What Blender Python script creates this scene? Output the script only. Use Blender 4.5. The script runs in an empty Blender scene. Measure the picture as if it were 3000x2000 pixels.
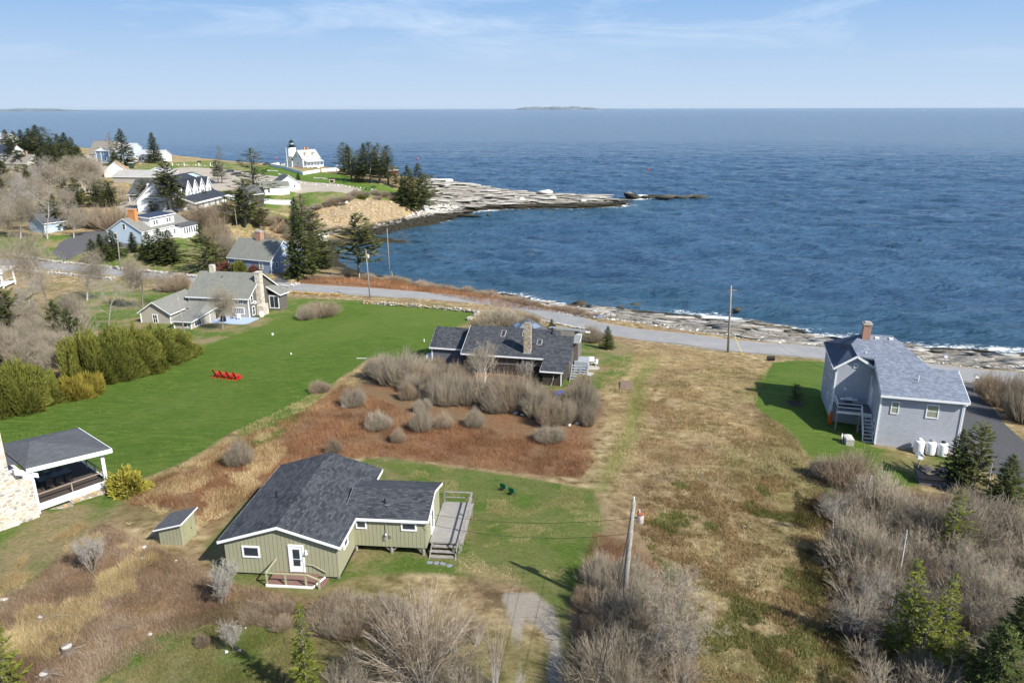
import bpy, math, random
import numpy as np
from mathutils import Vector, Matrix
sc = bpy.context.scene
R_ = math.radians
# ------------------------------------------------------------------ camera
F = 2200.0; PITCH = R_(17.27); CZ = 45.7; ROLL = R_(-0.13)
cd = bpy.data.cameras.new('camera'); cam = bpy.data.objects.new('camera', cd)
sc.collection.objects.link(cam); sc.camera = cam
cd.sensor_width = 36.0; cd.lens = 36.0*F/3000.0; cd.clip_start = 0.5; cd.clip_end = 90000
cam.matrix_world = Matrix.Translation((0, 0, CZ)) @ Matrix.Rotation(R_(90)-PITCH, 4, 'X') @ Matrix.Rotation(ROLL, 4, 'Z')
# ------------------------------------------------------------------ world, sun, exposure
SUN_EL = 41.0; SUN_AZ = math.atan2(0.77, -0.64)
w = bpy.data.worlds.new('World'); sc.world = w; w.use_nodes = True
nt = w.node_tree; N = nt.nodes; L = nt.links; N.clear()
out = N.new('ShaderNodeOutputWorld'); bg = N.new('ShaderNodeBackground'); bg.inputs[1].default_value = 0.118
sky = N.new('ShaderNodeTexSky'); sky.sky_type = 'NISHITA'; sky.sun_disc = False
sky.sun_elevation = R_(SUN_EL); sky.sun_rotation = SUN_AZ; sky.altitude = 0; sky.air_density = 0.9; sky.dust_density = 0.35; sky.ozone_density = 3.0
tc = N.new('ShaderNodeTexCoord'); mp = N.new('ShaderNodeMapping'); mp.inputs['Scale'].default_value = (2.2, 1.5, 13.0); mp.inputs['Rotation'].default_value = (0, R_(10), R_(12)); mp.inputs['Location'].default_value = (.35, 1.2, .3)
nz = N.new('ShaderNodeTexNoise'); nz.inputs['Scale'].default_value = 1.7; nz.inputs['Detail'].default_value = 7; nz.inputs['Roughness'].default_value = .62; nz.inputs['Distortion'].default_value = .5
rp = N.new('ShaderNodeValToRGB'); rp.color_ramp.elements[0].position = .50; rp.color_ramp.elements[1].position = .78
rp.color_ramp.elements[1].color = (.55, .55, .55, 1)
sx = N.new('ShaderNodeSeparateXYZ'); mr = N.new('ShaderNodeMapRange'); mr.inputs[1].default_value = .035; mr.inputs[2].default_value = .10
mu = N.new('ShaderNodeMath'); mu.operation = 'MULTIPLY'
mx = N.new('ShaderNodeMix'); mx.data_type = 'RGBA'; mx.inputs[7].default_value = (5.0, 5.5, 6.1, 1)
L.new(tc.outputs['Generated'], mp.inputs[0]); L.new(mp.outputs[0], nz.inputs[0]); L.new(nz.outputs[0], rp.inputs[0])
L.new(tc.outputs['Generated'], sx.inputs[0]); L.new(sx.outputs[2], mr.inputs[0]); L.new(mr.outputs[0], mu.inputs[0]); L.new(rp.outputs[0], mu.inputs[1])
hr = N.new('ShaderNodeValToRGB'); e = hr.color_ramp.elements; e[0].position = 0.0; e[0].color = (3.1, 3.85, 4.75, 1); e[1].position = .135; e[1].color = (1.5, 2.7, 4.55, 1); k_ = e.new(.05); k_.color = (2.6, 3.5, 4.7, 1)
hb = N.new('ShaderNodeMapRange'); hb.inputs[1].default_value = .12; hb.inputs[2].default_value = .40
hm = N.new('ShaderNodeMix'); hm.data_type = 'RGBA'; L.new(sx.outputs[2], hr.inputs[0]); L.new(sx.outputs[2], hb.inputs[0]); L.new(hb.outputs[0], hm.inputs[0]); L.new(hr.outputs[0], hm.inputs[6]); L.new(sky.outputs[0], hm.inputs[7])
L.new(mu.outputs[0], mx.inputs[0]); L.new(hm.outputs[2], mx.inputs[6]); L.new(mx.outputs[2], bg.inputs[0]); L.new(bg.outputs[0], out.inputs[0])
sd = bpy.data.lights.new('sun', 'SUN'); sd.energy = 4.8; sd.angle = R_(.53); sd.color = (1, .95, .86)
so = bpy.data.objects.new('sun', sd); sc.collection.objects.link(so)
sdir = Vector((math.sin(SUN_AZ)*math.cos(R_(SUN_EL)), math.cos(SUN_AZ)*math.cos(R_(SUN_EL)), math.sin(R_(SUN_EL))))
so.rotation_euler = sdir.to_track_quat('Z', 'Y').to_euler()
sc.view_settings.view_transform = 'Standard'; sc.view_settings.look = 'None'; sc.view_settings.exposure = 0.68; sc.view_settings.gamma = 1
# ------------------------------------------------------------------ pixel -> world helpers (used to find where things stand on the ground)
def ray(px, py):
    u = (px-1500)/F; v = (1000-py)/F
    cr, sr = math.cos(ROLL), math.sin(ROLL)
    u, v = u*cr-v*sr, u*sr+v*cr
    c, s = math.cos(PITCH), math.sin(PITCH)
    return (u, c+v*s, v*c-s)
def P(px, py, z):
    d = ray(px, py); t = (z-CZ)/d[2]
    return (d[0]*t, d[1]*t, z)
def proj(x, y, z):
    c, s = math.cos(PITCH), math.sin(PITCH); z -= CZ
    w_ = y*c-z*s; v = (y*s+z*c)/w_; u = x/w_
    cr, sr = math.cos(ROLL), math.sin(ROLL)
    u, v = u*cr+v*sr, -u*sr+v*cr
    return (1500+F*u, 1000-F*v)
def Hz(x, y, py):
    lo, hi = 0, 44
    for _ in range(40):
        m = (lo+hi)/2
        if proj(x, y, m)[1] > py: lo = m
        else: hi = m
    return m
# ------------------------------------------------------------------ mesh helpers
def mkmesh(name, V, Fc, mats, smooth=False, midx=None, attrs=None):
    me = bpy.data.meshes.new(name)
    if isinstance(Fc, np.ndarray):
        n, k = Fc.shape
        me.vertices.add(len(V)); me.vertices.foreach_set('co', np.asarray(V, dtype=np.float32).ravel())
        me.loops.add(n*k); me.loops.foreach_set('vertex_index', Fc.astype(np.int32).ravel())
        me.polygons.add(n); me.polygons.foreach_set('loop_start', np.arange(0, n*k, k, dtype=np.int32))
        if midx is not None: me.polygons.foreach_set('material_index', np.asarray(midx, dtype=np.int32))
        me.update(calc_edges=True)
    else:
        me.from_pydata([tuple(v) for v in V], [], [tuple(f) for f in Fc])
        if midx is not None:
            for p, i in zip(me.polygons, midx): p.material_index = i
    for m in (mats if isinstance(mats, (list, tuple)) else [mats]): me.materials.append(m)
    if smooth: me.polygons.foreach_set('use_smooth', [True]*len(me.polygons))
    if attrs:
        for an, (ty, arr) in attrs.items():
            a = me.attributes.new(an, ty, 'POINT')
            a.data.foreach_set('color' if 'COLOR' in ty else 'value', np.asarray(arr, dtype=np.float32).ravel())
    me.update(); return me
def link(name, me, parent=None, loc=None, rz=None):
    o = bpy.data.objects.new(name, me); sc.collection.objects.link(o)
    if parent: o.parent = parent
    if loc is not None: o.location = loc
    if rz is not None: o.rotation_euler = (0, 0, rz)
    return o
def tag(o, label=None, cat=None, group=None, kind=None):
    if label: o['label'] = label
    if cat: o['category'] = cat
    if group: o['group'] = group
    if kind: o['kind'] = kind
    return o
def thing(name, loc, yaw, label, cat, group=None):
    return tag(link(name, None, None, loc, R_(yaw)), label, cat, group)
def copytree(o):
    c = o.copy(); sc.collection.objects.link(c)
    for ch in list(o.children):
        k = copytree(ch); k.parent = c
    return c
class MB:
    def __init__(s): s.V = []; s.F = []
    def add(s, V, Fc):
        n = len(s.V); s.V += [tuple(v) for v in V]; s.F += [tuple(i+n for i in f) for f in Fc]; return s
    def box(s, x0, x1, y0, y1, z0, z1):
        V = [(x0,y0,z0),(x1,y0,z0),(x1,y1,z0),(x0,y1,z0),(x0,y0,z1),(x1,y0,z1),(x1,y1,z1),(x0,y1,z1)]
        return s.add(V, [(3,2,1,0),(4,5,6,7),(0,1,5,4),(1,2,6,5),(2,3,7,6),(3,0,4,7)])
    def bar(s, p, q, wd, h, up=(0, 0, 1)):
        p = Vector(p); q = Vector(q); d = (q-p).normalized(); u = Vector(up)
        if abs(d.dot(u)) > .98: u = Vector((1, 0, 0))
        a = d.cross(u).normalized()*wd/2; b = a.cross(d).normalized()*h/2
        V = [p-a-b, p+a-b, p+a+b, p-a+b, q-a-b, q+a-b, q+a+b, q-a+b]
        return s.add(V, [(3,2,1,0),(4,5,6,7),(0,1,5,4),(1,2,6,5),(2,3,7,6),(3,0,4,7)])
    def tube(s, pts, rs, n=8, caps=True):
        pts = [Vector(p) for p in pts]; V = []; Fc = []
        if not isinstance(rs, (list, tuple)): rs = [rs]*len(pts)
        for i, p in enumerate(pts):
            d = (pts[min(i+1, len(pts)-1)]-pts[max(i-1, 0)]).normalized()
            a = d.cross(Vector((0, 0, 1)) if abs(d.z) < .9 else Vector((1, 0, 0))).normalized(); b = d.cross(a)
            for k in range(n):
                t = 2*math.pi*k/n; V.append(p+(a*math.cos(t)+b*math.sin(t))*rs[i])
        for i in range(len(pts)-1):
            for k in range(n):
                Fc.append((i*n+k, i*n+(k+1) % n, (i+1)*n+(k+1) % n, (i+1)*n+k))
        if caps: Fc += [tuple(range(n-1, -1, -1)), tuple((len(pts)-1)*n+k for k in range(n))]
        return s.add(V, Fc)
    def lathe(s, prof, n=24, c=(0, 0)):
        V = []; Fc = []
        for r, z in prof:
            for k in range(n):
                t = 2*math.pi*k/n; V.append((c[0]+r*math.cos(t), c[1]+r*math.sin(t), z))
        for i in range(len(prof)-1):
            for k in range(n): Fc.append((i*n+k, i*n+(k+1) % n, (i+1)*n+(k+1) % n, (i+1)*n+k))
        Fc += [tuple(range(n-1, -1, -1)), tuple((len(prof)-1)*n+k for k in range(n))]
        return s.add(V, Fc)
    def prism(s, poly, z0, z1):
        n = len(poly)
        V = [(x, y, z0) for x, y in poly]+[(x, y, z1) for x, y in poly]
        return s.add(V, [tuple(range(n-1, -1, -1)), tuple(range(n, 2*n))]+[(i, (i+1) % n, n+(i+1) % n, n+i) for i in range(n)])
    def slab(s, poly, th):           # any planar polygon in space, thickened downwards
        n = len(poly); V = list(poly)+[(x, y, z-th) for x, y, z in poly]
        return s.add(V, [tuple(range(n)), tuple(range(2*n-1, n-1, -1))]+[(i, n+i, n+(i+1) % n, (i+1) % n) for i in range(n)])
    def xprof(s, prof, x0, x1):      # profile in (y,z), swept along x
        n = len(prof); V = [(x0, y, z) for y, z in prof]+[(x1, y, z) for y, z in prof]
        return s.add(V, [tuple(range(n-1, -1, -1)), tuple(range(n, 2*n))]+[(i, (i+1) % n, n+(i+1) % n, n+i) for i in range(n)])
    def yprof(s, prof, y0, y1):      # profile in (x,z), swept along y
        n = len(prof); V = [(x, y0, z) for x, z in prof]+[(x, y1, z) for x, z in prof]
        return s.add(V, [tuple(range(n)), tuple(range(2*n-1, n-1, -1))]+[(i, n+i, n+(i+1) % n, (i+1) % n) for i in range(n)])
    def build(s, name, mat, parent=None, loc=None, smooth=False):
        me = mkmesh(name, s.V, s.F, mat, smooth)
        return link(name, me, parent, loc)
# ------------------------------------------------------------------ material helpers
def newmat(name):
    m = bpy.data.materials.new(name); m.use_nodes = True
    b = m.node_tree.nodes['Principled BSDF']; b.inputs['Specular IOR Level'].default_value = .25
    return m, m.node_tree.nodes, m.node_tree.links, b
def nd(N, t, **k):
    n = N.new('ShaderNode'+t)
    for a, v in k.items():
        if a.startswith('i_'):
            key = a[2:]; n.inputs[int(key) if key.isdigit() else key.replace('_', ' ')].default_value = v
        else: setattr(n, a, v)
    return n
def c4(c): return (c[0], c[1], c[2], 1)
def mixc(N, L, f, a, b):
    m = N.new('ShaderNodeMix'); m.data_type = 'RGBA'
    for s_, v in ((0, f), (6, a), (7, b)):
        if isinstance(v, (tuple, list)): m.inputs[s_].default_value = c4(v)
        elif isinstance(v, (int, float)): m.inputs[s_].default_value = v
        else: L.new(v, m.inputs[s_])
    return m.outputs[2]
def noise(N, L, vec, scale, detail=4, rough=.6, dist=0):
    n = nd(N, 'TexNoise', i_Scale=scale, i_Detail=detail, i_Roughness=rough, i_Distortion=dist); L.new(vec, n.inputs[0]); return n.outputs[0]
def ramp(N, L, v, *st):
    r = N.new('ShaderNodeValToRGB'); e = r.color_ramp.elements
    while len(e) < len(st): e.new(.5)
    for k, (p, c) in enumerate(st):
        e[k].position = p; e[k].color = c4(c) if isinstance(c, tuple) else (c, c, c, 1)
    L.new(v, r.inputs[0]); return r.outputs[0]
def plain(name, col, rough=.7, var=.12, scale=3.0, bump=0.0, metal=0, spec=.25):
    m, N, L, b = newmat(name); tc = N.new('ShaderNodeTexCoord')
    n = noise(N, L, tc.outputs['Object'], scale, 6, .65)
    d = tuple(c*(1-var*1.6) for c in col); l = tuple(min(1, c*(1+var)) for c in col)
    L.new(ramp(N, L, n, (.3, d), (.7, l)), b.inputs[0]); b.inputs['Roughness'].default_value = rough; b.inputs['Metallic'].default_value = metal; b.inputs['Specular IOR Level'].default_value = spec
    if bump:
        bp = nd(N, 'Bump', i_Strength=bump, i_Distance=.02); L.new(noise(N, L, tc.outputs['Object'], scale*6, 4), bp.inputs['Height']); L.new(bp.outputs[0], b.inputs['Normal'])
    return m
def shingle(name, c1, c2, c3, rot=0, bw=.35, rh=.16, rough=.9):
    m, N, L, b = newmat(name); tc = N.new('ShaderNodeTexCoord')
    mp = nd(N, 'Mapping'); mp.inputs['Rotation'].default_value = (0, 0, R_(rot)); L.new(tc.outputs['Object'], mp.inputs[0])
    br = nd(N, 'TexBrick', i_Color1=c4(c1), i_Color2=c4(c2), i_Mortar=c4(c3), i_Scale=1.0); br.inputs['Mortar Size'].default_value = .012
    br.inputs['Brick Width'].default_value = bw; br.inputs['Row Height'].default_value = rh; br.offset = .37; br.inputs['Bias'].default_value = -.1
    L.new(mp.outputs[0], br.inputs[0])
    n1 = noise(N, L, tc.outputs['Object'], .5, 5); n2 = noise(N, L, tc.outputs['Object'], 9, 4)
    a = mixc(N, L, ramp(N, L, n1, (.35, 0.0), (.7, .35)), br.outputs[0], c2)
    L.new(mixc(N, L, ramp(N, L, n2, (.4, 0.0), (.75, .5)), a, c1), b.inputs[0]); b.inputs['Roughness'].default_value = rough
    bp = nd(N, 'Bump', i_Strength=.5, i_Distance=.02); L.new(br.outputs[1], bp.inputs['Height']); bp.invert = True; L.new(bp.outputs[0], b.inputs['Normal'])
    return m
def lines_mat(name, col, pitch, axis='z', dark=.5, width=.12, var=.1, shingled=False, rough=.75):
    """siding: lines every `pitch` m along z (clapboards) or along x+y (vertical boards)"""
    m, N, L, b = newmat(name); tc = N.new('ShaderNodeTexCoord'); s = N.new('ShaderNodeSeparateXYZ'); L.new(tc.outputs['Object'], s.inputs[0])
    if axis == 'z': v = s.outputs[2]
    else:
        ad = nd(N, 'Math', operation='ADD'); L.new(s.outputs[0], ad.inputs[0]); L.new(s.outputs[1], ad.inputs[1]); v = ad.outputs[0]
    dv = nd(N, 'Math', operation='DIVIDE'); L.new(v, dv.inputs[0]); dv.inputs[1].default_value = pitch
    fr = nd(N, 'Math', operation='FRACT'); L.new(dv.outputs[0], fr.inputs[0])
    r = ramp(N, L, fr.outputs[0], (0, 0.0), (width, 1.0), (1, 1.0))
    wn = nd(N, 'TexWhiteNoise', noise_dimensions='1D'); fl = nd(N, 'Math', operation='FLOOR'); L.new(dv.outputs[0], fl.inputs[0]); L.new(fl.outputs[0], wn.inputs['W'])
    n = noise(N, L, tc.outputs['Object'], 1.2, 6, .7)
    base = mixc(N, L, ramp(N, L, n, (.3, 0.0), (.7, 1.0)), tuple(c*(1-var) for c in col), tuple(c*(1+var*.6) for c in col))
    base = mixc(N, L, ramp(N, L, wn.outputs[0], (0, 0.0), (1, .35)), base, tuple(c*(1-var) for c in col))
    if shingled:
        br = nd(N, 'TexVoronoi', i_Scale=5.5); L.new(tc.outputs['Object'], br.inputs[0]); sc3 = N.new('ShaderNodeSeparateColor'); L.new(br.outputs[1], sc3.inputs[0])
        base = mixc(N, L, ramp(N, L, sc3.outputs[0], (0, 0.0), (1, .45)), base, tuple(c*.72 for c in col))
    L.new(mixc(N, L, r, tuple(c*dark for c in col), base), b.inputs[0]); b.inputs['Roughness'].default_value = rough
    bp = nd(N, 'Bump', i_Strength=.6, i_Distance=.02); L.new(fr.outputs[0] if axis == 'z' else r, bp.inputs['Height']); bp.invert = axis == 'z'; L.new(bp.outputs[0], b.inputs['Normal'])
    return m
def stonemat(name, cols, mortar, scale=3.0, sz=.06):
    m, N, L, b = newmat(name); tc = N.new('ShaderNodeTexCoord')
    mp = nd(N, 'Mapping'); mp.inputs['Scale'].default_value = (1, 1, 1.5); L.new(tc.outputs['Object'], mp.inputs[0])
    v = nd(N, 'TexVoronoi', i_Scale=scale); v2 = nd(N, 'TexVoronoi', i_Scale=scale, feature='DISTANCE_TO_EDGE')
    L.new(mp.outputs[0], v.inputs[0]); L.new(mp.outputs[0], v2.inputs[0])
    s = N.new('ShaderNodeSeparateColor'); L.new(v.outputs[1], s.inputs[0])
    k = len(cols)-1
    c = ramp(N, L, s.outputs[0], *[(i/max(k, 1), cols[i]) for i in range(len(cols))])
    c = mixc(N, L, ramp(N, L, noise(N, L, mp.outputs[0], 14), (.35, 0.0), (.7, .35)), c, cols[0])
    e = ramp(N, L, v2.outputs[0], (sz*.5, 0.0), (sz, 1.0))
    L.new(mixc(N, L, e, mortar, c), b.inputs[0]); b.inputs['Roughness'].default_value = .9
    bp = nd(N, 'Bump', i_Strength=.8, i_Distance=.05); L.new(v2.outputs[0], bp.inputs['Height']); L.new(bp.outputs[0], b.inputs['Normal'])
    return m
def brickmat(name, c1, c2, mort):
    m, N, L, b = newmat(name); tc = N.new('ShaderNodeTexCoord'); s = N.new('ShaderNodeSeparateXYZ'); L.new(tc.outputs['Object'], s.inputs[0])
    ad = nd(N, 'Math', operation='ADD'); L.new(s.outputs[0], ad.inputs[0]); L.new(s.outputs[1], ad.inputs[1])
    cb = N.new('ShaderNodeCombineXYZ'); L.new(ad.outputs[0], cb.inputs[0]); L.new(s.outputs[2], cb.inputs[1])
    br = nd(N, 'TexBrick', i_Color1=c4(c1), i_Color2=c4(c2), i_Mortar=c4(mort), i_Scale=1.0); br.inputs['Brick Width'].default_value = .22; br.inputs['Row Height'].default_value = .08; br.inputs['Mortar Size'].default_value = .008
    L.new(cb.outputs[0], br.inputs[0]); L.new(br.outputs[0], b.inputs[0]); b.inputs['Roughness'].default_value = .9
    return m
def varmat(name, lo, hi, rough=.8, trans=.0, spec=.15, mid=None):
    """foliage / twigs: colour varies with the per-clump attribute `v` and a slow object random"""
    m, N, L, b = newmat(name); a = nd(N, 'Attribute', attribute_name='v'); oi = N.new('ShaderNodeObjectInfo')
    ad = nd(N, 'Math', operation='MULTIPLY_ADD'); L.new(oi.outputs['Random'], ad.inputs[0]); ad.inputs[1].default_value = .3; L.new(a.outputs['Fac'], ad.inputs[2])
    st = [(.05, lo), (1.2, hi)] if mid is None else [(.05, lo), (.6, mid), (1.2, hi)]
    mrn = nd(N, 'MapRange'); mrn.inputs[2].default_value = 1.3; L.new(ad.outputs[0], mrn.inputs[0])
    st = [(p/1.3, c) for p, c in st]
    L.new(ramp(N, L, mrn.outputs[0], *st), b.inputs[0]); b.inputs['Roughness'].default_value = rough; b.inputs['Specular IOR Level'].default_value = spec
    if trans:
        t = nd(N, 'BsdfTranslucent'); L.new(ramp(N, L, mrn.outputs[0], *[(p, tuple(min(1, x*1.3) for x in c)) for p, c in st]), t.inputs[0])
        ms = nd(N, 'MixShader', i_0=trans); L.new(b.outputs[0], ms.inputs[1]); L.new(t.outputs[0], ms.inputs[2]); L.new(ms.outputs[0], N['Material Output'].inputs[0])
    return m
def glassmat(name, col=(.03, .04, .05), rough=.08):
    m, N, L, b = newmat(name); b.inputs[0].default_value = c4(col); b.inputs['Roughness'].default_value = rough; b.inputs['Specular IOR Level'].default_value = .8
    return m
M = {}
M['white'] = plain('white_paint', (.78, .79, .80), .5, .04)
M['white2'] = plain('aged_white', (.66, .66, .64), .6, .08)
M['glass'] = glassmat('window_glass'); M['glass2'] = glassmat('pale_blind_glass', (.30, .31, .24), .2)
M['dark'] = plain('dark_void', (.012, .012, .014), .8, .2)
M['black'] = plain('black_metal', (.015, .015, .017), .4, .1)
M['greyw'] = plain('weathered_wood', (.27, .25, .23), .85, .22, 4)
M['deckw'] = lines_mat('deck_boards', (.30, .285, .265), .14, 'x', .45, .12, .18)
M['concrete'] = plain('concrete', (.38, .36, .32), .9, .12, 2)
M['metal'] = plain('galvanised', (.45, .46, .48), .4, .1, 5, metal=.6)
# ------------------------------------------------------------------ terrain heights
rng = np.random.default_rng(7)
_G = rng.random((64, 64))
def vnoise(x, y):
    xi = np.floor(x).astype(int); yi = np.floor(y).astype(int); fx = x-xi; fy = y-yi
    fx = fx*fx*(3-2*fx); fy = fy*fy*(3-2*fy)
    g = lambda a, b: _G[a % 64, b % 64]
    return (g(xi, yi)*(1-fx)+g(xi+1, yi)*fx)*(1-fy)+(g(xi, yi+1)*(1-fx)+g(xi+1, yi+1)*fx)*fy
def fbm(x, y, o=4):
    s = 0; a = .5
    for k in range(o): s = s+a*vnoise(x*2**k+17.3*k, y*2**k+5.1*k); a *= .5
    return s
CP = [(1500,1980,17.6),(200,1950,17.5),(2900,1950,16.2),(820,1700,17.2),(1050,1700,17.0),(1150,1640,16.75),(1350,1640,16.7),(520,1600,17.0),(150,1480,16.5),
 (1500,1450,15.9),(1900,1400,15.2),(1150,1300,15.2),(2500,1500,14.2),(2900,1500,13.8),(1270,1060,12.4),(1600,1130,12.5),(1700,1080,12.2),(2133,1030,9.2),(2420,1140,12.0),
 (2560,1305,12.6),(2800,1330,12.4),(2250,1250,13.3),(2850,1115,8.6),(3000,1125,8.2),(1900,975,8.5),(1500,900,8.2),(1250,870,8.0),(1050,855,8.0),(850,840,8.0),(566,812,8.2),
 (350,800,8.4),(0,770,8.6),(620,1100,11.7),(300,1150,12.6),(900,1000,10.2),(740,935,8.9),(420,950,9.2),(200,1000,10.5),(0,1100,12.5),(740,790,8.8),(500,690,10.2),(320,705,10.4),
 (100,700,10.8),(100,600,13),(560,620,13.5),(430,620,13.2),(640,480,13.2),(800,560,13.2),(870,490,13),(1000,520,12.6),(1080,560,12),(1200,540,11.2),(1250,521,10.6),(1400,537,9.4),
 (1600,554,8.0),(1700,568,5.6),(300,480,14.8),(263,462,15.3),(120,452,16.2),(400,469,14.4),(0,440,17.3),(50,450,16),(900,630,11.5)]
cw = [P(*c) for c in CP]+[(0,0,18.2),(-60,5,18.3),(60,0,17.3),(-150,60,17),(140,50,13.5),(-250,200,14),(-400,400,16),(-600,500,18),(120,100,9),(-200,120,13)]
cw = np.array(cw)
def tps(r2): return np.where(r2 > 0, r2*np.log(r2+1e-9), 0)
_n = len(cw); _s = 100.0; _q = cw[:, :2]/_s
_K = tps(((_q[:, None]-_q[None])**2).sum(-1))+np.eye(_n)*.004
_Pm = np.c_[np.ones(_n), _q]; _A = np.block([[_K, _Pm], [_Pm.T, np.zeros((3, 3))]])
_w = np.linalg.solve(_A, np.r_[cw[:, 2], 0, 0, 0])
def base_h(x, y):
    x = x/_s; y = y/_s; h = _w[_n]+_w[_n+1]*x+_w[_n+2]*y
    for i in range(_n): h = h+_w[i]*tps((x-_q[i, 0])**2+(y-_q[i, 1])**2)
    return h
SHP = [(3400,1075),(3000,1036),(2884,1031),(2682,1022),(2560,1005),(2434,993),(2289,958),(2174,944),(2059,937),(1960,922),(1883,916),(1790,902),(1705,898),(1635,891),(1518,872),(1470,866),(1340,849),(1237,833),(1143,812),(1060,803),(1010,785),
 (975,760),(990,735),(965,722),(1100,712),(1188,706),(1120,695),(955,694),(1040,690),(1090,689),(1160,676),(1250,657),(1310,642),(1368,624),(1396,615),(1518,610),(1640,608),(1752,607),(1822,603)]
SHORE = [P(a, b, 0)[:2] for a, b in SHP]+[(58,384),(44,396),(20,398),(2,408),(-18,428),(-42,455),(-78,492),(-110,518),(-150,540),(-260,640),(-420,720),(-720,760),(-1200,600),(-1200,-300),(600,-300),(600,60),(200,120)]
def sdist(x, y, poly):
    poly = np.array(poly); a = poly; b = np.roll(poly, -1, 0); ins = np.zeros(x.shape, bool); d2 = np.full(x.shape, 1e12)
    for (ax, ay), (bx, by) in zip(a, b):
        ex, ey = bx-ax, by-ay; wx, wy = x-ax, y-ay
        t = np.clip((wx*ex+wy*ey)/(ex*ex+ey*ey+1e-9), 0, 1); d2 = np.minimum(d2, (wx-ex*t)**2+(wy-ey*t)**2)
        c = ((ay > y) != (by > y)) & (x < (bx-ax)*(y-ay)/(by-ay+1e-12)+ax); ins ^= c
    return np.where(ins, 1, -1)*np.sqrt(d2)
def axis(segs):
    v = [segs[0][0]]
    for a, b, s in segs:
        n = max(1, int(round((b-a)/s))); v += list(a+(b-a)*(np.arange(1, n+1)/n))
    return np.array(v)
XS = axis([(-720,-330,5),(-330,-200,1.8),(-200,-75,1.1),(-75,-50,.75),(-50,55,.42),(55,75,.8),(75,140,1.5),(140,300,6)])
YS = axis([(-60,22,6),(22,62,.42),(62,100,.6),(100,150,.85),(150,240,1.15),(240,400,1.4),(400,560,2.2),(560,790,5)])
GX, GY = np.meshgrid(XS, YS)
sdm = sdist(GX, GY, SHORE)
def smin(a, b, k=1.0): h = np.clip(.5+.5*(b-a)/k, 0, 1); return b+(a-b)*h-k*h*(1-h)
def height0(x, y, d):
    B = base_h(x, y)
    slope = np.where(y > 330, .27, .225)
    pr = .1+slope*d
    bw = np.exp(-(((x+48)/34)**4+((y-300)/34)**4))
    cliff = np.interp(d, [-50, 0, 13, 22, 32, 60], [-8, 0, 1.6, 7.5, 13, 26])
    cv = np.exp(-(((x+90)/30)**4+((y-262)/30)**4)); pr = pr*(1-cv)+(.1+.45*d)*cv
    pr = pr*(1-bw)+cliff*bw
    h = smin(B, pr, 1.2)
    return np.where(d > 0, np.maximum(h, .02), np.maximum(d*.25, -3.0))
H0 = height0(GX, GY, sdm)
def sample(H, x, y):
    x = np.asarray(x, float); y = np.asarray(y, float)
    i = np.clip(np.searchsorted(XS, x)-1, 0, len(XS)-2); j = np.clip(np.searchsorted(YS, y)-1, 0, len(YS)-2)
    fx = np.clip((x-XS[i])/(XS[i+1]-XS[i]), 0, 1); fy = np.clip((y-YS[j])/(YS[j+1]-YS[j]), 0, 1)
    return (H[j, i]*(1-fx)+H[j, i+1]*fx)*(1-fy)+(H[j+1, i]*(1-fx)+H[j+1, i+1]*fx)*fy
_T = np.concatenate([np.arange(20, 200, .2), np.arange(200, 1100, .5)])
def G(px, py, H=None):
    d = ray(px, py); t = _T/math.hypot(d[0], d[1])
    x = d[0]*t; y = d[1]*t; z = CZ+d[2]*t; h = sample(H0 if H is None else H, x, y)
    k = np.argmax(z <= h)
    if z[k] > h[k]: k = len(t)-1
    return (x[k], y[k], float(h[k]))
# ---- road along the shore: centreline from its two edges
RE = [((3200,1119),(3200,1145)),((3000,1097),(3000,1128)),((2850,1084),(2850,1114)),((2700,1062),(2700,1094)),((2560,1040),(2560,1072)),((2417,1021),(2417,1053)),((2280,1007),(2280,1040)),((2133,990),(2133,1027)),((2010,972),(2010,1013)),((1901,957),(1901,1000)),
 ((1718,925),(1718,966)),((1600,898),(1600,942)),((1518,883),(1518,922)),((1400,869),(1400,902)),((1284,857),(1284,887)),((1160,846),(1160,872)),((1050,839),(1050,862)),((930,834),(930,855)),((800,826),(800,846)),((690,816),(690,836)),((566,805),(566,824)),((450,794),(450,814)),((350,786),(350,806)),((250,778),(250,797)),((120,768),(120,788)),((0,759),(0,780)),((-200,742),(-200,762))]
RA = np.array([G(*a) for a, b in RE]); RB = np.array([G(*b) for a, b in RE])
RC = (RA+RB)/2; RWd = np.hypot(RA[:, 0]-RB[:, 0], RA[:, 1]-RB[:, 1])
zz = RC[:, 2].copy()
for _ in range(3): zz[1:-1] = (zz[:-2]+zz[1:-1]*2+zz[2:])/4
RC[:, 2] = zz
def resample(pts, step):
    pts = np.array(pts, float)
    # Catmull-Rom
    out = []
    for i in range(len(pts)-1):
        p0 = pts[max(i-1, 0)]; p1 = pts[i]; p2 = pts[i+1]; p3 = pts[min(i+2, len(pts)-1)]
        n = max(1, int(np.linalg.norm(p2-p1)/step))
        for k in range(n):
            t = k/n; out.append(.5*((2*p1)+(-p0+p2)*t+(2*p0-5*p1+4*p2-p3)*t*t+(-p0+3*p1-3*p2+p3)*t**3))
    out.append(pts[-1]); return np.array(out)
RL = resample(RC, 2.0)
ROADW = 6.2
def near_line(x, y, L3):
    d = np.full(x.shape, 1e9); z = np.zeros(x.shape); L3 = np.asarray(L3)
    for a, b in zip(L3[:-1], L3[1:]):
        ex, ey = b[0]-a[0], b[1]-a[1]; t = np.clip(((x-a[0])*ex+(y-a[1])*ey)/(ex*ex+ey*ey+1e-9), 0, 1)
        dd = np.hypot(x-a[0]-ex*t, y-a[1]-ey*t); m = dd < d; d = np.where(m, dd, d); z = np.where(m, a[2]+(b[2]-a[2])*t, z)
    return d, z
rd, rz = near_line(GX, GY, RL[::2] if len(RL) % 2 else np.vstack([RL[::2], RL[-1]]))
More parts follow.
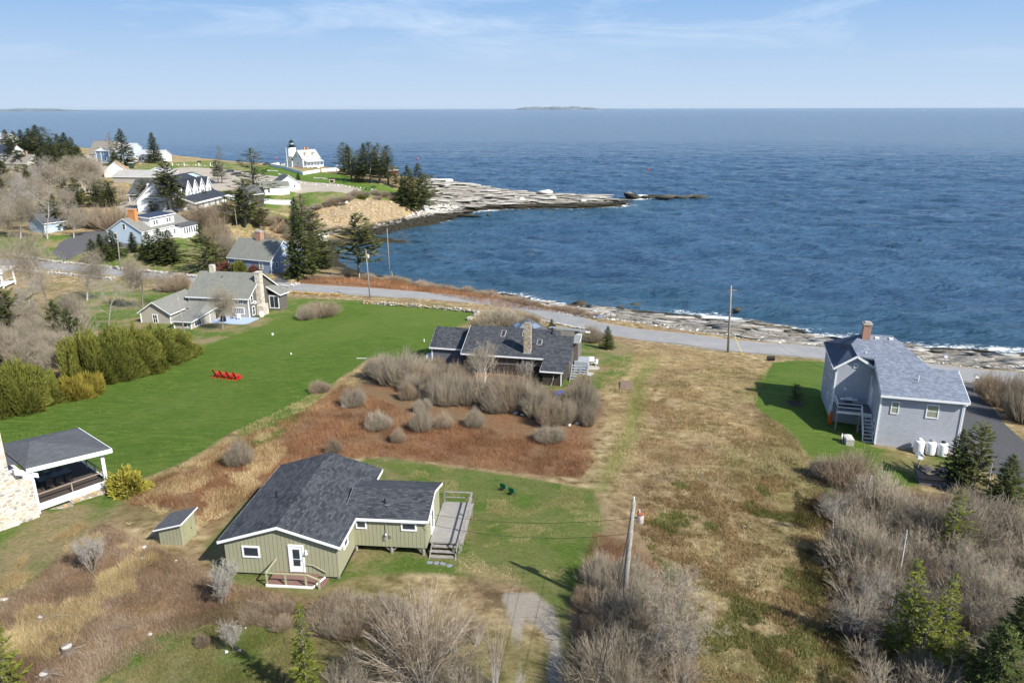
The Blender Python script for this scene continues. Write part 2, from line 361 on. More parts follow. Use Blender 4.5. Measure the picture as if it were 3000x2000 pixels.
f = np.clip((rd-ROADW/2-.3)/3.0, 0, 1); f = f*f*(3-2*f)
H = H0*f+(rz-.10)*(1-f)
H = np.where((sdm < 1.5), H0, H)
# ---- zones, drawn as outlines on the ground
def WP(pts, HH=None): return [G(a, b, HH)[:2] for a, b in pts]
def zone(polys, cap=99):
    s = np.full(GX.shape, -9.0)
    for p in polys:
        q = np.array(p); x0, y0 = q.min(0)-6; x1, y1 = q.max(0)+6
        i0, i1 = np.searchsorted(XS, [x0, x1]); j0, j1 = np.searchsorted(YS, [y0, y1])
        if i1 <= i0 or j1 <= j0: continue
        s[j0:j1, i0:i1] = np.maximum(s[j0:j1, i0:i1], sdist(GX[j0:j1, i0:i1], GY[j0:j1, i0:i1], p))
    return np.clip(.5+np.minimum(s, cap)/6.0, 0, 1)
Z = {}
Z['lawn'] = zone([WP([(1065,888),(1150,893),(1270,903),(1396,919),(1375,937),(1330,965),(1285,985),(1262,1040),(1215,1062),(1090,1045),(985,1115),(860,1220),(760,1300),(698,1255),(600,1320),(526,1362),(421,1400),(345,1430),(260,1470),(150,1500),(60,1380),(0,1330),(-120,1330),(-120,1225),(60,1200),(180,1170),(330,1110),(545,1045),(620,1005),(760,958),(900,905),(990,885)]),
 WP([(985,1118),(760,1330),(690,1300),(700,1250)]),
 WP([(2262,1062),(2330,1056),(2420,1060),(2460,1200),(2560,1310),(2700,1335),(2830,1345),(2760,1400),(2680,1425),(2520,1425),(2385,1360),(2330,1275),(2260,1225),(2215,1190),(2200,1135),(2240,1090)]),
 WP([(2835,1170),(2850,1150),(2900,1200),(2960,1260),(3040,1330),(3040,1370),(2960,1310),(2880,1235)]),
 WP([(880,500),(1010,512),(1090,545),(1170,560),(1150,575),(1000,560),(880,540),(760,520),(740,500),(800,480)])])
Z['yard'] = zone([WP([(1045,1350),(1130,1340),(1250,1358),(1500,1392),(1740,1435),(1770,1540),(1720,1700),(1650,1800),(1660,1960),(1600,1960),(1640,1800),(1560,1720),(1440,1700),(1300,1690),(1060,1690),(900,1740),(640,1700),(600,1600),(700,1500)]),
 WP([(0,1520),(110,1500),(300,1440),(380,1450),(300,1530),(150,1660),(0,1790),(-80,1800),(-80,1540)]),
 WP([(180,860),(400,850),(560,845),(830,870),(1070,880),(1050,900),(760,980),(560,1040),(400,1000),(250,960),(120,900)]),
 WP([(-100,690),(300,690),(560,690),(640,690),(700,760),(800,815),(560,800),(350,780),(0,750),(-100,740)]),
 WP([(540,650),(660,660),(640,700),(560,740),(500,730)]),
 WP([(620,470),(880,500),(1170,560),(1300,590),(1000,590),(850,620),(700,600),(400,560),(350,520),(420,480)]),
 WP([(1720,975),(1800,1000),(1860,1040),(1840,1100),(1700,1170),(1600,1180),(1560,1100),(1640,1000)]),
 WP([(820,2010),(250,2020),(350,1900),(700,1760),(850,1800)]),
 WP([(1030,620),(760,610),(680,620),(740,650),(1000,650)])])
Z['bramble'] = zone([WP([(1090,1060),(1210,1075),(1290,1052),(1600,1120),(1700,1140),(1760,1130),(1760,1220),(1730,1320),(1680,1390),(1400,1330),(1200,1240),(1080,1150)]), WP([(1100,1120),(1250,1230),(1500,1300),(1690,1290),(1745,1350),(1700,1400),(1500,1385),(1250,1352),(1110,1338),(1020,1345),(860,1400),(700,1480),(620,1560),(560,1500),(380,1480),(400,1430),(560,1370),(700,1290),(900,1200),(1000,1130)]),
 WP([(300,1540),(470,1620),(640,1700),(900,1770),(860,1830),(600,1820),(480,1900),(250,2010),(-100,2030),(-100,1820),(100,1720)]),
 WP([(840,850),(1000,845),(1300,872),(1540,905),(1740,938),(1700,930),(1640,897),(1470,869),(1340,852),(1230,836),(1140,818),(1040,806),(900,812)]),
 WP([(500,690),(620,690),(680,760),(660,800),(560,700)]), WP([(1740,1560),(1700,1700),(1680,2050),(2050,2050),(1980,1700),(1850,1600)]), WP([(2380,1460),(2560,1430),(3100,1500),(3100,2100),(2500,2100),(2440,1700)])])
Z['gravel'] = zone([WP([(1480,1745),(1560,1735),(1620,1790),(1650,1900),(1668,2010),(1610,2010),(1600,1870),(1545,1800),(1520,1900),(1535,2010),(1515,2010),(1500,1850)]),
 WP([(420,500),(560,490),(700,500),(900,533),(1000,540),(1060,556),(1030,572),(870,566),(760,545),(640,560),(500,540),(380,532)]), WP([(1500,905),(1528,925),(1480,955),(1440,985),(1420,980),(1450,950)]),
 WP([(240,450),(300,470),(430,520),(380,540),(260,490),(160,480),(170,465)]), WP([(560,600),(480,590),(420,600),(380,580),(330,600),(400,660),(480,640)])])
Z['drive'] = zone([WP([(2835,1150),(2800,1120),(2850,1118),(2885,1160),(2940,1240),(3040,1330),(3100,1500),(3000,1440),(2920,1390),(2830,1360),(2800,1320)]),
 WP([(150,745),(175,712),(240,680),(330,672),(410,690),(400,730),(300,720),(230,745),(190,765)]), WP([(830,832),(800,822),(820,808),(860,812),(840,825)])])
rock_r = WP([(1500,885),(1560,900),(1640,915),(1740,930),(1760,931),(1901,952),(2010,967),(2133,985),(2280,1003),(2430,1018),(2700,1059),(3000,1094),(3200,1116)])
Z['rock'] = zone([rock_r+[(220,100),(220,140),(121,134)]+[p for p in SHORE[:15]],
  WP([(1235,600),(1215,560),(1235,535)])+[(-78,480),(-42,462),(-18,436),(2,416),(20,408),(44,404),(70,394),(62,365)]+[P(a, b, -.5)[:2] for a, b in ((1752,609),(1518,614),(1396,617),(1368,628),(1250,664))]])
band = np.clip(.5+(5.0-sdm)/6, 0, 1)*(sdm > -20)
Z['rock'] = np.maximum(Z['rock'], band)
Z['dirt'] = zone([WP([(905,700),(900,660),(960,610),(1060,585),(1150,592),(1180,620),(1200,650),(1150,672),(1080,684),(980,690)])])
Z['path'] = zone([WP([(1900,1040),(1880,1080),(1850,1110),(1845,1180),(1830,1260),(1780,1360),(1735,1440),(1770,1440),(1820,1360),(1870,1260),(1890,1180),(1885,1120),(1930,1070)])])
Z['gravel'] = np.maximum(Z['gravel'], np.clip(.5+(3.75-rd)/6, 0, 1))
Z['lawn'] = np.maximum(Z['lawn'], zone([WP([(1090,1350),(1250,1362),(1500,1396),(1730,1438),(1755,1540),(1700,1700),(1655,1800),(1675,2010),(1650,2010),(1620,1790),(1520,1690),(1400,1640),(1380,1480),(1200,1400)])], -.11))
p_ = sdist(GX, GY, WP([(2590,1318),(2700,1335),(2790,1352),(2740,1400),(2640,1385),(2560,1340)])); Z['lawn'] = np.where(p_ > 0, np.minimum(Z['lawn'], .492), Z['lawn'])
p_ = sdist(GX, GY, WP([(2262,1062),(2240,1090),(2200,1135),(2215,1190),(2260,1225),(2330,1275),(2385,1360),(2430,1340),(2340,1240),(2260,1180),(2250,1110),(2300,1070)])); Z['lawn'] = np.where(p_ > 0, np.minimum(Z['lawn'], .56), Z['lawn'])
bl = WP([(300,1540),(470,1620),(640,1700),(900,1770),(860,1830),(600,1820),(480,1900),(250,2010),(-100,2030),(-100,1820),(100,1720)])
ins_ = sdist(GX, GY, bl); Z['bramble'] = np.where((ins_ > -2), np.minimum(Z['bramble'], .5+.09), Z['bramble'])
# rock relief
rk = np.clip((Z['rock']-.4)*4, 0, 1)*(sdm > -12)
ang = R_(-12); u = GX*math.cos(ang)+GY*math.sin(ang); v_ = -GX*math.sin(ang)+GY*math.cos(ang)
st = fbm(u/14, v_/1.9, 3); st2 = fbm(u/5, v_/4.5, 3)
step = np.floor(st*7+st2*1.5)/7
near = np.clip((260-GY)/60, 0, 1)
relief = ((step-.45)*1.7+(st2-.45)*1.5)*(.55+.45*near)+(fbm(GX/1.6, GY/1.6, 2)-.4)*.5
H = H+rk*relief*np.clip((rd-ROADW/2-1)/4, 0, 1)*np.clip(sdm/6+.6, 0, 1)
gully = np.clip((Z['dirt']-.5)*4, 0, 1); H = H+gully*((fbm(GX/3, GY/3, 4)-.45)*2.6)
H = H+(1-rk)*(fbm(GX/6, GY/6, 3)-.45)*.35*(1-np.clip((Z['lawn']-.3)*4, 0, 1))*np.clip((rd-4)/4, 0, 1)*(sdm > 3)
def gz(x, y): return float(sample(H, x, y))
# ---- build the ground sheet
ny, nx = GX.shape
idx = np.arange(ny*nx).reshape(ny, nx)
q = np.stack([idx[:-1, :-1], idx[:-1, 1:], idx[1:, 1:], idx[1:, :-1]], -1).reshape(-1, 4)
keep = (sdm[:-1, :-1] > -14).ravel(); q = q[keep]
used = np.zeros(ny*nx, bool); used[q.ravel()] = True; remap = np.cumsum(used)-1
VV = np.stack([GX.ravel(), GY.ravel(), H.ravel()], -1)[used]
zc = lambda *n: np.stack([Z[k].ravel()[used] for k in n], -1)
wet = np.clip(sdm/12+.0, 0, 1)*np.clip(H/2.2, 0, 1)
Z['wet'] = np.clip(1-np.clip((H-.3)/2.8, 0, 1), 0, 1)
def ground_mat():
    m, N, L, b = newmat('ground_surface'); g = N.new('ShaderNodeNewGeometry'); pos = g.outputs['Position']
    A1 = nd(N, 'Attribute', attribute_name='zone_a'); A2 = nd(N, 'Attribute', attribute_name='zone_b')
    s1 = N.new('ShaderNodeSeparateColor'); s2 = N.new('ShaderNodeSeparateColor'); L.new(A1.outputs[0], s1.inputs[0]); L.new(A2.outputs[0], s2.inputs[0])
    nA = noise(N, L, pos, .9, 6, .65); nB = noise(N, L, pos, .16, 5, .6); nC = noise(N, L, pos, 4.0, 8, .78); nD = noise(N, L, pos, 22, 3, .7); nE = noise(N, L, pos, .05, 4, .55)
    def edge(v, amp, soft=.04):
        a = nd(N, 'Math', operation='MULTIPLY_ADD', i_1=amp); L.new(nA, a.inputs[0]); L.new(v, a.inputs[2])
        if amp > .05:
            a2 = nd(N, 'Math', operation='MULTIPLY_ADD', i_1=amp*2.2, i_2=-amp*1.1); L.new(nB, a2.inputs[0]); a3 = nd(N, 'Math', operation='ADD'); L.new(a.outputs[0], a3.inputs[0]); L.new(a2.outputs[0], a3.inputs[1]); a = a3
        r = nd(N, 'MapRange'); r.inputs[1].default_value = .5+amp*.5-soft; r.inputs[2].default_value = .5+amp*.5+soft; L.new(a.outputs[0], r.inputs[0]); return r.outputs[0]
    # dry meadow
    mea = ramp(N, L, nA, (.32, (.13, .095, .042)), (.43, (.28, .205, .10)), (.54, (.43, .33, .175)), (.66, (.60, .48, .28)))
    mea = mixc(N, L, ramp(N, L, nB, (.46, 0.0), (.62, .65)), mea, ramp(N, L, nC, (.36, (.16, .10, .055)), (.64, (.38, .265, .165))))
    mea = mixc(N, L, ramp(N, L, nE, (.52, 0.0), (.62, .6)), mea, ramp(N, L, nC, (.36, (.09, .10, .022)), (.64, (.24, .23, .085))))
    mea = mixc(N, L, ramp(N, L, noise(N, L, pos, .33, 6, .75), (.56, 0.0), (.66, .6)), mea, (.085, .058, .026))
    # yard: patchy green and straw
    yd = mixc(N, L, ramp(N, L, nB, (.45, 0.0), (.62, 1.0)), ramp(N, L, nC, (.36, (.060, .120, .014)), (.64, (.145, .22, .042))), ramp(N, L, nC, (.36, (.19, .155, .07)), (.64, (.38, .31, .165))))
    yd = mixc(N, L, ramp(N, L, nA, (.5, 0.0), (.68, .6)), yd, (.30, .25, .13))
    mpl = nd(N, 'Mapping'); mpl.inputs['Rotation'].default_value = (0, 0, R_(35)); mpl.inputs['Scale'].default_value = (.5, 1.6, 1); L.new(pos, mpl.inputs[0]); nL = noise(N, L, mpl.outputs[0], 1.1, 8, .8)
    lw = ramp(N, L, nL, (.36, (.058, .118, .014)), (.5, (.102, .168, .023)), (.64, (.17, .235, .050)))
    lw = mixc(N, L, ramp(N, L, nB, (.35, 0.0), (.7, .35)), lw, (.060, .125, .018))
    lw = mixc(N, L, ramp(N, L, nE, (.50, 0.0), (.66, .5)), lw, (.155, .205, .048))
    bra = ramp(N, L, nC, (.32, (.11, .050, .026)), (.5, (.25, .13, .068)), (.68, (.42, .26, .155)))
    bra = mixc(N, L, ramp(N, L, nB, (.42, 0.0), (.60, .75)), bra, ramp(N, L, nD, (.34, (.14, .095, .045)), (.66, (.32, .235, .14))))
    gra = ramp(N, L, nD, (.3, (.30, .26, .21)), (.5, (.43, .38, .315)), (.7, (.55, .50, .42)))
    gra = mixc(N, L, ramp(N, L, nB, (.4, 0.0), (.7, .4)), gra, (.28, .24, .18))
    # rock: strata
    mp = nd(N, 'Mapping'); mp.inputs['Rotation'].default_value = (0, 0, R_(12)); mp.inputs['Scale'].default_value = (.16, 1.5, 2.2); L.new(pos, mp.inputs[0])
    rs = noise(N, L, mp.outputs[0], 1.3, 8, .7, .3); vor = nd(N, 'TexVoronoi', i_Scale=.45, feature='DISTANCE_TO_EDGE')
    mp2 = nd(N, 'Mapping'); mp2.inputs['Rotation'].default_value = (0, 0, R_(12)); mp2.inputs['Scale'].default_value = (.5, 1.6, 1); L.new(pos, mp2.inputs[0]); L.new(mp2.outputs[0], vor.inputs[0])
    rc = ramp(N, L, rs, (.28, (.09, .08, .065)), (.42, (.21, .195, .165)), (.55, (.33, .31, .275)), (.75, (.48, .46, .42)))
    rc = mixc(N, L, ramp(N, L, nB, (.5, 0.0), (.7, .35)), rc, (.30, .23, .15))
    rc = mixc(N, L, ramp(N, L, vor.outputs[0], (.0, .75), (.06, 0.0)), rc, (.06, .052, .045))
    di = ramp(N, L, nA, (.3, (.17, .12, .065)), (.5, (.32, .235, .13)), (.7, (.44, .35, .225)))
    vs = nd(N, 'TexVoronoi', i_Scale=1.1); L.new(pos, vs.inputs[0]); di = mixc(N, L, ramp(N, L, vs.outputs[0], (.2, .7), (.34, 0.0)), di, (.50, .45, .37))
    dr = ramp(N, L, nC, (.3, (.095, .095, .10)), (.7, (.15, .15, .155)))
    c = mixc(N, L, edge(s2.outputs[2], .18, .12), mea, ramp(N, L, nC, (.3, (.14, .175, .035)), (.7, (.27, .29, .09))))
    c = mixc(N, L, edge(s1.outputs[2], .26, .14), c, bra)
    c = mixc(N, L, edge(s1.outputs[1], .12, .06), c, yd)
    c = mixc(N, L, edge(s1.outputs[0], .11, .04), c, lw)
    c = mixc(N, L, edge(A1.outputs['Alpha'], .09, .03), c, gra)
    c = mixc(N, L, edge(s2.outputs[1], .10, .04), c, di)
    c = mixc(N, L, edge(s2.outputs[0], .10, .03), c, rc)
    wv = nd(N, 'Attribute', attribute_name='wet'); wm = nd(N, 'Math', operation='MULTIPLY_ADD', i_1=.5); L.new(nA, wm.inputs[0]); L.new(wv.outputs['Fac'], wm.inputs[2])
    wr = ramp(N, L, wm.outputs[0], (.62, 0.0), (.95, 1.0)); c = mixc(N, L, wr, c, ramp(N, L, nC, (.35, (.018, .016, .012)), (.7, (.07, .062, .035))))
    c = mixc(N, L, edge(A2.outputs['Alpha'], .01, .01), c, dr)
    L.new(c, b.inputs[0]); b.inputs['Roughness'].default_value = .95; b.inputs['Specular IOR Level'].default_value = .12
    bp = nd(N, 'Bump', i_Strength=.9, i_Distance=.18); ad = nd(N, 'Math', operation='ADD'); L.new(nC, ad.inputs[0]); L.new(nD, ad.inputs[1])
    ad2 = nd(N, 'Math', operation='MULTIPLY_ADD', i_1=1.2); L.new(rs, ad2.inputs[0]); L.new(ad.outputs[0], ad2.inputs[2]); L.new(ad2.outputs[0], bp.inputs['Height']); L.new(bp.outputs[0], b.inputs['Normal'])
    return m
gm = mkmesh('ground', VV, remap[q], ground_mat(), True, attrs={'zone_a': ('FLOAT_COLOR', zc('lawn', 'yard', 'bramble', 'gravel')), 'zone_b': ('FLOAT_COLOR', zc('rock', 'dirt', 'path', 'drive')), 'wet': ('FLOAT', zc('wet'))})
tag(link('ground', gm), kind='structure')
# ---- road sheet
def strip(name, line, wd, mat, lift=.0):
    line = np.asarray(line); t = np.gradient(line[:, :2], axis=0); t /= np.linalg.norm(t, axis=1)[:, None]; nrm = np.stack([-t[:, 1], t[:, 0]], -1)
    V = []; k = 6; wj = wd*(1+.03*np.sin(np.arange(len(line))*.9))
    for i in range(len(line)):
        for j in range(k+1):
            o = (j/k-.5)*wj[i]; V.append((line[i, 0]+nrm[i, 0]*o, line[i, 1]+nrm[i, 1]*o, line[i, 2]+lift-.00-abs(j/k-.5)*.08))
    n = len(line); ii = np.arange(n*(k+1)).reshape(n, k+1)
    Fq = np.stack([ii[:-1, :-1], ii[1:, :-1], ii[1:, 1:], ii[:-1, 1:]], -1).reshape(-1, 4)
    return tag(link(name, mkmesh(name, np.array(V), Fq, mat, True)), kind='structure')
def asphalt():
    m, N, L, b = newmat('worn_asphalt'); g = N.new('ShaderNodeNewGeometry'); pos = g.outputs['Position']
    n1 = noise(N, L, pos, .35, 6, .6); n2 = noise(N, L, pos, 14, 4, .7)
    c = ramp(N, L, n1, (.3, (.235, .235, .235)), (.7, (.30, .298, .292))); c = mixc(N, L, ramp(N, L, n2, (.3, 0.0), (.8, .5)), c, (.22, .22, .22))
    vo = nd(N, 'TexVoronoi', i_Scale=.22, feature='DISTANCE_TO_EDGE', i_Randomness=1.0); L.new(pos, vo.inputs[0])
    c = mixc(N, L, ramp(N, L, vo.outputs[0], (0, .5), (.012, 0.0)), c, (.12, .12, .12))
    L.new(c, b.inputs[0]); b.inputs['Roughness'].default_value = .9; return m
strip('road', RL, ROADW, asphalt(), .0)
# ------------------------------------------------------------------ sea
SX = axis([(-45000,-6000,6500),(-6000,-1500,600),(-1500,-760,60),(-760,-280,3.4),(-280,-90,2.2),(-90,160,1.2),(160,460,2.4),(460,800,3.6),(800,1500,60),(1500,6000,600),(6000,45000,6500)])
SY = axis([(90,135,3),(135,330,1.0),(330,520,1.6),(520,760,2.4),(760,1100,4),(1100,1500,14),(1500,6000,250),(6000,33000,3000)])
X2, Y2 = np.meshgrid(SX, SY); hh = np.zeros_like(X2); rr = np.random.default_rng(3)
for i in range(46):
    lam = 3.2*1.075**i; th = R_(250+rr.normal()*26); a = .0145*lam**.86*(.5 if lam > 40 else 1)
    k = 2*math.pi/lam; ph = rr.random()*7; s_ = np.sin(k*(X2*math.cos(th)+Y2*math.sin(th))+ph)
    hh += a*(1-2*np.sqrt(np.abs(s_)*.999+.001)+.3)*.5+a*s_*.5
gx = np.gradient(SX)[None, :]; gy = np.gradient(SY)[:, None]
hh *= np.clip(2.4-np.maximum(gx, gy)/2.5, 0, 1)*np.clip(1.2-(np.hypot(X2, Y2)-250)/800, 0, 1)*np.clip((760-np.abs(X2))/260, 0, 1)
near_m = (X2 > -500) & (X2 < 300) & (Y2 < 640); sd2 = np.full(X2.shape, -60.0)
sd2[near_m] = sdist(X2[near_m], Y2[near_m], SHORE)
isl = [P(a, b, 0)[:2] for a, b in ((1838,574),(1870,580),(1960,581),(2070,578),(2060,570),(1940,566),(1850,568))]
sdi = np.full(X2.shape, -60.0); sdi[near_m] = sdist(X2[near_m], Y2[near_m], isl)
hh *= np.clip(-sd2/14, .25, 1)
foam = np.clip(1+np.maximum(sd2, sdi*3-3)/(13.0+9*np.clip((X2-5)/60, 0, 1)), 0, 1)
exposed = np.clip((X2+70)/60, .3, 1)*np.clip(1.30-fbm(X2/16, Y2/16, 2)*1.45, 0, 1)
foam = foam*exposed
for px_, py_, a_, b_, k_ in ((2110,925,9,4,.55),(2035,908,12,2.2,.5),(1990,900,8,1.6,.45),(1560,880,6,2.5,.55),(1455,860,6,2.5,.55),(1700,893,7,2,.45),(1640,888,6,2,.4),(2330,960,10,3,.35),(2440,985,10,3,.35),(2760,1012,12,3,.4),(2960,1022,9,3,.5),(1810,602,9,5,.5),(1790,588,8,4,.4),(985,740,3.5,9,.55),(2180,935,9,2.5,.4)):
    fx_, fy_ = P(px_, py_, 0)[:2]; foam = np.maximum(foam, foam*.6+k_*np.exp(-((X2-fx_)/a_)**2-((Y2-fy_)/b_)**2)+.0)
shal = np.clip(1+sd2/60.0, 0, 1)
si = np.arange(X2.size).reshape(X2.shape); sq = np.stack([si[:-1, :-1], si[:-1, 1:], si[1:, 1:], si[1:, :-1]], -1).reshape(-1, 4)
sq = sq[(sd2[:-1, :-1] < 12).ravel()]
def sea_mat():
    m, N, L, b = newmat('sea_water'); g = N.new('ShaderNodeNewGeometry'); pos = g.outputs['Position']
    mp = nd(N, 'Mapping'); mp.inputs['Rotation'].default_value = (0, 0, R_(-18)); mp.inputs['Scale'].default_value = (.42, 1, 1); L.new(pos, mp.inputs[0])
    n1 = noise(N, L, mp.outputs[0], .55, 6, .62); n2 = noise(N, L, mp.outputs[0], .085, 5, .6); n3 = noise(N, L, mp.outputs[0], .012, 5, .6); n4 = noise(N, L, pos, .9, 6, .7, .6)
    c = ramp(N, L, n2, (.38, (.017, .047, .096)), (.62, (.044, .097, .168)))
    c = mixc(N, L, ramp(N, L, n3, (.4, 0.0), (.65, .45)), c, (.042, .100, .170))
    sh = nd(N, 'Attribute', attribute_name='shallow'); c = mixc(N, L, ramp(N, L, sh.outputs['Fac'], (.25, 0.0), (1, .45)), c, (.030, .085, .110))
    fo = nd(N, 'Attribute', attribute_name='foam'); ma = nd(N, 'Math', operation='MULTIPLY_ADD', i_1=1.5, i_2=-.75); L.new(n4, ma.inputs[0])
    md = nd(N, 'Math', operation='ADD'); L.new(ma.outputs[0], md.inputs[0]); L.new(fo.outputs['Fac'], md.inputs[1])
    ff = ramp(N, L, md.outputs[0], (.62, 0.0), (.82, 1.0))
    wn = noise(N, L, mp.outputs[0], .30, 3, .5); wc = ramp(N, L, wn, (.765, 0.0), (.79, .85))
    mxx = nd(N, 'Math', operation='MAXIMUM'); L.new(ff, mxx.inputs[0]); L.new(wc, mxx.inputs[1])
    c = mixc(N, L, mxx.outputs[0], c, (.74, .77, .78)); L.new(c, b.inputs[0])
    L.new(ramp(N, L, mxx.outputs[0], (0, .12), (1, .8)), b.inputs['Roughness']); b.inputs['IOR'].default_value = 1.33; b.inputs['Specular IOR Level'].default_value = .22
    bp = nd(N, 'Bump', i_Strength=1.0, i_Distance=1.25); L.new(n1, bp.inputs['Height'])
    b2 = nd(N, 'Bump', i_Strength=.85, i_Distance=3.2); L.new(n2, b2.inputs['Height']); L.new(bp.outputs[0], b2.inputs['Normal']); n5 = noise(N, L, mp.outputs[0], .022, 6, .7); b3 = nd(N, 'Bump', i_Strength=.9, i_Distance=9.0); L.new(n5, b3.inputs['Height']); L.new(b2.outputs[0], b3.inputs['Normal']); L.new(b3.outputs[0], b.inputs['Normal'])
    return m
tag(link('sea', mkmesh('sea', np.stack([X2, Y2, hh], -1).reshape(-1, 3), sq, sea_mat(), True, attrs={'foam': ('FLOAT', foam), 'shallow': ('FLOAT', shal)})), kind='structure')
# distant islands on the horizon
def island(name, pxs, Y, zf, seed):
    rr = np.random.default_rng(seed); x0 = (pxs[0]-1500)/F*Y*1.0; x1 = (pxs[1]-1500)/F*Y
    n = 60; V = []; 
    for j, (yy, hk) in enumerate(((0, -.3), (60, .25), (400, 1.0), (1400, .8), (2200, -.3))):
        for i in range(n):
            t = i/(n-1); V.append((x0+(x1-x0)*t, Y+yy, max(-20, zf(t)*hk*(1+.12*math.sin(i*1.7+j)+.1*math.sin(i*.6)))if hk > 0 else -20))
    ii = np.arange(5*n).reshape(5, n); Fq = np.stack([ii[:-1, :-1], ii[:-1, 1:], ii[1:, 1:], ii[1:, :-1]], -1).reshape(-1, 4)
    m = plain('hazed_island_land', (.15, .19, .21), .9, .3, .004)  # blue-grey of distant haze painted into the land colour
    tag(link(name, mkmesh(name, np.array(V), Fq, m, True)), kind='structure')
island('island_middle', (1505,1806), 17000, lambda t: 62*min(1, t*9, (1-t)*2.6)*(1-.25*max(0, t-.6)), 1)
island('island_left', (-300,215), 15000, lambda t: 52*min(1, (1-t)*5)*(.8+.2*math.sin(t*9)), 2)
# ------------------------------------------------------------------ building helpers
SH_DARK = shingle('charcoal_shingle', (.026,.029,.035), (.098,.105,.118), (.015,.016,.019), 0, .36, .16)
SH_DARKR = shingle('charcoal_shingle_turned', (.026,.029,.035), (.098,.105,.118), (.015,.016,.019), 90, .36, .16)
SH_BLUE = shingle('blue_grey_shingle', (.115,.135,.175), (.245,.28,.345), (.09,.105,.13), 0, .34, .17)
SH_GREY = shingle('weathered_shingle', (.15,.155,.135), (.23,.235,.205), (.10,.10,.09), 0, .3, .14)
SH_GREYR = shingle('weathered_shingle_turned', (.17,.17,.15), (.25,.25,.225), (.11,.11,.10), 90, .3, .14)
SH_MID = shingle('slate_grey_shingle', (.075,.08,.088), (.115,.12,.13), (.05,.05,.055), 0)
SH_TAN = shingle('tan_shingle', (.22,.20,.165), (.29,.265,.22), (.15,.14,.12), 0)
SD_GREEN = lines_mat('olive_boards', (.315,.31,.205), .27, 'xy', .28, .10, .08)
SD_GREY = lines_mat('grey_shingle_wall', (.40,.42,.47), .19, 'z', .5, .14, .10, True)
SD_TAN = lines_mat('taupe_shingle_wall', (.40,.375,.32), .16, 'z', .6, .15, .12, True)
SD_BROWN = lines_mat('brown_shingle_wall', (.14,.125,.11), .18, 'z', .5, .15, .25, True)
SD_LOG = lines_mat('dark_log_wall', (.062,.047,.042), .24, 'z', .25, .3, .25)
SD_SLATE = lines_mat('slate_clapboard', (.115,.125,.15), .15, 'z', .6, .14, .06)
SD_LBLUE = lines_mat('pale_blue_clapboard', (.46,.56,.64), .15, 'z', .75, .14, .05)
SD_BLUE = lines_mat('greyish_blue_clapboard', (.22,.28,.38), .15, 'z', .75, .14, .06)
SD_WHITE = lines_mat('white_clapboard', (.74,.75,.76), .15, 'z', .8, .14, .04)
SD_DBLUE = lines_mat('strong_blue_clapboard', (.13,.27,.46), .18, 'z', .8, .14, .06)
FIELD = stonemat('fieldstone', [(.50,.44,.35), (.30,.27,.23), (.42,.33,.22), (.60,.55,.47), (.22,.21,.20)], (.62,.58,.51), 2.6, .09)
RUBBLE = stonemat('lichen_stone', [(.32,.30,.26), (.46,.43,.37), (.48,.30,.10), (.22,.20,.18), (.55,.50,.42)], (.10,.09,.08), 3.6, .05)
BRICK = brickmat('red_brick', (.30,.13,.08), (.42,.20,.12), (.38,.34,.30)); BRICKO = brickmat('orange_brick', (.50,.20,.06), (.60,.26,.09), (.42,.22,.12))
TW = M['white']
def window(par, x, y, z, w, h, face, mull=(1, 2), trim=.09, pane=None, frame=None, name='window'):
    """x,y,z = middle of the sill on the wall; face = S,N,E,W"""
    fr = MB(); pn = MB(); t = trim
    fr.box(-w/2-t, w/2+t, -.07, 0, -t, 0); fr.box(-w/2-t, w/2+t, -.07, 0, h, h+t); fr.box(-w/2-t, -w/2, -.07, 0, 0, h); fr.box(w/2, w/2+t, -.07, 0, 0, h)
    for i in range(1, mull[0]): fr.box(-w/2+w*i/mull[0]-.022, -w/2+w*i/mull[0]+.022, -.05, 0, 0, h)
    for i in range(1, mull[1]): fr.box(-w/2, w/2, -.045, 0, h*i/mull[1]-.022, h*i/mull[1]+.022)
    pn.box(-w/2, w/2, -.022, -.002, 0, h)
    o = fr.build(name, frame or TW, par, (x, y, z)); o.rotation_euler = (0, 0, {'S': 0, 'E': math.pi/2, 'N': math.pi, 'W': -math.pi/2}[face])
    pn.build('pane', pane or M['glass'], o)
    return o
def door(par, x, y, z, w, h, face, glass=True, mat=None, trim=.09):
    d = MB(); d.box(-w/2, w/2, -.05, 0, 0, h); d.box(-w/2-trim, -w/2, -.075, 0, 0, h+trim); d.box(w/2, w/2+trim, -.075, 0, 0, h+trim); d.box(-w/2, w/2, -.075, 0, h, h+trim)
    o = d.build('door', mat or TW, par, (x, y, z)); o.rotation_euler = (0, 0, {'S': 0, 'E': math.pi/2, 'N': math.pi, 'W': -math.pi/2}[face])
    if glass:
        g = MB(); g.box(-w*.27, w*.27, -.062, -.052, h*.52, h*.88); g.box(-w*.27, w*.27, -.062, -.052, h*.24, h*.49); g.build('pane', M['glass'], o)
    k = MB(); k.box(w*.36, w*.42, -.11, -.05, h*.46, h*.49); k.build('handle', M['metal'], o)
    return o
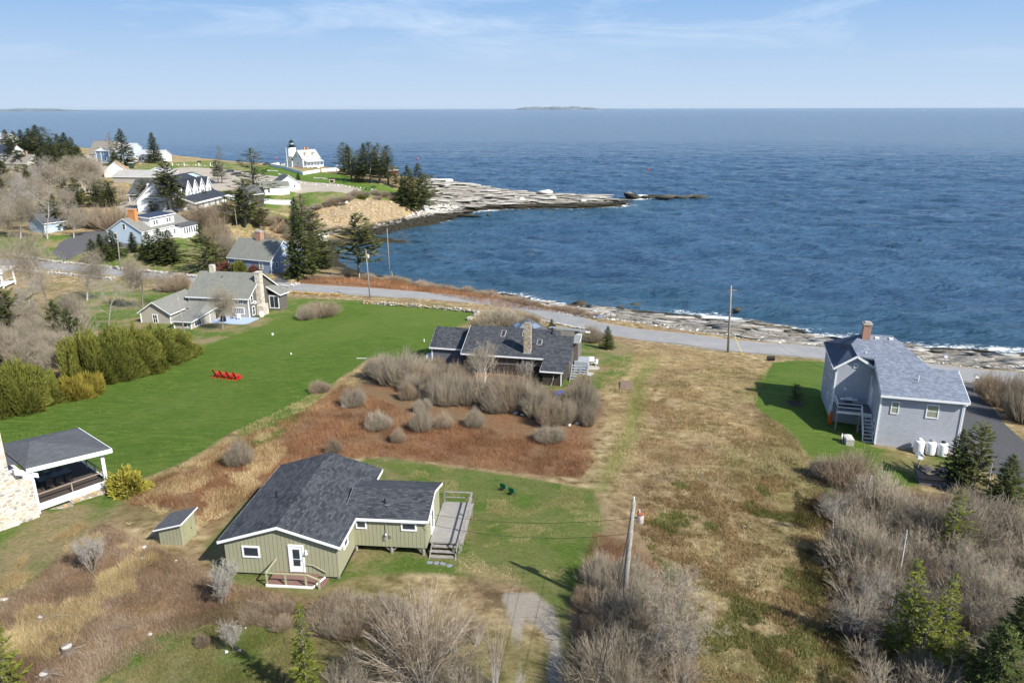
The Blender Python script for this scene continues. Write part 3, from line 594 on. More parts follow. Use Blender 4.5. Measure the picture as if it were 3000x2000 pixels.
def gable_x(par, x0, x1, y0, y1, zb, ze, zr, wm, rm, yr=None, over=.3, th=.12, trim=True, names=('wall', 'roof'), roof_cut=None):
    """ridge along x; returns wall, roof"""
    yr = (y0+y1)/2 if yr is None else yr; b = MB(); b.xprof([(y0, zb), (y1, zb), (y1, ze), (yr, zr), (y0, ze)], x0, x1); wl = b.build(names[0], wm, par)
    s1 = (zr-ze)/(yr-y0); s2 = (zr-ze)/(y1-yr); g = .04
    rb = MB(); rb.xprof([(y0-over, ze-over*s1+g), (yr, zr+g), (y1+over, ze-over*s2+g), (y1+over, ze-over*s2+g+th), (yr, zr+g+th), (y0-over, ze-over*s1+g+th)], x0-over, x1+over)
    rf = rb.build(names[1], rm, par)
    if trim:
        t = MB(); e = over+.012
        for xa, xb in ((x0-over-.03, x0-over-.004), (x1+over+.004, x1+over+.03)):
            t.xprof([(y0-e, ze-over*s1-.06), (yr, zr-.06), (y1+e, ze-over*s2-.06), (y1+e, ze-over*s2+g+th*.75), (yr, zr+g+th*.75), (y0-e, ze-over*s1+g+th*.75)], xa, xb)
        t.box(x0-over, x1+over, y0-over-.03, y0-over-.004, ze-over*s1-.07, ze-over*s1+g+th*.8); t.box(x0-over, x1+over, y1+over+.004, y1+over+.03, ze-over*s2-.07, ze-over*s2+g+th*.8)
        t.build('fascia', TW, rf)
    return wl, rf
def gable_y(par, x0, x1, y0, y1, zb, ze, zr, wm, rm, xr=None, over=.3, th=.12, trim=True, names=('wall', 'roof')):
    xr = (x0+x1)/2 if xr is None else xr; b = MB(); b.yprof([(x0, zb), (x1, zb), (x1, ze), (xr, zr), (x0, ze)], y0, y1); wl = b.build(names[0], wm, par)
    s1 = (zr-ze)/(xr-x0); s2 = (zr-ze)/(x1-xr); g = .04
    rb = MB(); rb.yprof([(x0-over, ze-over*s1+g), (xr, zr+g), (x1+over, ze-over*s2+g), (x1+over, ze-over*s2+g+th), (xr, zr+g+th), (x0-over, ze-over*s1+g+th)], y0-over, y1+over)
    rf = rb.build(names[1], rm, par)
    if trim:
        t = MB(); e = over+.012
        for ya, yb in ((y0-over-.03, y0-over-.004), (y1+over+.004, y1+over+.03)):
            t.yprof([(x0-e, ze-over*s1-.06), (xr, zr-.06), (x1+e, ze-over*s2-.06), (x1+e, ze-over*s2+g+th*.75), (xr, zr+g+th*.75), (x0-e, ze-over*s1+g+th*.75)], ya, yb)
        t.box(x0-over-.03, x0-over-.004, y0-over, y1+over, ze-over*s1-.07, ze-over*s1+g+th*.8); t.box(x1+over+.004, x1+over+.03, y0-over, y1+over, ze-over*s2-.07, ze-over*s2+g+th*.8)
        t.build('fascia', TW, rf)
    return wl, rf
def corners(par, pts, z0, z1, s=.12, mat=None):
    for x, y in pts: b = MB(); b.box(x-s/2-.01, x+s/2+.01, y-s/2-.01, y+s/2+.01, z0, z1); b.build('corner_board', mat or TW, par)
def railing(par, pts, h=.9, post=.09, mid=1, mat=None, every=1.7, name='railing'):
    b = MB()
    for p, q in zip(pts[:-1], pts[1:]):
        p = Vector(p); q = Vector(q); n = max(1, int((q-p).length/every)); up = Vector((0, 0, h))
        b.bar(p+up, q+up, post*1.5, .045)
        for i in range(mid): b.bar(p+up*((i+1)/(mid+1)), q+up*((i+1)/(mid+1)), .04, .09)
        for i in range(n+1):
            a = p+(q-p)*i/n; b.bar(a-Vector((0, 0, .2)), a+up-Vector((0, 0, .03)), post, post)
    return b.build(name, mat or M['greyw'], par)
def stairs(par, x, y, z0, z1, w, run, face, mat=None, n=4, name='stairs'):
    b = MB(); dx, dy = {'S': (0, -1), 'N': (0, 1), 'E': (1, 0), 'W': (-1, 0)}[face]; px, py = abs(dy), abs(dx)
    for i in range(n):
        t = (i+.5)/n; zc = z1+(z0-z1)*((i+1)/(n+.3)); cx = x+dx*run*t; cy = y+dy*run*t; hw = w/2; hd = run/n*.45
        b.box(cx-(px*hw+abs(dx)*hd), cx+(px*hw+abs(dx)*hd), cy-(py*hw+abs(dy)*hd), cy+(py*hw+abs(dy)*hd), zc-.045, zc)
    for s in (-1, 1): b.bar((x+px*s*w/2, y+py*s*w/2, z1-.12), (x+px*s*w/2+dx*run, y+py*s*w/2+dy*run, z0+.05), .05, .2)
    return b.build(name, mat or M['greyw'], par)
def chimney(par, x0, x1, y0, y1, z0, z1, mat, cap=True, name='chimney', capmat=None):
    b = MB(); b.box(x0, x1, y0, y1, z0, z1); o = b.build(name, mat, par)
    if cap:
        c = MB(); c.box(x0-.07, x1+.07, y0-.07, y1+.07, z1-.18, z1-.02); c.box(x0+.12, x1-.12, y0+.12, y1-.12, z1+.002, z1+.12); c.build('cap', capmat or M['concrete'], o)
    return o
def pipe(par, x, y, z0, z1, r=.05, mat=None):
    b = MB(); b.tube([(x, y, z0), (x, y, z1)], r, 8); b.tube([(x, y, z0), (x, y, z0+.06)], r*2.2, 8); return b.build('vent_pipe', mat or M['black'], par)
# ------------------------------------------------------------------ 1 olive cottage in the foreground
g1 = thing('house', (-18.4, 41.9, 17.4), -5, 'olive green board-sided cottage with a charcoal shingle roof and a side deck', 'house')
def green_house(h):
    gable_y(h, 0, 7.4, 0, 10.1, -.22, 2.12, 3.28, SD_GREEN, SH_DARKR, over=.28)
    gable_x(h, 7.0, 12.35, 3.45, 8.4, -.05, 2.1, 2.84, SD_GREEN, SH_DARK, over=.22, names=('wing_wall', 'wing_roof'))
    window(h, 1.75, 0, 1.05, .95, .62, 'S', (1, 1), .10); window(h, 7.4, 1.6, 1.1, .7, .5, 'E', (1, 1))
    window(h, 7.95, 3.45, 1.35, .55, .45, 'S', (1, 1), .09); window(h, 11.2, 3.45, 1.35, .85, .42, 'S', (1, 1), .10)
    d = door(h, 4.72, 0, .06, .82, 1.86, 'S')
    door(h, 12.35, 5.55, 0, .8, 1.85, 'E')
    lm = MB(); lm.box(5.32, 5.40, -.12, 0, 1.55, 1.62); lm.lathe([(.02, 1.62), (.1, 1.48), (.11, 1.44)], 10, (5.4, -.14)); lm.box(5.3, 5.42, -.03, 0, 1.46, 1.66); lm.build('porch_light', TW, h)
    # entry porch
    p = MB(); p.box(3.15, 6.1, -1.35, -.02, -.12, -.03); p.box(6.1, 6.75, -1.15, -.1, -.3, -.22)
    pm = lines_mat('red_brown_deck', (.20, .115, .095), .13, 'x', .6, .1, .12); po = p.build('porch', pm, h)
    t = MB(); t.box(3.13, 6.12, -1.39, -1.352, -.2, -.02); t.bar((6.12, -1.37, -.1), (6.6, -.35, -.02), .05, .12); t.build('porch_skirt', TW, po)
    t = MB()
    for x in (3.2, 4.4, 5.7): t.box(x-.05, x+.05, -1.34, -1.25, -.1, .72)
    t.bar((3.15, -1.3, .74), (5.8, -1.3, .74), .1, .06); t.bar((5.8, -1.3, .74), (6.6, -1.35, .45), .1, .06); t.box(6.5, 6.6, -1.4, -1.3, -.4, .42); t.bar((3.18, -1.3, .74), (3.4, -.05, .98), .09, .06)
    t.bar((5.35, -.08, .65), (5.75, -.08, .62), .05, .06); t.bar((5.75, -.08, .62), (6.6, -.1, .15), .05, .06); t.build('porch_railing', plain('olive_trim', (.34, .34, .21), .7, .1), po)
    # deck
    dk = MB(); dk.box(12.4, 14.7, 4.25, 9.75, -.14, -.02); do = dk.build('deck', M['deckw'], h)
    for i, (x, y) in enumerate(((12.6, 4.4), (14.55, 4.4), (14.55, 7), (14.55, 9.6), (12.6, 9.6))): b = MB(); b.box(x-.06, x+.06, y-.06, y+.06, -1.4, -.15); b.build('deck_post', M['greyw'], do)
    railing(do, [(14.6, 3.4, -.1), (14.6, 9.65, -.02), (12.5, 9.65, -.02)], .88, mid=1)
    stairs(h, 13.45, 4.25, -.85, -.02, 1.75, 1.35, 'S', n=4)
    bd = MB(); bd.box(7.45, 10.0, 9.0, 10.6, -.16, -.04); bo = bd.build('back_deck', M['deckw'], h); railing(bo, [(7.5, 10.5, -.04), (9.95, 10.5, -.04), (9.95, 9.1, -.04)], .88)
    # foundations, and the dark gap under the wing
    for x, y in ((7.45, 3.6), (9.9, 3.6), (12.1, 3.6), (12.1, 8.1), (7.3, .15), (9.9, 8.1)):
        b = MB(); b.tube([(x, y, -1.3), (x, y, -.06)], .11, 8)
        if y == 3.6 and x > 8: b.bar((x-.45, y, -.1), (x, y, -.5), .06, .09); b.bar((x+.45*(x < 12), y, -.1), (x, y, -.5), .06, .09)
        b.build('post', M['greyw'], h)
    b = MB(); b.box(0.03, 7.37, .06, 10.0, -1.2, -.01); b.build('foundation_or_gap', M['dark'], h)
    b = MB(); b.box(7.5, 12.2, 6.2, 6.3, -1.3, -.06); b.build('foundation_or_gap', M['dark'], h)  # near-black sheet painting the shaded gap under the raised wing
    m = MB(); m.box(9.55, 9.68, 3.36, 3.448, .78, 1.0); m.tube([(9.615, 3.40, 1.0), (9.615, 3.40, 2.0)], .025, 6); m.lathe([(.07, .84), (.08, .88), (.08, .95), (.04, .99)], 10, (9.615, 3.34)); m.build('electric_meter', M['metal'], h)
    m = MB(); m.box(9.45, 9.60, 3.37, 3.448, .45, .67); m.build('utility_box', M['metal'], h); m = MB(); m.box(9.85, 10.0, 3.38, 3.448, .66, .88); m.build('utility_box', M['metal'], h)
    pipe(h, 1.9, 4.2, 2.6, 3.35); pipe(h, 9.35, 4.6, 2.4, 2.95); m = MB(); m.tube([(9.65, 4.15, 2.3), (9.65, 4.15, 2.75)], .025, 6); m.bar((9.5, 4.15, 2.72), (9.8, 4.15, 2.72), .04, .05); m.tube([(9.65, 4.1, 2.32), (9.65, 4.1, 2.42)], .07, 8); m.build('service_mast', M['metal'], h)
green_house(g1)
for i, (dx, dy) in enumerate(((12.7, 2.6), (13.15, 2.55), (13.6, 2.5), (14.1, 2.3))):
    th = R_(-5); x = -18.4+dx*math.cos(th)-dy*math.sin(th); y = 41.9+dx*math.sin(th)+dy*math.cos(th)
    b = MB(); b.prism([(-.2, -.13), (.15, -.16), (.22, .05), (.05, .16), (-.18, .1)], 0, .06)
    o = b.build('paving_stone', plain('slate_blue_stone', (.22, .24, .26), .8, .15), None, (x, y, gz(x, y)-.01)); o.rotation_euler[2] = i*1.3; tag(o, 'flat blue-grey paving stone at the foot of the weathered deck steps', 'paving stone', 'paving stones by the deck steps')
# 2 shed
sx_, sy_, sz_ = G(470, 1595, H)
g2 = thing('shed', (sx_, sy_, sz_-.05), -9, 'small olive board shed with a sloping dark roof, left of the olive cottage', 'shed')
b = MB(); b.add([(0,0,-.3),(1.7,0,-.3),(1.7,1.7,-.3),(0,1.7,-.3),(0,0,1.2),(1.7,0,1.72),(1.7,1.7,1.85),(0,1.7,1.33)], [(3,2,1,0),(4,5,6,7),(0,1,5,4),(1,2,6,5),(2,3,7,6),(3,0,4,7)]); b.build('wall', SD_GREEN, g2)
b = MB(); b.slab([(-.25,-.2,1.25),(1.9,-.2,1.91),(1.9,1.9,2.07),(-.25,1.9,1.41)], .09); ro = b.build('roof', SH_MID, g2)
b = MB(); b.bar((-.26,-.22,1.19),(1.91,-.22,1.85),.03,.1); b.bar((1.92,-.22,1.85),(1.92,1.9,2.01),.03,.1); b.build('fascia', TW, ro)
b = MB(); b.box(1.702, 1.73, .3, 1.2, .05, 1.55); dd = b.build('door', plain('olive_door', (.30,.30,.18), .7, .08), g2); b = MB(); b.box(1.73, 1.76, 1.08, 1.14, .8, .9); b.build('handle', M['black'], dd)
b = MB(); b.box(1.72, 2.1, .3, 1.3, -.15, -.02); b.build('step', M['greyw'], g2)
# 3 fieldstone house with the screened porch, left edge
q0 = P(110, 1500, 16.6)
g3 = thing('house', (q0[0], q0[1], 16.6), 50, 'white-trimmed house with a fieldstone end wall and a roofed porch, at the left edge', 'house')
def stone_house(h):
    b = MB(); b.prism([(-6, -.9), (-.15, -.9), (-.15, .5), (-6, .5)], -1, 3.0); b.add([(-6,-.9,3),( -.9,-.9,3),(-.9,.5,3),(-6,.5,3),(-6,-.9,6.6),(-1.9,-.9,5.2),(-1.9,.5,5.2),(-6,.5,6.6)], [(4,5,6,7),(0,1,5,4),(1,2,6,5),(2,3,7,6),(3,0,4,7)])
    b.build('stone_wall', FIELD, h)
    b = MB(); b.prism([(-3.6, -1.1), (-1.5, -1.1), (-1.6, .3), (-3.6, .3)], -1, 8.6); b.box(-3.5, -1.7, -1.0, .2, 8.6, 8.75); b.build('chimney', FIELD, h)
    b = MB(); b.box(-6, -.3, .5, 9, -1, 3.4); b.build('wall', TW, h)
    b = MB(); b.slab([(-6.5, .6, 6.3), (-.5, .6, 4.1), (-.5, 9.3, 4.1), (-6.5, 9.3, 6.3)], .15); b.build('main_roof', SH_MID, h)
    # porch
    b = MB(); b.box(0, 5.2, 0, 5.4, .45, .62); fl = b.build('porch_floor', lines_mat('dark_porch_boards', (.075, .06, .052), .14, 'x', .5, .1, .1), h)
    b = MB(); b.box(-.15, 5.3, -.1, -.002, .12, .64); b.box(5.202, 5.3, 0, 5.4, .12, .64); b.build('skirt', TW, fl)
    for x, y in ((.1, .02), (5.1, .05), (5.1, 5.2), (2.6, 5.2), (.1, 5.2)): b = MB(); b.box(x-.13, x+.13, y-.1, y+.14, .6, 3.2); b.build('porch_post', TW, h)
    b = MB(); b.prism([(-.5, -.35), (.12, -.35), (.12, .1), (-.5, .1)], -.6, 3.55); b.slab([(-1.0, -.4, 4.0), (.45, -.4, 3.2), (.45, .15, 3.2), (-1.0, .15, 4.0)], .35); b.build('corner_pier', TW, h)
    b = MB(); b.add([(-.3,-.5,3.75),(5.7,-.5,3.2),(5.7,5.9,3.2),(-.3,5.9,3.75),(-.3,-.5,3.9),(5.7,-.5,3.35),(5.7,5.9,3.35),(-.3,5.9,3.9),(1.2,2.8,4.6)], [(3,2,1,0),(0,1,5,4),(1,2,6,5),(2,3,7,6),(3,0,4,7),(4,5,8),(5,6,8),(6,7,8),(7,4,8)]); rf = b.build('porch_roof', SH_MID, h)
    b = MB(); b.bar((-.3,-.53,3.72),(5.72,-.53,3.17),.06,.34); b.bar((5.73,-.5,3.17),(5.73,5.9,3.17),.06,.34); b.build('fascia', TW, rf)
    railing(h, [(.2, .02, .62), (5.0, .02, .62), (5.05, 5.2, .62), (.3, 5.2, .62)], .78, .08, 0, plain('weathered_rail', (.33, .26, .21), .8, .1))
    b = MB(); b.box(.1, 2.2, -.9, -.12, -.9, -.05); b.box(2.2, 5.1, -.45, .1, -.9, .1); b.build('stone_footing', RUBBLE, h)
    b = MB(); b.box(-.29, -.27, 1.3, 4.2, .7, 2.9); b.build('glass_door', M['glass'], h)
stone_house(g3)
def plocal(h, x, y, z): return h.matrix_world @ Vector((x, y, z))
bpy.context.view_layer.update()
tb = thing('dining_table', tuple(plocal(g3, 2.3, 2.6, .62)), 50, 'long dark dining table under the porch roof at the left edge', 'table')
b = MB(); b.box(-1.2, 1.2, -.5, .5, .7, .75); b.build('tabletop', M['black'], tb)
for x, y in ((-1.1, -.4), (1.1, -.4), (1.1, .4), (-1.1, .4)): b = MB(); b.box(x-.03, x+.03, y-.03, y+.03, 0, .7); b.build('leg', M['black'], tb)
def pchair(x, y, rz, first=None):
    if first: c = copytree(first); c.location = plocal(g3, x, y, .62); c.rotation_euler[2] = R_(50+rz); return c
    c = thing('porch_chair', tuple(plocal(g3, x, y, .62)), 50+rz, 'dark slatted chair drawn up to the porch dining table', 'chair', 'dark chairs round the porch table')
    b = MB(); b.box(-.22, .22, -.22, .22, .42, .46); b.build('seat', M['black'], c)
    b = MB(); b.box(-.22, .22, .2, .24, .9, .96); [b.box(-.2+.1*k-.015, -.2+.1*k+.015, .2, .235, .46, .9) for k in range(5)]; b.build('backrest', M['black'], c)
    for a, d in ((-.2, -.2), (.2, -.2), (.2, .2), (-.2, .2)): b = MB(); b.box(a-.02, a+.02, d-.02, d+.02, 0, .42); b.build('leg', M['black'], c)
    return c
c0 = pchair(1.6, 1.75, 180)
for a in ((2.3, 1.75, 180), (3.0, 1.75, 180), (1.6, 3.45, 0), (2.3, 3.45, 0), (3.0, 3.45, 0)): pchair(*a, first=c0)
# 4 dark log house in the middle
g4 = thing('house', (-11.0, 97.4, 12.5), -12, 'long dark log house with charcoal shingles and a tall fieldstone chimney', 'house')
def log_house(h):
    gable_x(h, 0.1, 5.3, 0, 6.6, -.6, 2.25, 4.0, SD_SLATE, SH_DARK, over=.3, names=('wing_wall', 'wing_roof'))
    b = MB(); b.box(.02, .2, -.03, .1, -.5, 2.2); b.build('corner_board', TW, h)
    # main block
    y0, yr, y1, ze, zr = -2.9, 2.0, 7.4, 2.85, 5.0
    b = MB(); b.xprof([(y0, -.9), (y1, -.9), (y1, ze), (yr, zr-.05), (y0, ze)], 5.35, 16.0); b.build('wall', SD_LOG, h)
    b = MB(); b.xprof([(y0+.1, -.9), (y1, -.9), (y1, ze), (yr, zr-.05), (y0+.1, ze)], 16.0, 19.3); b.build('end_wall', SD_BROWN, h)
    s = (zr-ze)/(yr-y0)
    b = MB(); b.slab([(5.1, y0-.4, ze-.4*s), (16.1, y0-.4, ze-.4*s), (19.6, y0-.4, ze-.4*s), (19.4, 1.0, zr-1.0*s), (17.6, 1.0, zr-1.0*s), (17.4, yr, zr), (5.1, yr, zr)], .14)
    b.slab([(5.1, yr, zr), (19.8, yr, zr), (19.8, y1+.3, ze-.2), (5.1, y1+.3, ze-.2)], .14)
    rf = b.build('roof', SH_DARK, h)
    b = MB(); b.box(5.1, 16.12, y0-.44, y0-.402, ze-.4*s-.2, ze-.4*s-.01); b.bar((5.08, y0-.4, ze-.4*s-.07), (5.08, yr, zr-.07), .03, .16); b.build('fascia', TW, rf)
    # front wing (right)
    b = MB(); b.xprof([(-5.7, -.6), (-2.8, -.6), (-2.8, 2.6), (-5.7, 1.9)], 16.35, 18.7); b.build('front_wing', SD_LOG, h)
    b = MB(); b.slab([(16.05, -6.1, 1.98), (19.0, -6.1, 1.98), (19.45, y0-.38, ze-.4*s+.03), (16.1, y0-.38, ze-.4*s+.03)], .13); wf = b.build('front_wing_roof', SH_DARK, h)
    b = MB(); b.box(16.05, 19.0, -6.14, -6.102, 1.8, 1.97); b.bar((16.03, -6.1, 1.9), (16.08, y0-.4, 2.58), .03, .14); b.build('fascia', TW, wf)
    b = MB(); b.box(18.62, 18.75, -5.75, -5.6, -.5, 1.8); b.box(16.0, 18.5, -6.1, -5.75, -.75, -.55); b.build('base_trim', M['white2'], h)
    # sunroom with a flat grey roof
    b = MB(); b.box(17.5, 19.9, 1.05, 4.6, -.5, 3.95); b.build('sunroom', SD_BROWN, h)
    b = MB(); b.slab([(17.35, .2, 3.9), (20.0, .2, 3.9), (20.2, 2.4, 4.35), (17.35, 2.4, 4.35)], .1); b.slab([(15.6, 3.2, 4.9), (20.6, 3.2, 4.6), (20.6, 5.0, 4.3), (15.6, 5.0, 4.6)], .1); sr = b.build('sunroom_roof', plain('grey_membrane', (.22, .24, .24), .8, .1), h)
    b = MB(); b.box(17.3, 20.15, 2.42, 2.6, 4.2, 4.5); b.bar((17.32, .2, 3.92), (17.32, 2.4, 4.37), .07, .1); b.bar((20.22, .3, 3.92), (20.22, 2.4, 4.37), .07, .1); b.bar((20.65, 3.2, 4.6), (21.0, 5.2, 4.0), .1, .2); b.build('fascia', M['white2'], sr)
    for k in range(5): window(h, 19.9, 1.5+.7*k, 1.6, .45, 1.9, 'E', (1, 1), .05, frame=M['greyw'])
    for x, w_ in ((8.4, 1.6), (11.2, 2.9), (15.1, 1.4)): window(h, x, y0, 1.5, w_, .8, 'S', (2 if w_ > 2 else 1, 1), .06, frame=M['greyw'])
    b = MB(); b.box(13.35, 14.25, -2.7, -1.9, 2.7, 6.9); ch = b.build('chimney', RUBBLE, h)
    b = MB(); b.box(13.2, 14.4, -2.85, -2.72, 2.95, 3.06); b.box(13.45, 14.15, -2.6, -2.0, 6.92, 7.0); b.build('flashing', M['metal'], ch)
    for x, yy, w_, hh_ in ((9.95, .1, .55, 1.15), (12.75, .4, .45, 1.0), (15.05, -1.0, .6, .9)):
        za = ze+s*(yy-y0); zb = ze+s*(yy+hh_-y0); b = MB(); t = .09
        b.bar((x-w_/2, yy, za+.06), (x-w_/2, yy+hh_, zb+.06), t, .1); b.bar((x+w_/2, yy, za+.06), (x+w_/2, yy+hh_, zb+.06), t, .1); b.bar((x-w_/2, yy, za+.06), (x+w_/2, yy, za+.06), t, .1); b.bar((x-w_/2, yy+hh_, zb+.06), (x+w_/2, yy+hh_, zb+.06), t, .1)
        o = b.build('skylight', plain('skylight_frame', (.33, .30, .25), .6, .1), h); b = MB(); b.slab([(x-w_/2+.04, yy+.04, za+.09), (x+w_/2-.04, yy+.04, za+.09), (x+w_/2-.04, yy+hh_-.04, zb+.09), (x-w_/2+.04, yy+hh_-.04, zb+.09)], .03); b.build('pane', M['glass'], o)
    # pyramid-roofed room behind
    b = MB(); n = 6; cx, cy, r = 11.6, 8.9, 3.2; hexp = [(cx+r*math.cos(math.pi*k/3), cy+r*math.sin(math.pi*k/3)) for k in range(6)]
    b.prism([(cx+(a-cx)*.88, cy+(c-cy)*.88) for a, c in hexp], -.8, 2.9); b.build('hexagonal_room', SD_BROWN, h)
    b = MB(); b.add([(a, c, 2.85) for a, c in hexp]+[(cx, cy, 4.5)], [(i, (i+1) % 6, 6) for i in range(6)]+[(5, 4, 3, 2, 1, 0)]); hr_ = b.build('hexagonal_roof', SH_MID, h)
    b = MB()
    for k in (3, 4, 5):
        p0 = Vector((*hexp[k], 2.85)); p1 = Vector((*hexp[(k+1) % 6], 2.85)); ap = Vector((cx, cy, 4.5)); nn = Vector((0, 0, .05))
        b.add([p0*.6+p1*.1+ap*.3+nn, p0*.1+p1*.6+ap*.3+nn, p0*.08+p1*.35+ap*.57+nn, p0*.35+p1*.08+ap*.57+nn], [(0, 1, 2, 3)])
    b.build('skylight', glassmat('sky_glass', (.16, .21, .27), .1), hr_)
    # deck, steps
    b = MB(); b.box(18.8, 22.6, -5.6, -4.2, -.5, -.38); b.prism([(19.2, -4.2), (23.2, -4.2), (22.0, -1.9), (19.4, -1.9)], -.5, -.385); b.build('deck', M['deckw'], h)
    gp = plain('grey_blue_steps', (.30, .33, .36), .7, .1)
    stairs(h, 20.0, -1.0, -.4, 1.5, 1.0, 3.0, 'S', gp, 8); stairs(h, 20.9, 1.2, -.3, 1.0, .9, 2.0, 'S', gp, 6)
    b = MB(); b.box(19.5, 21.3, .6, 3.0, -.4, 1.2); b.build('stair_landing', gp, h)
    b = MB(); b.tube([(17.0, -5.75, -.4), (17.5, -5.8, .1), (17.7, -5.76, .9), (17.75, -5.76, 1.4)], .035, 6); b.build('hose', M['white2'], h)
    b = MB(); b.box(-.9, -.1, .3, 1.1, -.3, .9); b.build('heat_pump', M['white2'], h)
    pipe(h, 16.4, 1.3, 4.6, 5.5, .09)
log_house(g4)
# 5 blue-grey shingled house, right
g5 = thing('house', (37.1, 70.3, 12.8), -15.5, 'tall grey shingled house with blue-grey roof, on the mown lawn at right', 'house')
def right_house(h):
    ze, m = 5.5, .35; Zr = lambda y: ze+m*y
    b = MB(); b.prism([(0, 0), (7.4, 0), (7.4, 8.8), (4.6, 8.8), (2.3, 14.2), (-3.6, 14.2), (-3.6, 5.6), (0, 5.6)], .0, 5.45)
    b.xprof([(0, 5.45), (8.7, 5.45), (4.35, Zr(4.35)-.12)], 5.3, 7.4); b.xprof([(0, 5.45), (14.0, 5.45), (9.4, Zr(9.4)-.4), (5.6, Zr(5.6)-.15)], 0.0, 2.2)
    b.add([(0,0,5.45),(5.3,0,5.45),(5.3,4.3,Zr(4.3)-.15),(0,5.6,Zr(5.6)-.15),(0,5.6,5.45),(5.3,8.8,5.45)], [(0,1,2,3),(0,3,4),(1,5,2),(3,2,5,4)])
    b.add([(-3.6,5.6,5.45),(0,5.6,5.45),(0,5.6,6.5),(-1.75,5.6,7.45),(-3.6,5.6,6.05),(-3.6,14.2,5.45),(-3.6,14.2,6.05),(0,14.2,5.45)], [(0,1,2,3,4),(5,0,4,6),(1,7,5)])
    b.build('wall', SD_GREY, h)
    z = .14; b = MB()
    b.slab([(-.15,-.42,Zr(-.42)+z),(7.75,-.42,Zr(-.42)+z),(7.65,4.35,Zr(4.35)+z),(5.2,4.35,Zr(4.35)+z),(2.2,9.45,Zr(9.45)+z),(-1.0,9.4,Zr(9.4)+z),(-2.2,7.4,Zr(7.4)+z),(-1.8,5.3,7.45+z),(-.15,5.2,Zr(5.2)+z)], .16)
    b.slab([(5.2,4.35,Zr(4.35)+z),(7.65,4.35,Zr(4.35)+z),(7.75,9.2,5.45+z),(5.0,9.2,5.45+z)], .16)
    b.slab([(2.2,9.45,Zr(9.45)+z),(5.2,4.35,Zr(4.35)+z),(5.0,9.2,5.5+z),(3.0,14.5,5.6+z)], .16)
    b.slab([(-1.0,9.4,Zr(9.4)+z),(2.2,9.45,Zr(9.45)+z),(3.0,14.5,5.7+z),(-4.0,14.5,6.1+z)], .16)
    rf = b.build('roof', SH_BLUE, h)
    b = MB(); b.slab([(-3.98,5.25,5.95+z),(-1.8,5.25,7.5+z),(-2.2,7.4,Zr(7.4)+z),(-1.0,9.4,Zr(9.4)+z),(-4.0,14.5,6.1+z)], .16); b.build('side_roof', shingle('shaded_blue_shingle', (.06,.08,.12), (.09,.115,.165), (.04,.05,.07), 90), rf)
    b = MB(); b.slab([(-1.8,5.25,7.5+z),(-2.2,7.4,Zr(7.4)+z),(.1,5.9,6.9+z),(.2,5.25,6.3+z)], .14); b.build('gable_roof', SH_BLUE, rf)
    b = MB(); b.box(-.2,7.8,-.50,-.44,Zr(-.42)-.1,Zr(-.42)+.12); b.bar((-3.98,5.22,5.98),(-1.8,5.22,7.53),.05,.22); b.bar((-1.8,5.22,7.53),(.25,5.22,6.3),.05,.22); b.bar((-4.02,5.2,5.98),(-4.02,14.5,6.12),.05,.16); b.bar((7.8,-.42,5.4),(7.7,4.35,7.05),.05,.18); b.bar((-.18,-.42,5.36),(-.18,4.5,7.05),.04,.12); b.build('fascia', TW, rf)
    corners(h, [(0, 0), (7.4, 0), (-3.6, 5.6), (0, 5.6), (-3.6, 14.2)], .0, 5.5, .14)
    b = MB(); b.prism([(-.02,-.04),(7.44,-.04),(7.44,8.8),(4.6,8.8),(2.3,14.2),(-3.6,14.2),(-3.6,5.6),(0,5.6)], -1.2, .0); b.build('foundation_or_gap', M['concrete'], h)
    window(h, 1.35, 0, 3.55, .58, 1.15, 'S', (1, 2), .09, M['glass2']); window(h, 4.75, 0, 3.45, .95, 1.25, 'S', (1, 2), .1, M['glass2'])
    window(h, -1.75, 5.6, 6.25, .3, .3, 'S', (2, 2), .08)
    window(h, 0, 1.3, .7, .8, 1.3, 'W', (1, 2), .08); door(h, 0, 4.6, 2.4, .8, 2.0, 'W', False)
    for y, zz_, w_, h_ in ((6.6, 2.6, .6, .8), (8.2, 4.0, .7, .9), (9.6, 4.0, .7, .9), (9.2, 1.2, .5, .6), (11.6, 4.9, .6, 1.0), (12.6, 1.5, .6, .8), (6.6, .3, .5, .8)): window(h, -3.6, y, zz_, w_, h_, 'W', (1, 2), .08)
    c = chimney(h, -1.0, -.2, 8.4, 9.3, 7.8, 10.4, BRICK); b = MB(); b.box(-1.1, -.1, 8.3, 9.4, 8.3, 8.42); b.build('flashing', M['metal'], c)
    for x in (.55, 1.95):
        b = MB(); b.box(x-.22, x+.22, 8.6, 9.0, 8.5, 8.85); b.build('roof_vent', M['white2'], h)
    pipe(h, 3.6, 2.2, 6.2, 6.95, .055, TW); pipe(h, -.9, 5.9, 7.3, 8.0, .055, TW)
    # deck over the alcove
    dk = MB(); dk.box(-3.5, -.02, 2.9, 5.58, 1.95, 2.1); do = dk.build('deck', plain('dark_deck', (.12, .125, .14), .8, .1), h)
    for x in (-3.4, -1.2): b = MB(); b.box(x-.08, x+.08, 2.95, 3.1, -.6, 1.95); b.build('deck_post', M['greyw'], do)
    railing(do, [(-3.45, 5.5, 2.1), (-3.45, 2.95, 2.1), (-1.1, 2.95, 2.1)], .85, .08, 1, M['white2']); b = MB(); b.box(-3.52, -.05, 2.86, 2.9, 1.85, 2.12); b.build('skirt', M['white2'], do)
    stairs(h, -.55, 2.9, -.2, 2.1, .95, 2.4, 'S', M['white2'], 8); railing(h, [(-1.08, 2.9, 2.1), (-1.08, .55, -.1)], .8, .07, 1, M['white2'], name='stair_railing')
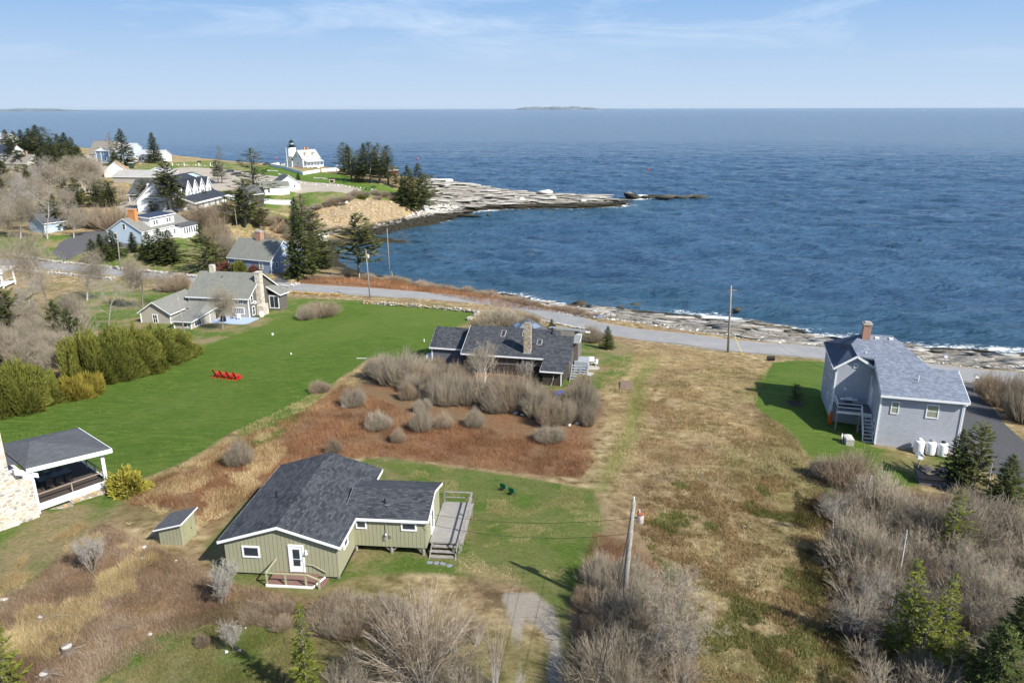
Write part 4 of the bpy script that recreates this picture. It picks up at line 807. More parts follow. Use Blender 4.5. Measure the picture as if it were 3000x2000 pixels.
    b = MB(); b.box(7.42, 7.56, -.1, .02, -.8, 5.3); b.build('downspout', TW, h); b = MB(); b.box(7.3, 7.7, -.2, 0, 5.0, 5.12); b.box(7.35, 7.45, -.3, -.1, 4.95, 5.08); b.build('floodlight', TW, h)
    b = MB(); b.box(-2.6, -2.4, 5.54, 5.598, 3.6, 3.8); b.build('vent', TW, h)
right_house(g5)
bpy.context.view_layer.update()
def tank(x, y, lidmat, label):
    p = plocal(g5, x, y, 0); z = gz(p.x, p.y); o = thing('propane_tank', (p.x, p.y, z), 0, label, 'gas tank', 'propane tanks by the grey wall')
    b = MB(); b.lathe([(.28, 0), (.30, .08), (.3, .1), (.47, .14), (.49, .22), (.49, 1.25), (.46, 1.36), (.34, 1.44), (.15, 1.48)], 20); b.build('body', TW, o, smooth=True)
    b = MB(); b.lathe([(.2, 1.44), (.22, 1.56), (.19, 1.62), (.08, 1.66)], 14, (.02, .0)); b.build('lid', lidmat, o, smooth=True)
tank(3.9, -.75, TW, 'white propane tank with a white lid, leftmost by the grey shingled wall'); tank(4.95, -.75, M['greyw'], 'white propane tank with an open greyish lid, middle of the three'); tank(6.0, -.75, M['black'], 'white propane tank with a dark lid, beside the spruce'); 
p = plocal(g5, -2.2, 4.6, 2.1); o = thing('gas_grill', tuple(p), -15.5, 'stainless gas grill with side shelves on the raised deck', 'grill')
b = MB(); b.box(-.35, .35, -.25, .25, .15, .75); b.build('cabinet', plain('dark_grill', (.08, .08, .085), .5), o); b = MB(); b.box(-.85, -.37, -.22, .22, .78, .82); b.box(.37, .85, -.22, .22, .78, .82); b.build('side_shelf', M['white2'], o)
b = MB(); b.xprof([(-.27, .78), (.27, .78), (.25, 1.0), (.05, 1.12), (-.2, 1.05)], -.38, .38); b.build('lid', M['metal'], o)
bx_ = G(2485, 1300, H); o = thing('storage_box', bx_, -10, 'pale resin storage box with rounded lid at the foot of the deck', 'storage box')
b = MB(); b.box(-.38, .38, -.6, .6, 0, .6); b.build('body', plain('beige_resin', (.42, .39, .34), .6, .1), o); b = MB(); b.yprof([(-.42, .6), (.42, .6), (.36, .74), (0, .8), (-.36, .74)], -.64, .64); b.build('lid', plain('pale_resin', (.55, .53, .49), .6, .06), o)
o = thing('leaning_board', G(2470, 1295, H), 60, 'pale upright panel leaning beside the resin storage box', 'panel'); b = MB(); b.bar((0, 0, 0), (0, .2, .8), .7, .05); b.build('board', M['white2'], o)
k_ = plocal(g5, -3.75, 4.6, -.3); b = MB(); b.lathe([(.02, 0), (.22, .15), (.26, .6), (.2, 1.3), (.03, 1.75)], 10); o = b.build('kayak', plain('orange_plastic', (.65, .12, .02), .4, .05), None, tuple(k_), True); o.scale[0] = .45; o.rotation_euler[2] = R_(74); tag(o, 'orange kayak stood on end beside the raised deck', 'kayak')
# 6 taupe cottage with the pale blue deck
g6 = thing('house', (-48.2, 133.2, 8.8), -10, 'taupe shingled cottage with stone chimneys and a pale blue deck', 'house')
def cottage(h):
    gable_x(h, -11.8, 0, .0, 10.6, -1, 3.95, 7.3, SD_TAN, SH_GREY, yr=5.3, over=.45)
    b = MB(); b.xprof([(0.02, -.8), (10.55, -.8), (10.55, 3.93), (5.3, 7.2), (.02, 3.93)], .005, .05); b.build('gable_cladding', SD_BROWN, h)
    corners(h, [(0, 0), (-11.8, 0)], -.8, 3.9, .16)
    for x in (-8.6, -4.6, -1.5): window(h, x, 0, 2.75, .75, .85, 'S', (2, 2), .08)
    window(h, -2.1, 0, .9, 2.1, 1.0, 'S', (6, 4), .16)
    window(h, .05, 1.2, 2.7, .7, 1.3, 'E', (1, 2), .12); window(h, .05, 1.5, .4, .8, 1.5, 'E', (1, 2), .12); window(h, .05, 5.3, 4.2, .7, 1.2, 'E', (1, 2), .12)
    # enclosed end porch with swept roof
    b = MB(); b.box(.05, 2.4, 7.2, 10.5, -1, 2.9); b.build('end_porch', SD_BROWN, h); b = MB(); b.slab([(-.1, 6.9, 4.6), (-.1, 10.9, 4.1), (2.8, 10.9, 2.7), (2.8, 6.9, 2.95)], .15); e = b.build('end_porch_roof', SH_GREYR, h); b = MB(); b.bar((-.1, 6.86, 4.5), (2.82, 6.86, 2.86), .06, .2); b.bar((2.84, 6.9, 2.84), (2.84, 10.9, 2.6), .06, .2); b.build('fascia', TW, e)
    window(h, 1.3, 7.2, .3, 1.7, 2.2, 'S', (2, 1), .16)
    b = MB(); b.box(.06, 1.0, 3.0, 4.3, -1, 7.9); b.box(.055, 1.35, 2.7, 4.7, -1, 1.8); b.box(.0, 1.1, 2.9, 4.4, 7.9, 8.05); b.build('chimney', FIELD, h)
    b = MB(); b.box(-10.1, -9.2, 4.9, 5.7, 6.6, 8.7); b.build('chimney', FIELD, h)
    b = MB(); b.box(-7.3, -7.0, 4.0, 4.3, 6.5, 6.8); b.build('roof_vent', M['black'], h)
    # annex A and B and link
    gable_y(h, -17.4, -11.6, -6.5, 3.0, -.9, 2.25, 4.1, SD_TAN, SH_GREYR, xr=-14.6, over=.4, names=('annex_wall', 'annex_roof')); corners(h, [(-17.4, -6.5), (-11.6, -6.5)], -.8, 2.2, .15); window(h, -14.6, -6.5, .4, .8, 1.4, 'S', (2, 2), .13)
    b = MB(); b.box(-8.7, -5.5, -9.8, -2.0, -.9, 2.0); b.build('porch_wall', SD_TAN, h); b = MB(); b.slab([(-9.2, -10.2, 1.95), (-5.1, -10.2, 1.95), (-5.1, -1.6, 2.5), (-7, -1.6, 3.3), (-9.2, -1.6, 3.0)], .12); b.slab([(-11.6, -2.4, 2.2), (-4.0, -2.4, 2.2), (-4.0, .2, 3.1), (-11.6, .2, 3.1)], .12); e = b.build('porch_roof', SH_GREYR, h)
    b = MB(); b.box(-9.2, -5.05, -10.26, -10.2, 1.8, 1.96); b.bar((-5.06, -10.2, 1.87), (-5.06, -1.6, 2.42), .05, .15); b.build('fascia', TW, e); corners(h, [(-8.7, -9.8), (-5.5, -9.8), (-5.5, -4.0)], -.8, 1.9, .15)
    window(h, -6.6, -9.8, .9, .7, .8, 'S', (1, 2), .12); window(h, -5.5, -7.8, .7, 1.9, 1.3, 'E', (3, 1), .1)
    b = MB(); b.box(-11.6, -8.7, -2.3, 0, -.9, 2.3); b.build('link_wall', SD_TAN, h)
    b = MB(); b.box(-5.4, 1.8, -4.6, -.05, .05, .25); do = b.build('deck', lines_mat('pale_blue_deck', (.36, .44, .58), .15, 'x', .8, .1, .05), h)
    for x in (-4.8, -1.6, 1.6): b = MB(); b.box(x-.06, x+.06, -4.5, -4.38, -.6, .05); b.build('deck_post', TW, do)
    b = MB(); b.tube([(.3, 1.7, 2.6), (.3, 1.9, 2.62)], .35, 14); b.build('satellite_dish', M['white2'], h)
    b = MB(); b.lathe([(.38, -.6), (.42, -.5), (.42, .75), (.2, .95)], 14, (1.3, 1.9)); b.build('propane_tank', TW, h, smooth=True)
cottage(g6)
bpy.context.view_layer.update()
p = plocal(g6, -3.4, -3.2, .25); o = thing('covered_grill', tuple(p), 20, 'grill under a black cover on the pale blue deck', 'grill'); b = MB(); b.lathe([(.5, 0), (.48, .7), (.3, 1.05), (.1, 1.1)], 10); b.build('cover', M['black'], o)
for i, (dx, dy, lb) in enumerate(((-1.2, -1.6, 'white round-backed garden chair on the pale blue deck'), (-2.6, -1.3, 'grey garden chair against the cottage wall on the deck'))):
    p = plocal(g6, dx, dy, .25); o = thing('garden_chair', tuple(p), 20-40*i, lb, 'chair'); mt = TW if i == 0 else M['greyw']; b = MB(); b.box(-.3, .3, -.28, .28, .38, .43); b.build('seat', mt, o); b = MB(); b.box(-.3, .3, .26, .31, .43, 1.05); b.build('backrest', mt, o)
    for x, y in ((-.26, -.25), (.26, -.25), (.26, .25), (-.26, .25)): b = MB(); b.box(x-.03, x+.03, y-.03, y+.03, 0, .4); b.build('leg', mt, o)
# 7 grey-blue cape with the brick chimney
g7 = thing('house', (-68.2, 178.3, 8.6), -22, 'slate blue cape cottage with a big grey roof and brick chimney', 'house')
gable_x(g7, 0, 12.6, 0, 9.6, -1.4, 3.1, 6.9, SD_BLUE, SH_GREY, yr=4.8, over=.3); gable_x(g7, 3.0, 11.5, 9.6, 13.5, -1.4, 3.0, 5.6, SD_BLUE, SH_GREY, over=.25, names=('back_wall', 'back_roof'))
chimney(g7, 5.2, 6.7, 4.2, 5.5, 6.2, 8.9, BRICK); window(g7, 2.4, 0, 1.3, .8, 1.2, 'S', (1, 2), .1); window(g7, 9.7, 0, .9, .9, 1.5, 'S', (1, 2), .1, M['glass2']); door(g7, 5.9, 0, -.2, .9, 2.1, 'S', False, SD_BLUE); window(g7, 12.6, 4.8, 3.9, .75, 1.3, 'E', (1, 2), .1, M['glass2']); window(g7, 12.6, 2.0, 1.0, .75, 1.3, 'E', (1, 2), .1)
corners(g7, [(0, 0), (12.6, 0)], -1, 3.0, .14)
# 8 pale blue cape with the orange chimney
g8 = thing('house', (-112.5, 208.9, 10.3), -15, 'pale blue and white cape with a navy-roofed dormer and orange brick chimney', 'house')
def whitecape(h):
    gable_y(h, 0, 11.2, 0, 19.5, -1, 3.1, 6.4, SD_LBLUE, SH_GREYR, over=.3)
    b = MB(); b.box(11.203, 11.24, .0, 19.5, -.9, 3.0); b.build('side_cladding', SD_WHITE, h); corners(h, [(0, 0), (11.2, 0), (11.2, 19.5)], -1, 3.0, .3)
    window(h, 2.3, 0, .9, .9, 1.4, 'S', (1, 2), .14); window(h, 7.6, 0, .9, .9, 1.4, 'S', (1, 2), .14); window(h, 5.6, 0, 3.6, .9, 1.4, 'S', (1, 2), .14)
    b = MB(); b.box(6.3, 10.4, 4.6, 14.5, 3.2, 6.3); b.build('dormer_wall', SD_WHITE, h); b = MB(); b.slab([(5.2, 4.2, 6.75), (10.8, 4.2, 6.3), (10.8, 14.9, 6.3), (5.2, 14.9, 6.75)], .2); e = b.build('dormer_roof', plain('navy_membrane', (.035, .05, .085), .6, .1), h)
    b = MB(); b.box(10.805, 10.85, 4.2, 14.9, 6.05, 6.34); b.bar((5.2, 4.16, 6.62), (10.83, 4.16, 6.17), .06, .25); b.build('fascia', TW, e)
    for y in (6.2, 7.3, 11.6, 12.7): window(h, 10.4, y, 4.2, .65, 1.1, 'E', (1, 2), .09)
    for y in (2.4, 8.0, 9.0, 13.0, 14.0): window(h, 11.24, y, .7, .75, 1.3, 'E', (1, 2), .1)
    chimney(h, 5.4, 7.6, 2.4, 3.5, 4.6, 8.6, BRICKO, True, capmat=BRICKO)
    b = MB(); b.box(11.25, 13.8, 13.2, 20.3, -1, 2.7); b.build('sunroom', SD_WHITE, h); b = MB(); b.slab([(11.2, 13.0, 3.3), (14.1, 13.0, 2.75), (14.1, 20.6, 2.75), (11.2, 20.6, 3.3)], .15); b.build('sunroom_roof', SH_MID, h)
    for k in range(6): window(h, 13.8, 14.2+k*1.05, .5, .55, 1.7, 'E', (1, 1), .08)
whitecape(g8)
# 9 inn with four gabled dormers
g9 = thing('house', (-106.4, 252.8, 13.4), -5, 'white inn with black roof and a row of four pointed dormers', 'inn')
def inn(h):
    NAVY = plain('black_blue_roof', (.035, .042, .055), .75, .15, 1)
    gable_y(h, -17, 0, -4, 19, -1.2, 3.4, 10.6, SD_WHITE, NAVY, xr=-9.5, over=.5)
    b = MB(); b.slab([(-9.5, -4.6, 10.75), (-1.5, -1.0, 7.6), (-1.5, 20.5, 7.6), (-9.5, 20.5, 10.75)], .25); b.build('upper_roof', NAVY, h)
    b = MB(); b.box(-8.5, -2.6, -1.5, 18.4, 3.0, 7.3); b.build('upper_wall', SD_WHITE, h)
    for k, y in enumerate((1.2, 5.9, 10.6, 15.3)):
        b = MB(); b.xprof([(y-1.9, 3.4), (y+1.9, 3.4), (y+1.9, 6.4), (y, 9.2), (y-1.9, 6.4)], -2.6, -1.5); d = b.build('dormer', SD_WHITE, h)
        r = MB(); r.xprof([(y-2.3, 5.95), (y, 9.35), (y+2.3, 5.95), (y+2.3, 6.15), (y, 9.6), (y-2.3, 6.15)], -8, -1.3); r.build('dormer_roof', NAVY, d)
        r = MB(); r.xprof([(y-2.35, 5.7), (y, 9.1), (y+2.35, 5.7), (y+2.35, 6.1), (y, 9.55), (y-2.35, 6.1)], -1.29, -1.2); r.build('fascia', TW, d)
        for s in (-.5, .5): window(d, -1.5, y+s, 4.3, .55, 1.6, 'E', (1, 1), .1)
        window(d, -1.5, y, 7.0, .45, .9, 'E', (1, 1), .1)
    b = MB(); b.box(-1.0, 2.6, -4.5, 19.0, -1.2, 2.9); b.build('ground_floor', SD_WHITE, h); b = MB(); b.slab([(-3, -5, 5.1), (3.4, -5, 2.9), (3.4, 19.8, 2.9), (-3, 19.8, 5.1)], .2); e = b.build('lower_roof', NAVY, h); b = MB(); b.box(3.41, 3.5, -5, 19.8, 2.4, 2.92); b.bar((-3, -5.05, 4.95), (3.45, -5.05, 2.72), .1, .35); b.build('fascia', TW, e)
    for y, w_ in ((-2, 1.3), (2, 1.4), (6.5, 1.6), (11, 1.2), (14.5, 2.4), (17.6, .9)): window(h, 2.6, y, .4, w_, 1.7, 'E', (2, 1), .12, M['glass2'] if w_ > 1.3 else None)
    window(h, .9, -4.5, .4, 1.3, 1.6, 'S', (2, 2), .12)
    b = MB(); b.slab([(-8.1, 14.4, 10.55), (-5.0, 14.4, 9.35), (-5.0, 18.0, 9.35), (-8.1, 18.0, 10.55)], .05); b.build('skylight', glassmat('pale_skylight', (.45, .55, .55), .2), h)
    b = MB(); b.box(2.8, 9.5, -4, 24, -1.6, -.2); do = b.build('terrace', M['greyw'], h); railing(do, [(9.4, -3.8, -.2), (9.4, 24, -.2)], 1.0, .12, 2, every=3); stairs(h, 8.5, 25.6, -2.6, -.2, 2, 3, 'N', n=6)
inn(g9)
q_ = P(381, 592, 13.3)
g10 = thing('house', (q_[0], q_[1], 13.0), -8, 'grey-roofed garage wing with twin pointed dormers, half hidden by pines', 'house')
gable_x(g10, 0, 14, 0, 12, -1, 3.3, 8.0, lines_mat('grey_barn_wall', (.27,.27,.27), .2, 'z', .7), SH_MID, over=.5); corners(g10, [(0, 0)], -.8, 3.2, .3)
for x in (7.5, 10.6):
    b = MB(); b.yprof([(x-1.2, 3.5), (x+1.2, 3.5), (x+1.2, 6.2), (x, 7.6), (x-1.2, 6.2)], 1.2, 2.0); d = b.build('dormer', SD_WHITE, g10); r = MB(); r.yprof([(x-1.5, 5.9), (x, 7.7), (x+1.5, 5.9), (x+1.5, 6.1), (x, 7.95), (x-1.5, 6.1)], 1.0, 5.5); r.build('dormer_roof', SH_DARK, d)
    for s in (-.42, .42): window(d, x+s, 1.2, 4.0, .45, 1.6, 'S', (1, 1), .08)
b = MB(); b.yprof([(9, -1), (14.5, -1), (14.5, 3.0), (12, 5.6), (9, 3.0)], -3.5, 0); b.build('porch', SD_WHITE, g10)
# lighthouse and the keeper's house
kh = thing('house', (-119.8, 441.8, 13), 49.6, "white keeper's house with gabled dormers beside the lighthouse", 'house')
def keeper(h):
    KR = plain('pale_grey_roof', (.40,.41,.41), .85, .1, .5); gable_x(h, 0, 12.0, 0, 9.2, .3, 5.2, 9.6, SD_WHITE, KR, over=.4)
    b = MB(); b.box(.05, 11.95, .05, 9.1, -2, .3); b.build('brick_base', BRICK, h)
    for x in (3.3, 8.6):
        b = MB(); b.yprof([(x-.8, 5.4), (x+.8, 5.4), (x+.8, 7.2), (x, 8.1), (x-.8, 7.2)], .7, 3.2); d = b.build('dormer', SD_WHITE, h); r = MB(); r.yprof([(x-1.0, 7.1), (x, 8.2), (x+1.0, 7.1), (x+1.0, 7.25), (x, 8.4), (x-1.0, 7.25)], .5, 3.8); r.build('dormer_roof', plain('lichen_orange_roof', (.40, .34, .22), .9, .3, 1.2), d); window(d, x, .7, 5.9, .5, 1.2, 'S', (1, 2), .08)
    for x in (4.6, 6.8): chimney(h, x, x+.7, 4.3, 5.0, 9.2, 11.2, BRICKO, False)
    b = MB(); b.box(1.0, 12.6, -2.4, 0, .2, .45); b.build('porch_floor', TW, h); b = MB(); b.slab([(.7, -2.8, 3.3), (12.9, -2.8, 3.3), (12.9, .1, 4.3), (.7, .1, 4.3)], .15); b.build('porch_roof', KR, h)
    for x in (1.1, 3.5, 5.5, 8.0, 10.2, 12.4): b = MB(); b.box(x-.12, x+.12, -2.35, -2.1, .45, 3.2); b.build('porch_post', TW, h)
    b = MB(); b.box(1.1, 7.2, -2.3, -2.2, .5, 1.3); b.box(9.4, 12.4, -2.3, -2.2, .5, 1.3); b.build('porch_railing', TW, h)
    for x in (1.3, 4.4, 10.8): b = MB(); b.box(x-.3, x+.3, -2.4, -1.8, -2, .2); b.build('stone_pier', FIELD, h)
    b = MB(); b.bar((8.3, -2.4, .3), (8.3, -5.2, -1.6), 1.5, .2); b.build('stairs', TW, h)
    for x in (2.6, 5.0, 6.8, 9.6): window(h, x, 0, 1.3, .8, 1.4, 'S', (1, 2), .1)
    for y, z in ((2.6, 5.6), (6.0, 5.6), (4.6, 1.4)): window(h, 0, y, z, .7, 1.5, 'W', (1, 2), .1)
    gable_y(h, -1, 5, 9.2, 16, -1, 3.2, 5.6, SD_WHITE, SH_GREYR, names=('rear_wall', 'rear_roof'))
keeper(kh)
tx, ty, _ = P(859, 483, 13)
ztop = Hz(tx, ty, 408); zga = Hz(tx, ty, 431)
lt = thing('lighthouse', (tx, ty, 12), 0, 'white conical lighthouse tower with a black lantern room', 'lighthouse')
b = MB(); zz_ = zga-12; b.lathe([(2.95, -1), (2.8, 0), (2.25, zz_-.25)], 32); b.build('tower', M['white'], lt, smooth=True)
b = MB(); b.lathe([(2.15, zz_-.3), (2.5, zz_), (2.5, zz_+.14)], 24); gl = b.build('gallery', M['black'], lt)
b = MB()
for k in range(16):
    t = 2*math.pi*k/16; t2 = t+2*math.pi/16; b.bar((2.4*math.cos(t), 2.4*math.sin(t), zz_+.1), (2.4*math.cos(t), 2.4*math.sin(t), zz_+1.1), .05, .05)
    for hz_ in (.6, 1.1): b.bar((2.4*math.cos(t), 2.4*math.sin(t), zz_+hz_), (2.4*math.cos(t2), 2.4*math.sin(t2), zz_+hz_), .05, .05)
b.build('railing', M['black'], gl)
hl = ztop-12-zz_
b = MB(); b.lathe([(1.55, zz_+.1), (1.55, zz_+hl*.33)], 12); b.build('watch_room', M['black'], lt)
b = MB(); b.lathe([(1.42, zz_+hl*.33), (1.42, zz_+hl*.60)], 12); b.build('lantern_glass', glassmat('lantern_glass', (.35, .45, .45), .1), lt)
b = MB()
for k in range(8): t = 2*math.pi*k/8; b.bar((1.46*math.cos(t), 1.46*math.sin(t), zz_+hl*.33), (1.46*math.cos(t), 1.46*math.sin(t), zz_+hl*.6), .09, .09)
b.build('mullions', M['black'], lt)
b = MB(); b.lathe([(1.75, zz_+hl*.60), (1.6, zz_+hl*.64), (.5, zz_+hl*.82), (.3, zz_+hl*.84), (.35, zz_+hl*.92), (.08, zz_+hl*.96), (.05, zz_+hl)], 16); b.build('lantern_roof', M['black'], lt)
window(lt, .9, -2.45, 3.2, .55, 1.4, 'S', (1, 2), .08, frame=plain('rust_orange', (.5, .25, .05), .8)); window(lt, -1.7, -2.05, 2.2, .4, 1.4, 'S', (1, 1), .06)
b = MB(); b.yprof([(.5, -1), (3.6, -1), (3.6, 1.6), (2, 3.2), (.5, 1.6)], -6, -2.3); b.build('entry_house', SD_WHITE, lt)
# fences round the lighthouse
WPK = plain('fence_white', (.70, .72, .74), .7, .05)
def fence(pts, h, label, cat='fence', every=2.5, mat=None, solid=True, group=None):
    p0 = pts[0]; o = thing('fence', (p0[0], p0[1], gz(p0[0], p0[1])), 0, label, cat, group); z0 = gz(p0[0], p0[1]); b = MB(); pb = MB()
    for a, c in zip(pts[:-1], pts[1:]):
        L_ = math.hypot(c[0]-a[0], c[1]-a[1]); n = max(1, int(L_/every))
        for i in range(n):
            u0, u1 = i/n, (i+1)/n; A = (a[0]+(c[0]-a[0])*u0, a[1]+(c[1]-a[1])*u0); B = (a[0]+(c[0]-a[0])*u1, a[1]+(c[1]-a[1])*u1)
            za, zb = gz(*A)-z0, gz(*B)-z0; A = (A[0]-p0[0], A[1]-p0[1]); B = (B[0]-p0[0], B[1]-p0[1])
            if solid: b.bar((*A, za+h*.5), (*B, zb+h*.5), .06, h*.95)
            else:
                for t in (.3, .6, .92): b.bar((*A, za+h*t), (*B, zb+h*t), .08, .14)
            pb.box(A[0]-.09, A[0]+.09, A[1]-.09, A[1]+.09, za-.4, za+h*1.08)
    b.build('panel', mat or WPK, o); pb.build('posts', mat or WPK, o); return o
fence([G(791, 488, H)[:2], G(830, 495, H)[:2], G(888, 513, H)[:2], G(938, 505, H)[:2]], 1.7, "long white solid fence along the near side of the keeper's garden")
fence([G(943, 504, H)[:2], G(994, 500, H)[:2], G(950, 488, H)[:2]], 1.7, "short white fence right of the keeper's house, near the spruces")
fence([G(791, 488, H)[:2], G(819, 484, H)[:2]], 1.6, "white fence end panel beside the parked dark car")
fence([G(825, 487, H)[:2], G(860, 484, H)[:2]], 1.3, 'white open rail fence between flagpole and lighthouse', solid=False)
o = thing('flagpole', G(843, 493, H), 0, 'white flagpole standing in the lighthouse garden', 'flagpole'); zt = Hz(o.location.x, o.location.y, 432)-o.location.z; b = MB(); b.tube([(0, 0, 0), (0, 0, zt)], [.2, .09], 8); b.build('pole', TW, o); b = MB(); b.tube([(0, 0, 0), (0, 0, .3)], .45, 10); b.build('base', TW, o)
# 11.. simpler buildings far off
def plainhouse(px, py, yaw, w_, d_, ze, zr, ax, wm, rm, label, cat='house', wins=(), chim=None, over=.4, zo=0, dorm=()):
    x, y, z = G(px, py, H); h = thing('house' if cat == 'house' else cat.replace(' ', '_'), (x, y, z+zo), yaw, label, cat)
    (gable_x if ax == 'x' else gable_y)(h, 0, w_, 0, d_, -2, ze, zr, wm, rm, over=over)
    for a in wins: window(h, *a)
    for cx, cy, r0, r1 in (chim or ()): chimney(h, cx, cx+.8, cy, cy+.8, r0, r1, BRICK, False)
    for x_ in dorm:
        b = MB(); b.yprof([(x_-1.1, ze+.3), (x_+1.1, ze+.3), (x_+1.1, ze+2.2), (x_, ze+3.3), (x_-1.1, ze+2.2)], d_*.12, d_*.35); d = b.build('dormer', SD_WHITE, h); r = MB(); r.yprof([(x_-1.4, ze+2.0), (x_, ze+3.45), (x_+1.4, ze+2.0), (x_+1.4, ze+2.2), (x_, ze+3.7), (x_-1.4, ze+2.2)], d_*.1, d_*.45); r.build('dormer_roof', rm, d); window(d, x_, d_*.12, ze+.8, .7, 1.3, 'S', (1, 2), .12)
    return h
plainhouse(263, 468, -16, 19, 12, 4.2, 11.0, 'x', plain('cream_wall', (.50,.47,.42), .8), SH_TAN, 'cream house with tan roof and three white dormers, on the far left headland', chim=((9, 5.6, 10, 12.2),), dorm=(7, 11.5, 15.5), wins=((3, 0, 1, .9, 1.8, 'S'),))
h = plainhouse(285, 474, -16, 9.5, 8, 6.4, 7.6, 'x', SD_DBLUE, plain('pale_roof', (.50,.50,.50), .8), 'strong blue two-storey shop with white trimmed windows, far left', wins=((1.8, 0, 4.2, .8, 1.3, 'S'), (5.0, 0, 4.2, .8, 1.3, 'S'), (6.5, 0, .6, 1.2, 2, 'S'), (2.4, 0, .2, .9, 2.2, 'S'))); corners(h, [(0, 0), (9.5, 0), (3.6, -.02)], -1, 6.3, .3)
h = plainhouse(325, 476, -16, 6.5, 8, 6.0, 7.4, 'x', SD_LBLUE, plain('pale_roof', (.50,.50,.50), .8), 'pale blue shop annex right of the strong blue one', wins=((2.2, 0, 3.6, 1.2, 1.8, 'S'),))
plainhouse(400, 473, -8, 17, 11, 3.6, 6.6, 'x', SD_WHITE, plain('light_grey_roof', (.42,.43,.44), .8), 'white single-storey building with light grey roof by the tall spruce', wins=((2.5, 0, .8, 1.4, 1.6, 'S', (2, 2)), (4.6, 0, .8, 1.4, 1.6, 'S', (2, 2)), (9, 0, .8, 1.4, 1.6, 'S', (2, 2))))
plainhouse(352, 462, -12, 11, 8, 6.5, 9.0, 'x', SD_LBLUE, plain('light_grey_roof', (.42,.43,.44), .8), 'pale house with light roof seen behind the broad spruce', wins=((2.0, 0, 4.0, 1.4, 1.2, 'S'),))
plainhouse(307, 520, 24, 10, 14, 3.2, 7.0, 'y', plain('bleached_wall', (.62,.60,.55), .8), plain('rusty_orange_roof', (.36,.24,.13), .9, .35, .25), 'gabled outbuilding with rust-orange lichened roof', 'outbuilding')
plainhouse(332, 535, -8, 20, 13, 2.6, 5.0, 'x', M['concrete'], plain('flat_grey_roof', (.36,.355,.33), .9, .08, .4), 'long low grey building with shallow grey roof', 'outbuilding')
plainhouse(420, 528, 8, 13, 10, 3.0, 5.6, 'y', SD_WHITE, plain('flat_grey_roof', (.36,.355,.33), .9, .08, .4), 'white low gable behind the black-roofed inn', 'outbuilding')
h = plainhouse(776, 572, 22, 10, 11, 3.2, 5.0, 'x', SD_WHITE, SH_GREY, 'small white clapboard cottage with hipped grey roof', wins=((1.8, 0, .9, .7, 1.6, 'S'), (10, 3, .9, .7, 1.6, 'E')))
h = plainhouse(818, 562, 30, 9, 10, 3.4, 6.4, 'y', SD_WHITE, SH_MID, 'white gabled cottage behind the small hipped one', wins=((6.6, 0, 1.4, .6, 1.0, 'S'),))
plainhouse(728, 596, 60, 7, 7, 3.2, 6.0, 'x', plain('dark_brown_boards', (.06,.055,.05), .8), SH_MID, 'dark boarded shed behind the mid pines', 'shed')
plainhouse(90, 678, -30, 7.5, 9, 2.9, 5.2, 'y', SD_LBLUE, SH_MID, 'small white garage below the big bare tree, left', 'garage')
plainhouse(1134, 512, 30, 6, 6, 2.4, 4.0, 'x', plain('red_boards', (.45,.06,.03), .7), SH_GREY, 'small red outbuilding glimpsed behind the point spruces', 'shed')
plainhouse(20, 500, -20, 15, 11, 4.0, 8.0, 'x', plain('cream_wall', (.50,.47,.42), .8), SH_TAN, 'cream cottage with arched white gable window, far left', chim=((9, 5, 7.5, 9.8),), wins=((9, 0, 4.2, 1.0, 1.4, 'S', (2, 2)),))
plainhouse(-25, 472, -20, 16, 11, 4.5, 9.0, 'x', SD_WHITE, plain('black_blue_roof2', (.035,.045,.07), .7), 'white house with navy roof cut by the left edge', wins=((12, 0, 2, 1, 1.4, 'S'),))
plainhouse(-60, 425, -20, 30, 12, 5, 9, 'x', M['white2'], plain('light_grey_roof', (.42,.43,.44), .8), 'pale roofed house high at the far left edge')
plainhouse(100, 470, 40, 9, 12, 4, 9, 'y', plain('dull_red_wall', (.22,.12,.10), .8), plain('dull_red_roof', (.20,.13,.12), .8), 'dull red gabled house among the far spruces')
# white porch house at left edge
q_ = G(-62, 848, H); h = thing('house', (q_[0], q_[1], q_[2]), 8, 'white veranda of a house cut off by the left edge, by the road', 'house')
b = MB(); b.box(-12, 0, 0, 8, -1, 3.6); b.build('wall', SD_WHITE, h); b = MB(); b.slab([(-12, -.4, 3.5), (5.5, -.4, 3.5), (5.5, 6, 3.9), (-12, 6, 3.9)], .15); e = b.build('roof', plain('aged_pale_roof', (.52,.49,.44), .8), h); b = MB(); b.bar((-12, -.45, 3.4), (5.55, -.45, 3.4), .06, .25); b.build('fascia', TW, e)
b = MB(); b.box(0, 5.2, -.2, 5.5, .4, .6); b.build('porch_floor', TW, h); [MB().box(x-.14, x+.14, y-.14, y+.14, -.8, 3.4).build('porch_post', TW, h) for x, y in ((.3, 0), (5.0, 0), (2.6, 5.2), (5.0, 5.2))]
b = MB()
for x in (.4, 2.7): b.bar((x, -.1, .7), (x+2.2, -.1, 1.5), .05, .07); b.bar((x, -.1, 1.5), (x+2.2, -.1, .7), .05, .07)
b.bar((.3, -.1, 1.55), (5, -.1, 1.55), .08, .08); b.bar((.3, -.1, .65), (5, -.1, .65), .08, .08); b.bar((5, 0, 1.55), (5, 5.2, 1.55), .08, .08); b.build('lattice_railing', TW, h)
fence([G(765, 592, H)[:2], G(775, 597, H)[:2], G(862, 600, H)[:2]], 2.0, 'white panel fence in front of the small white cottages', 'fence', 3)
fence([G(655, 586, H)[:2], G(690, 588, H)[:2]], 2.2, 'short pale board screen beside the inn terrace', 'fence', 3)
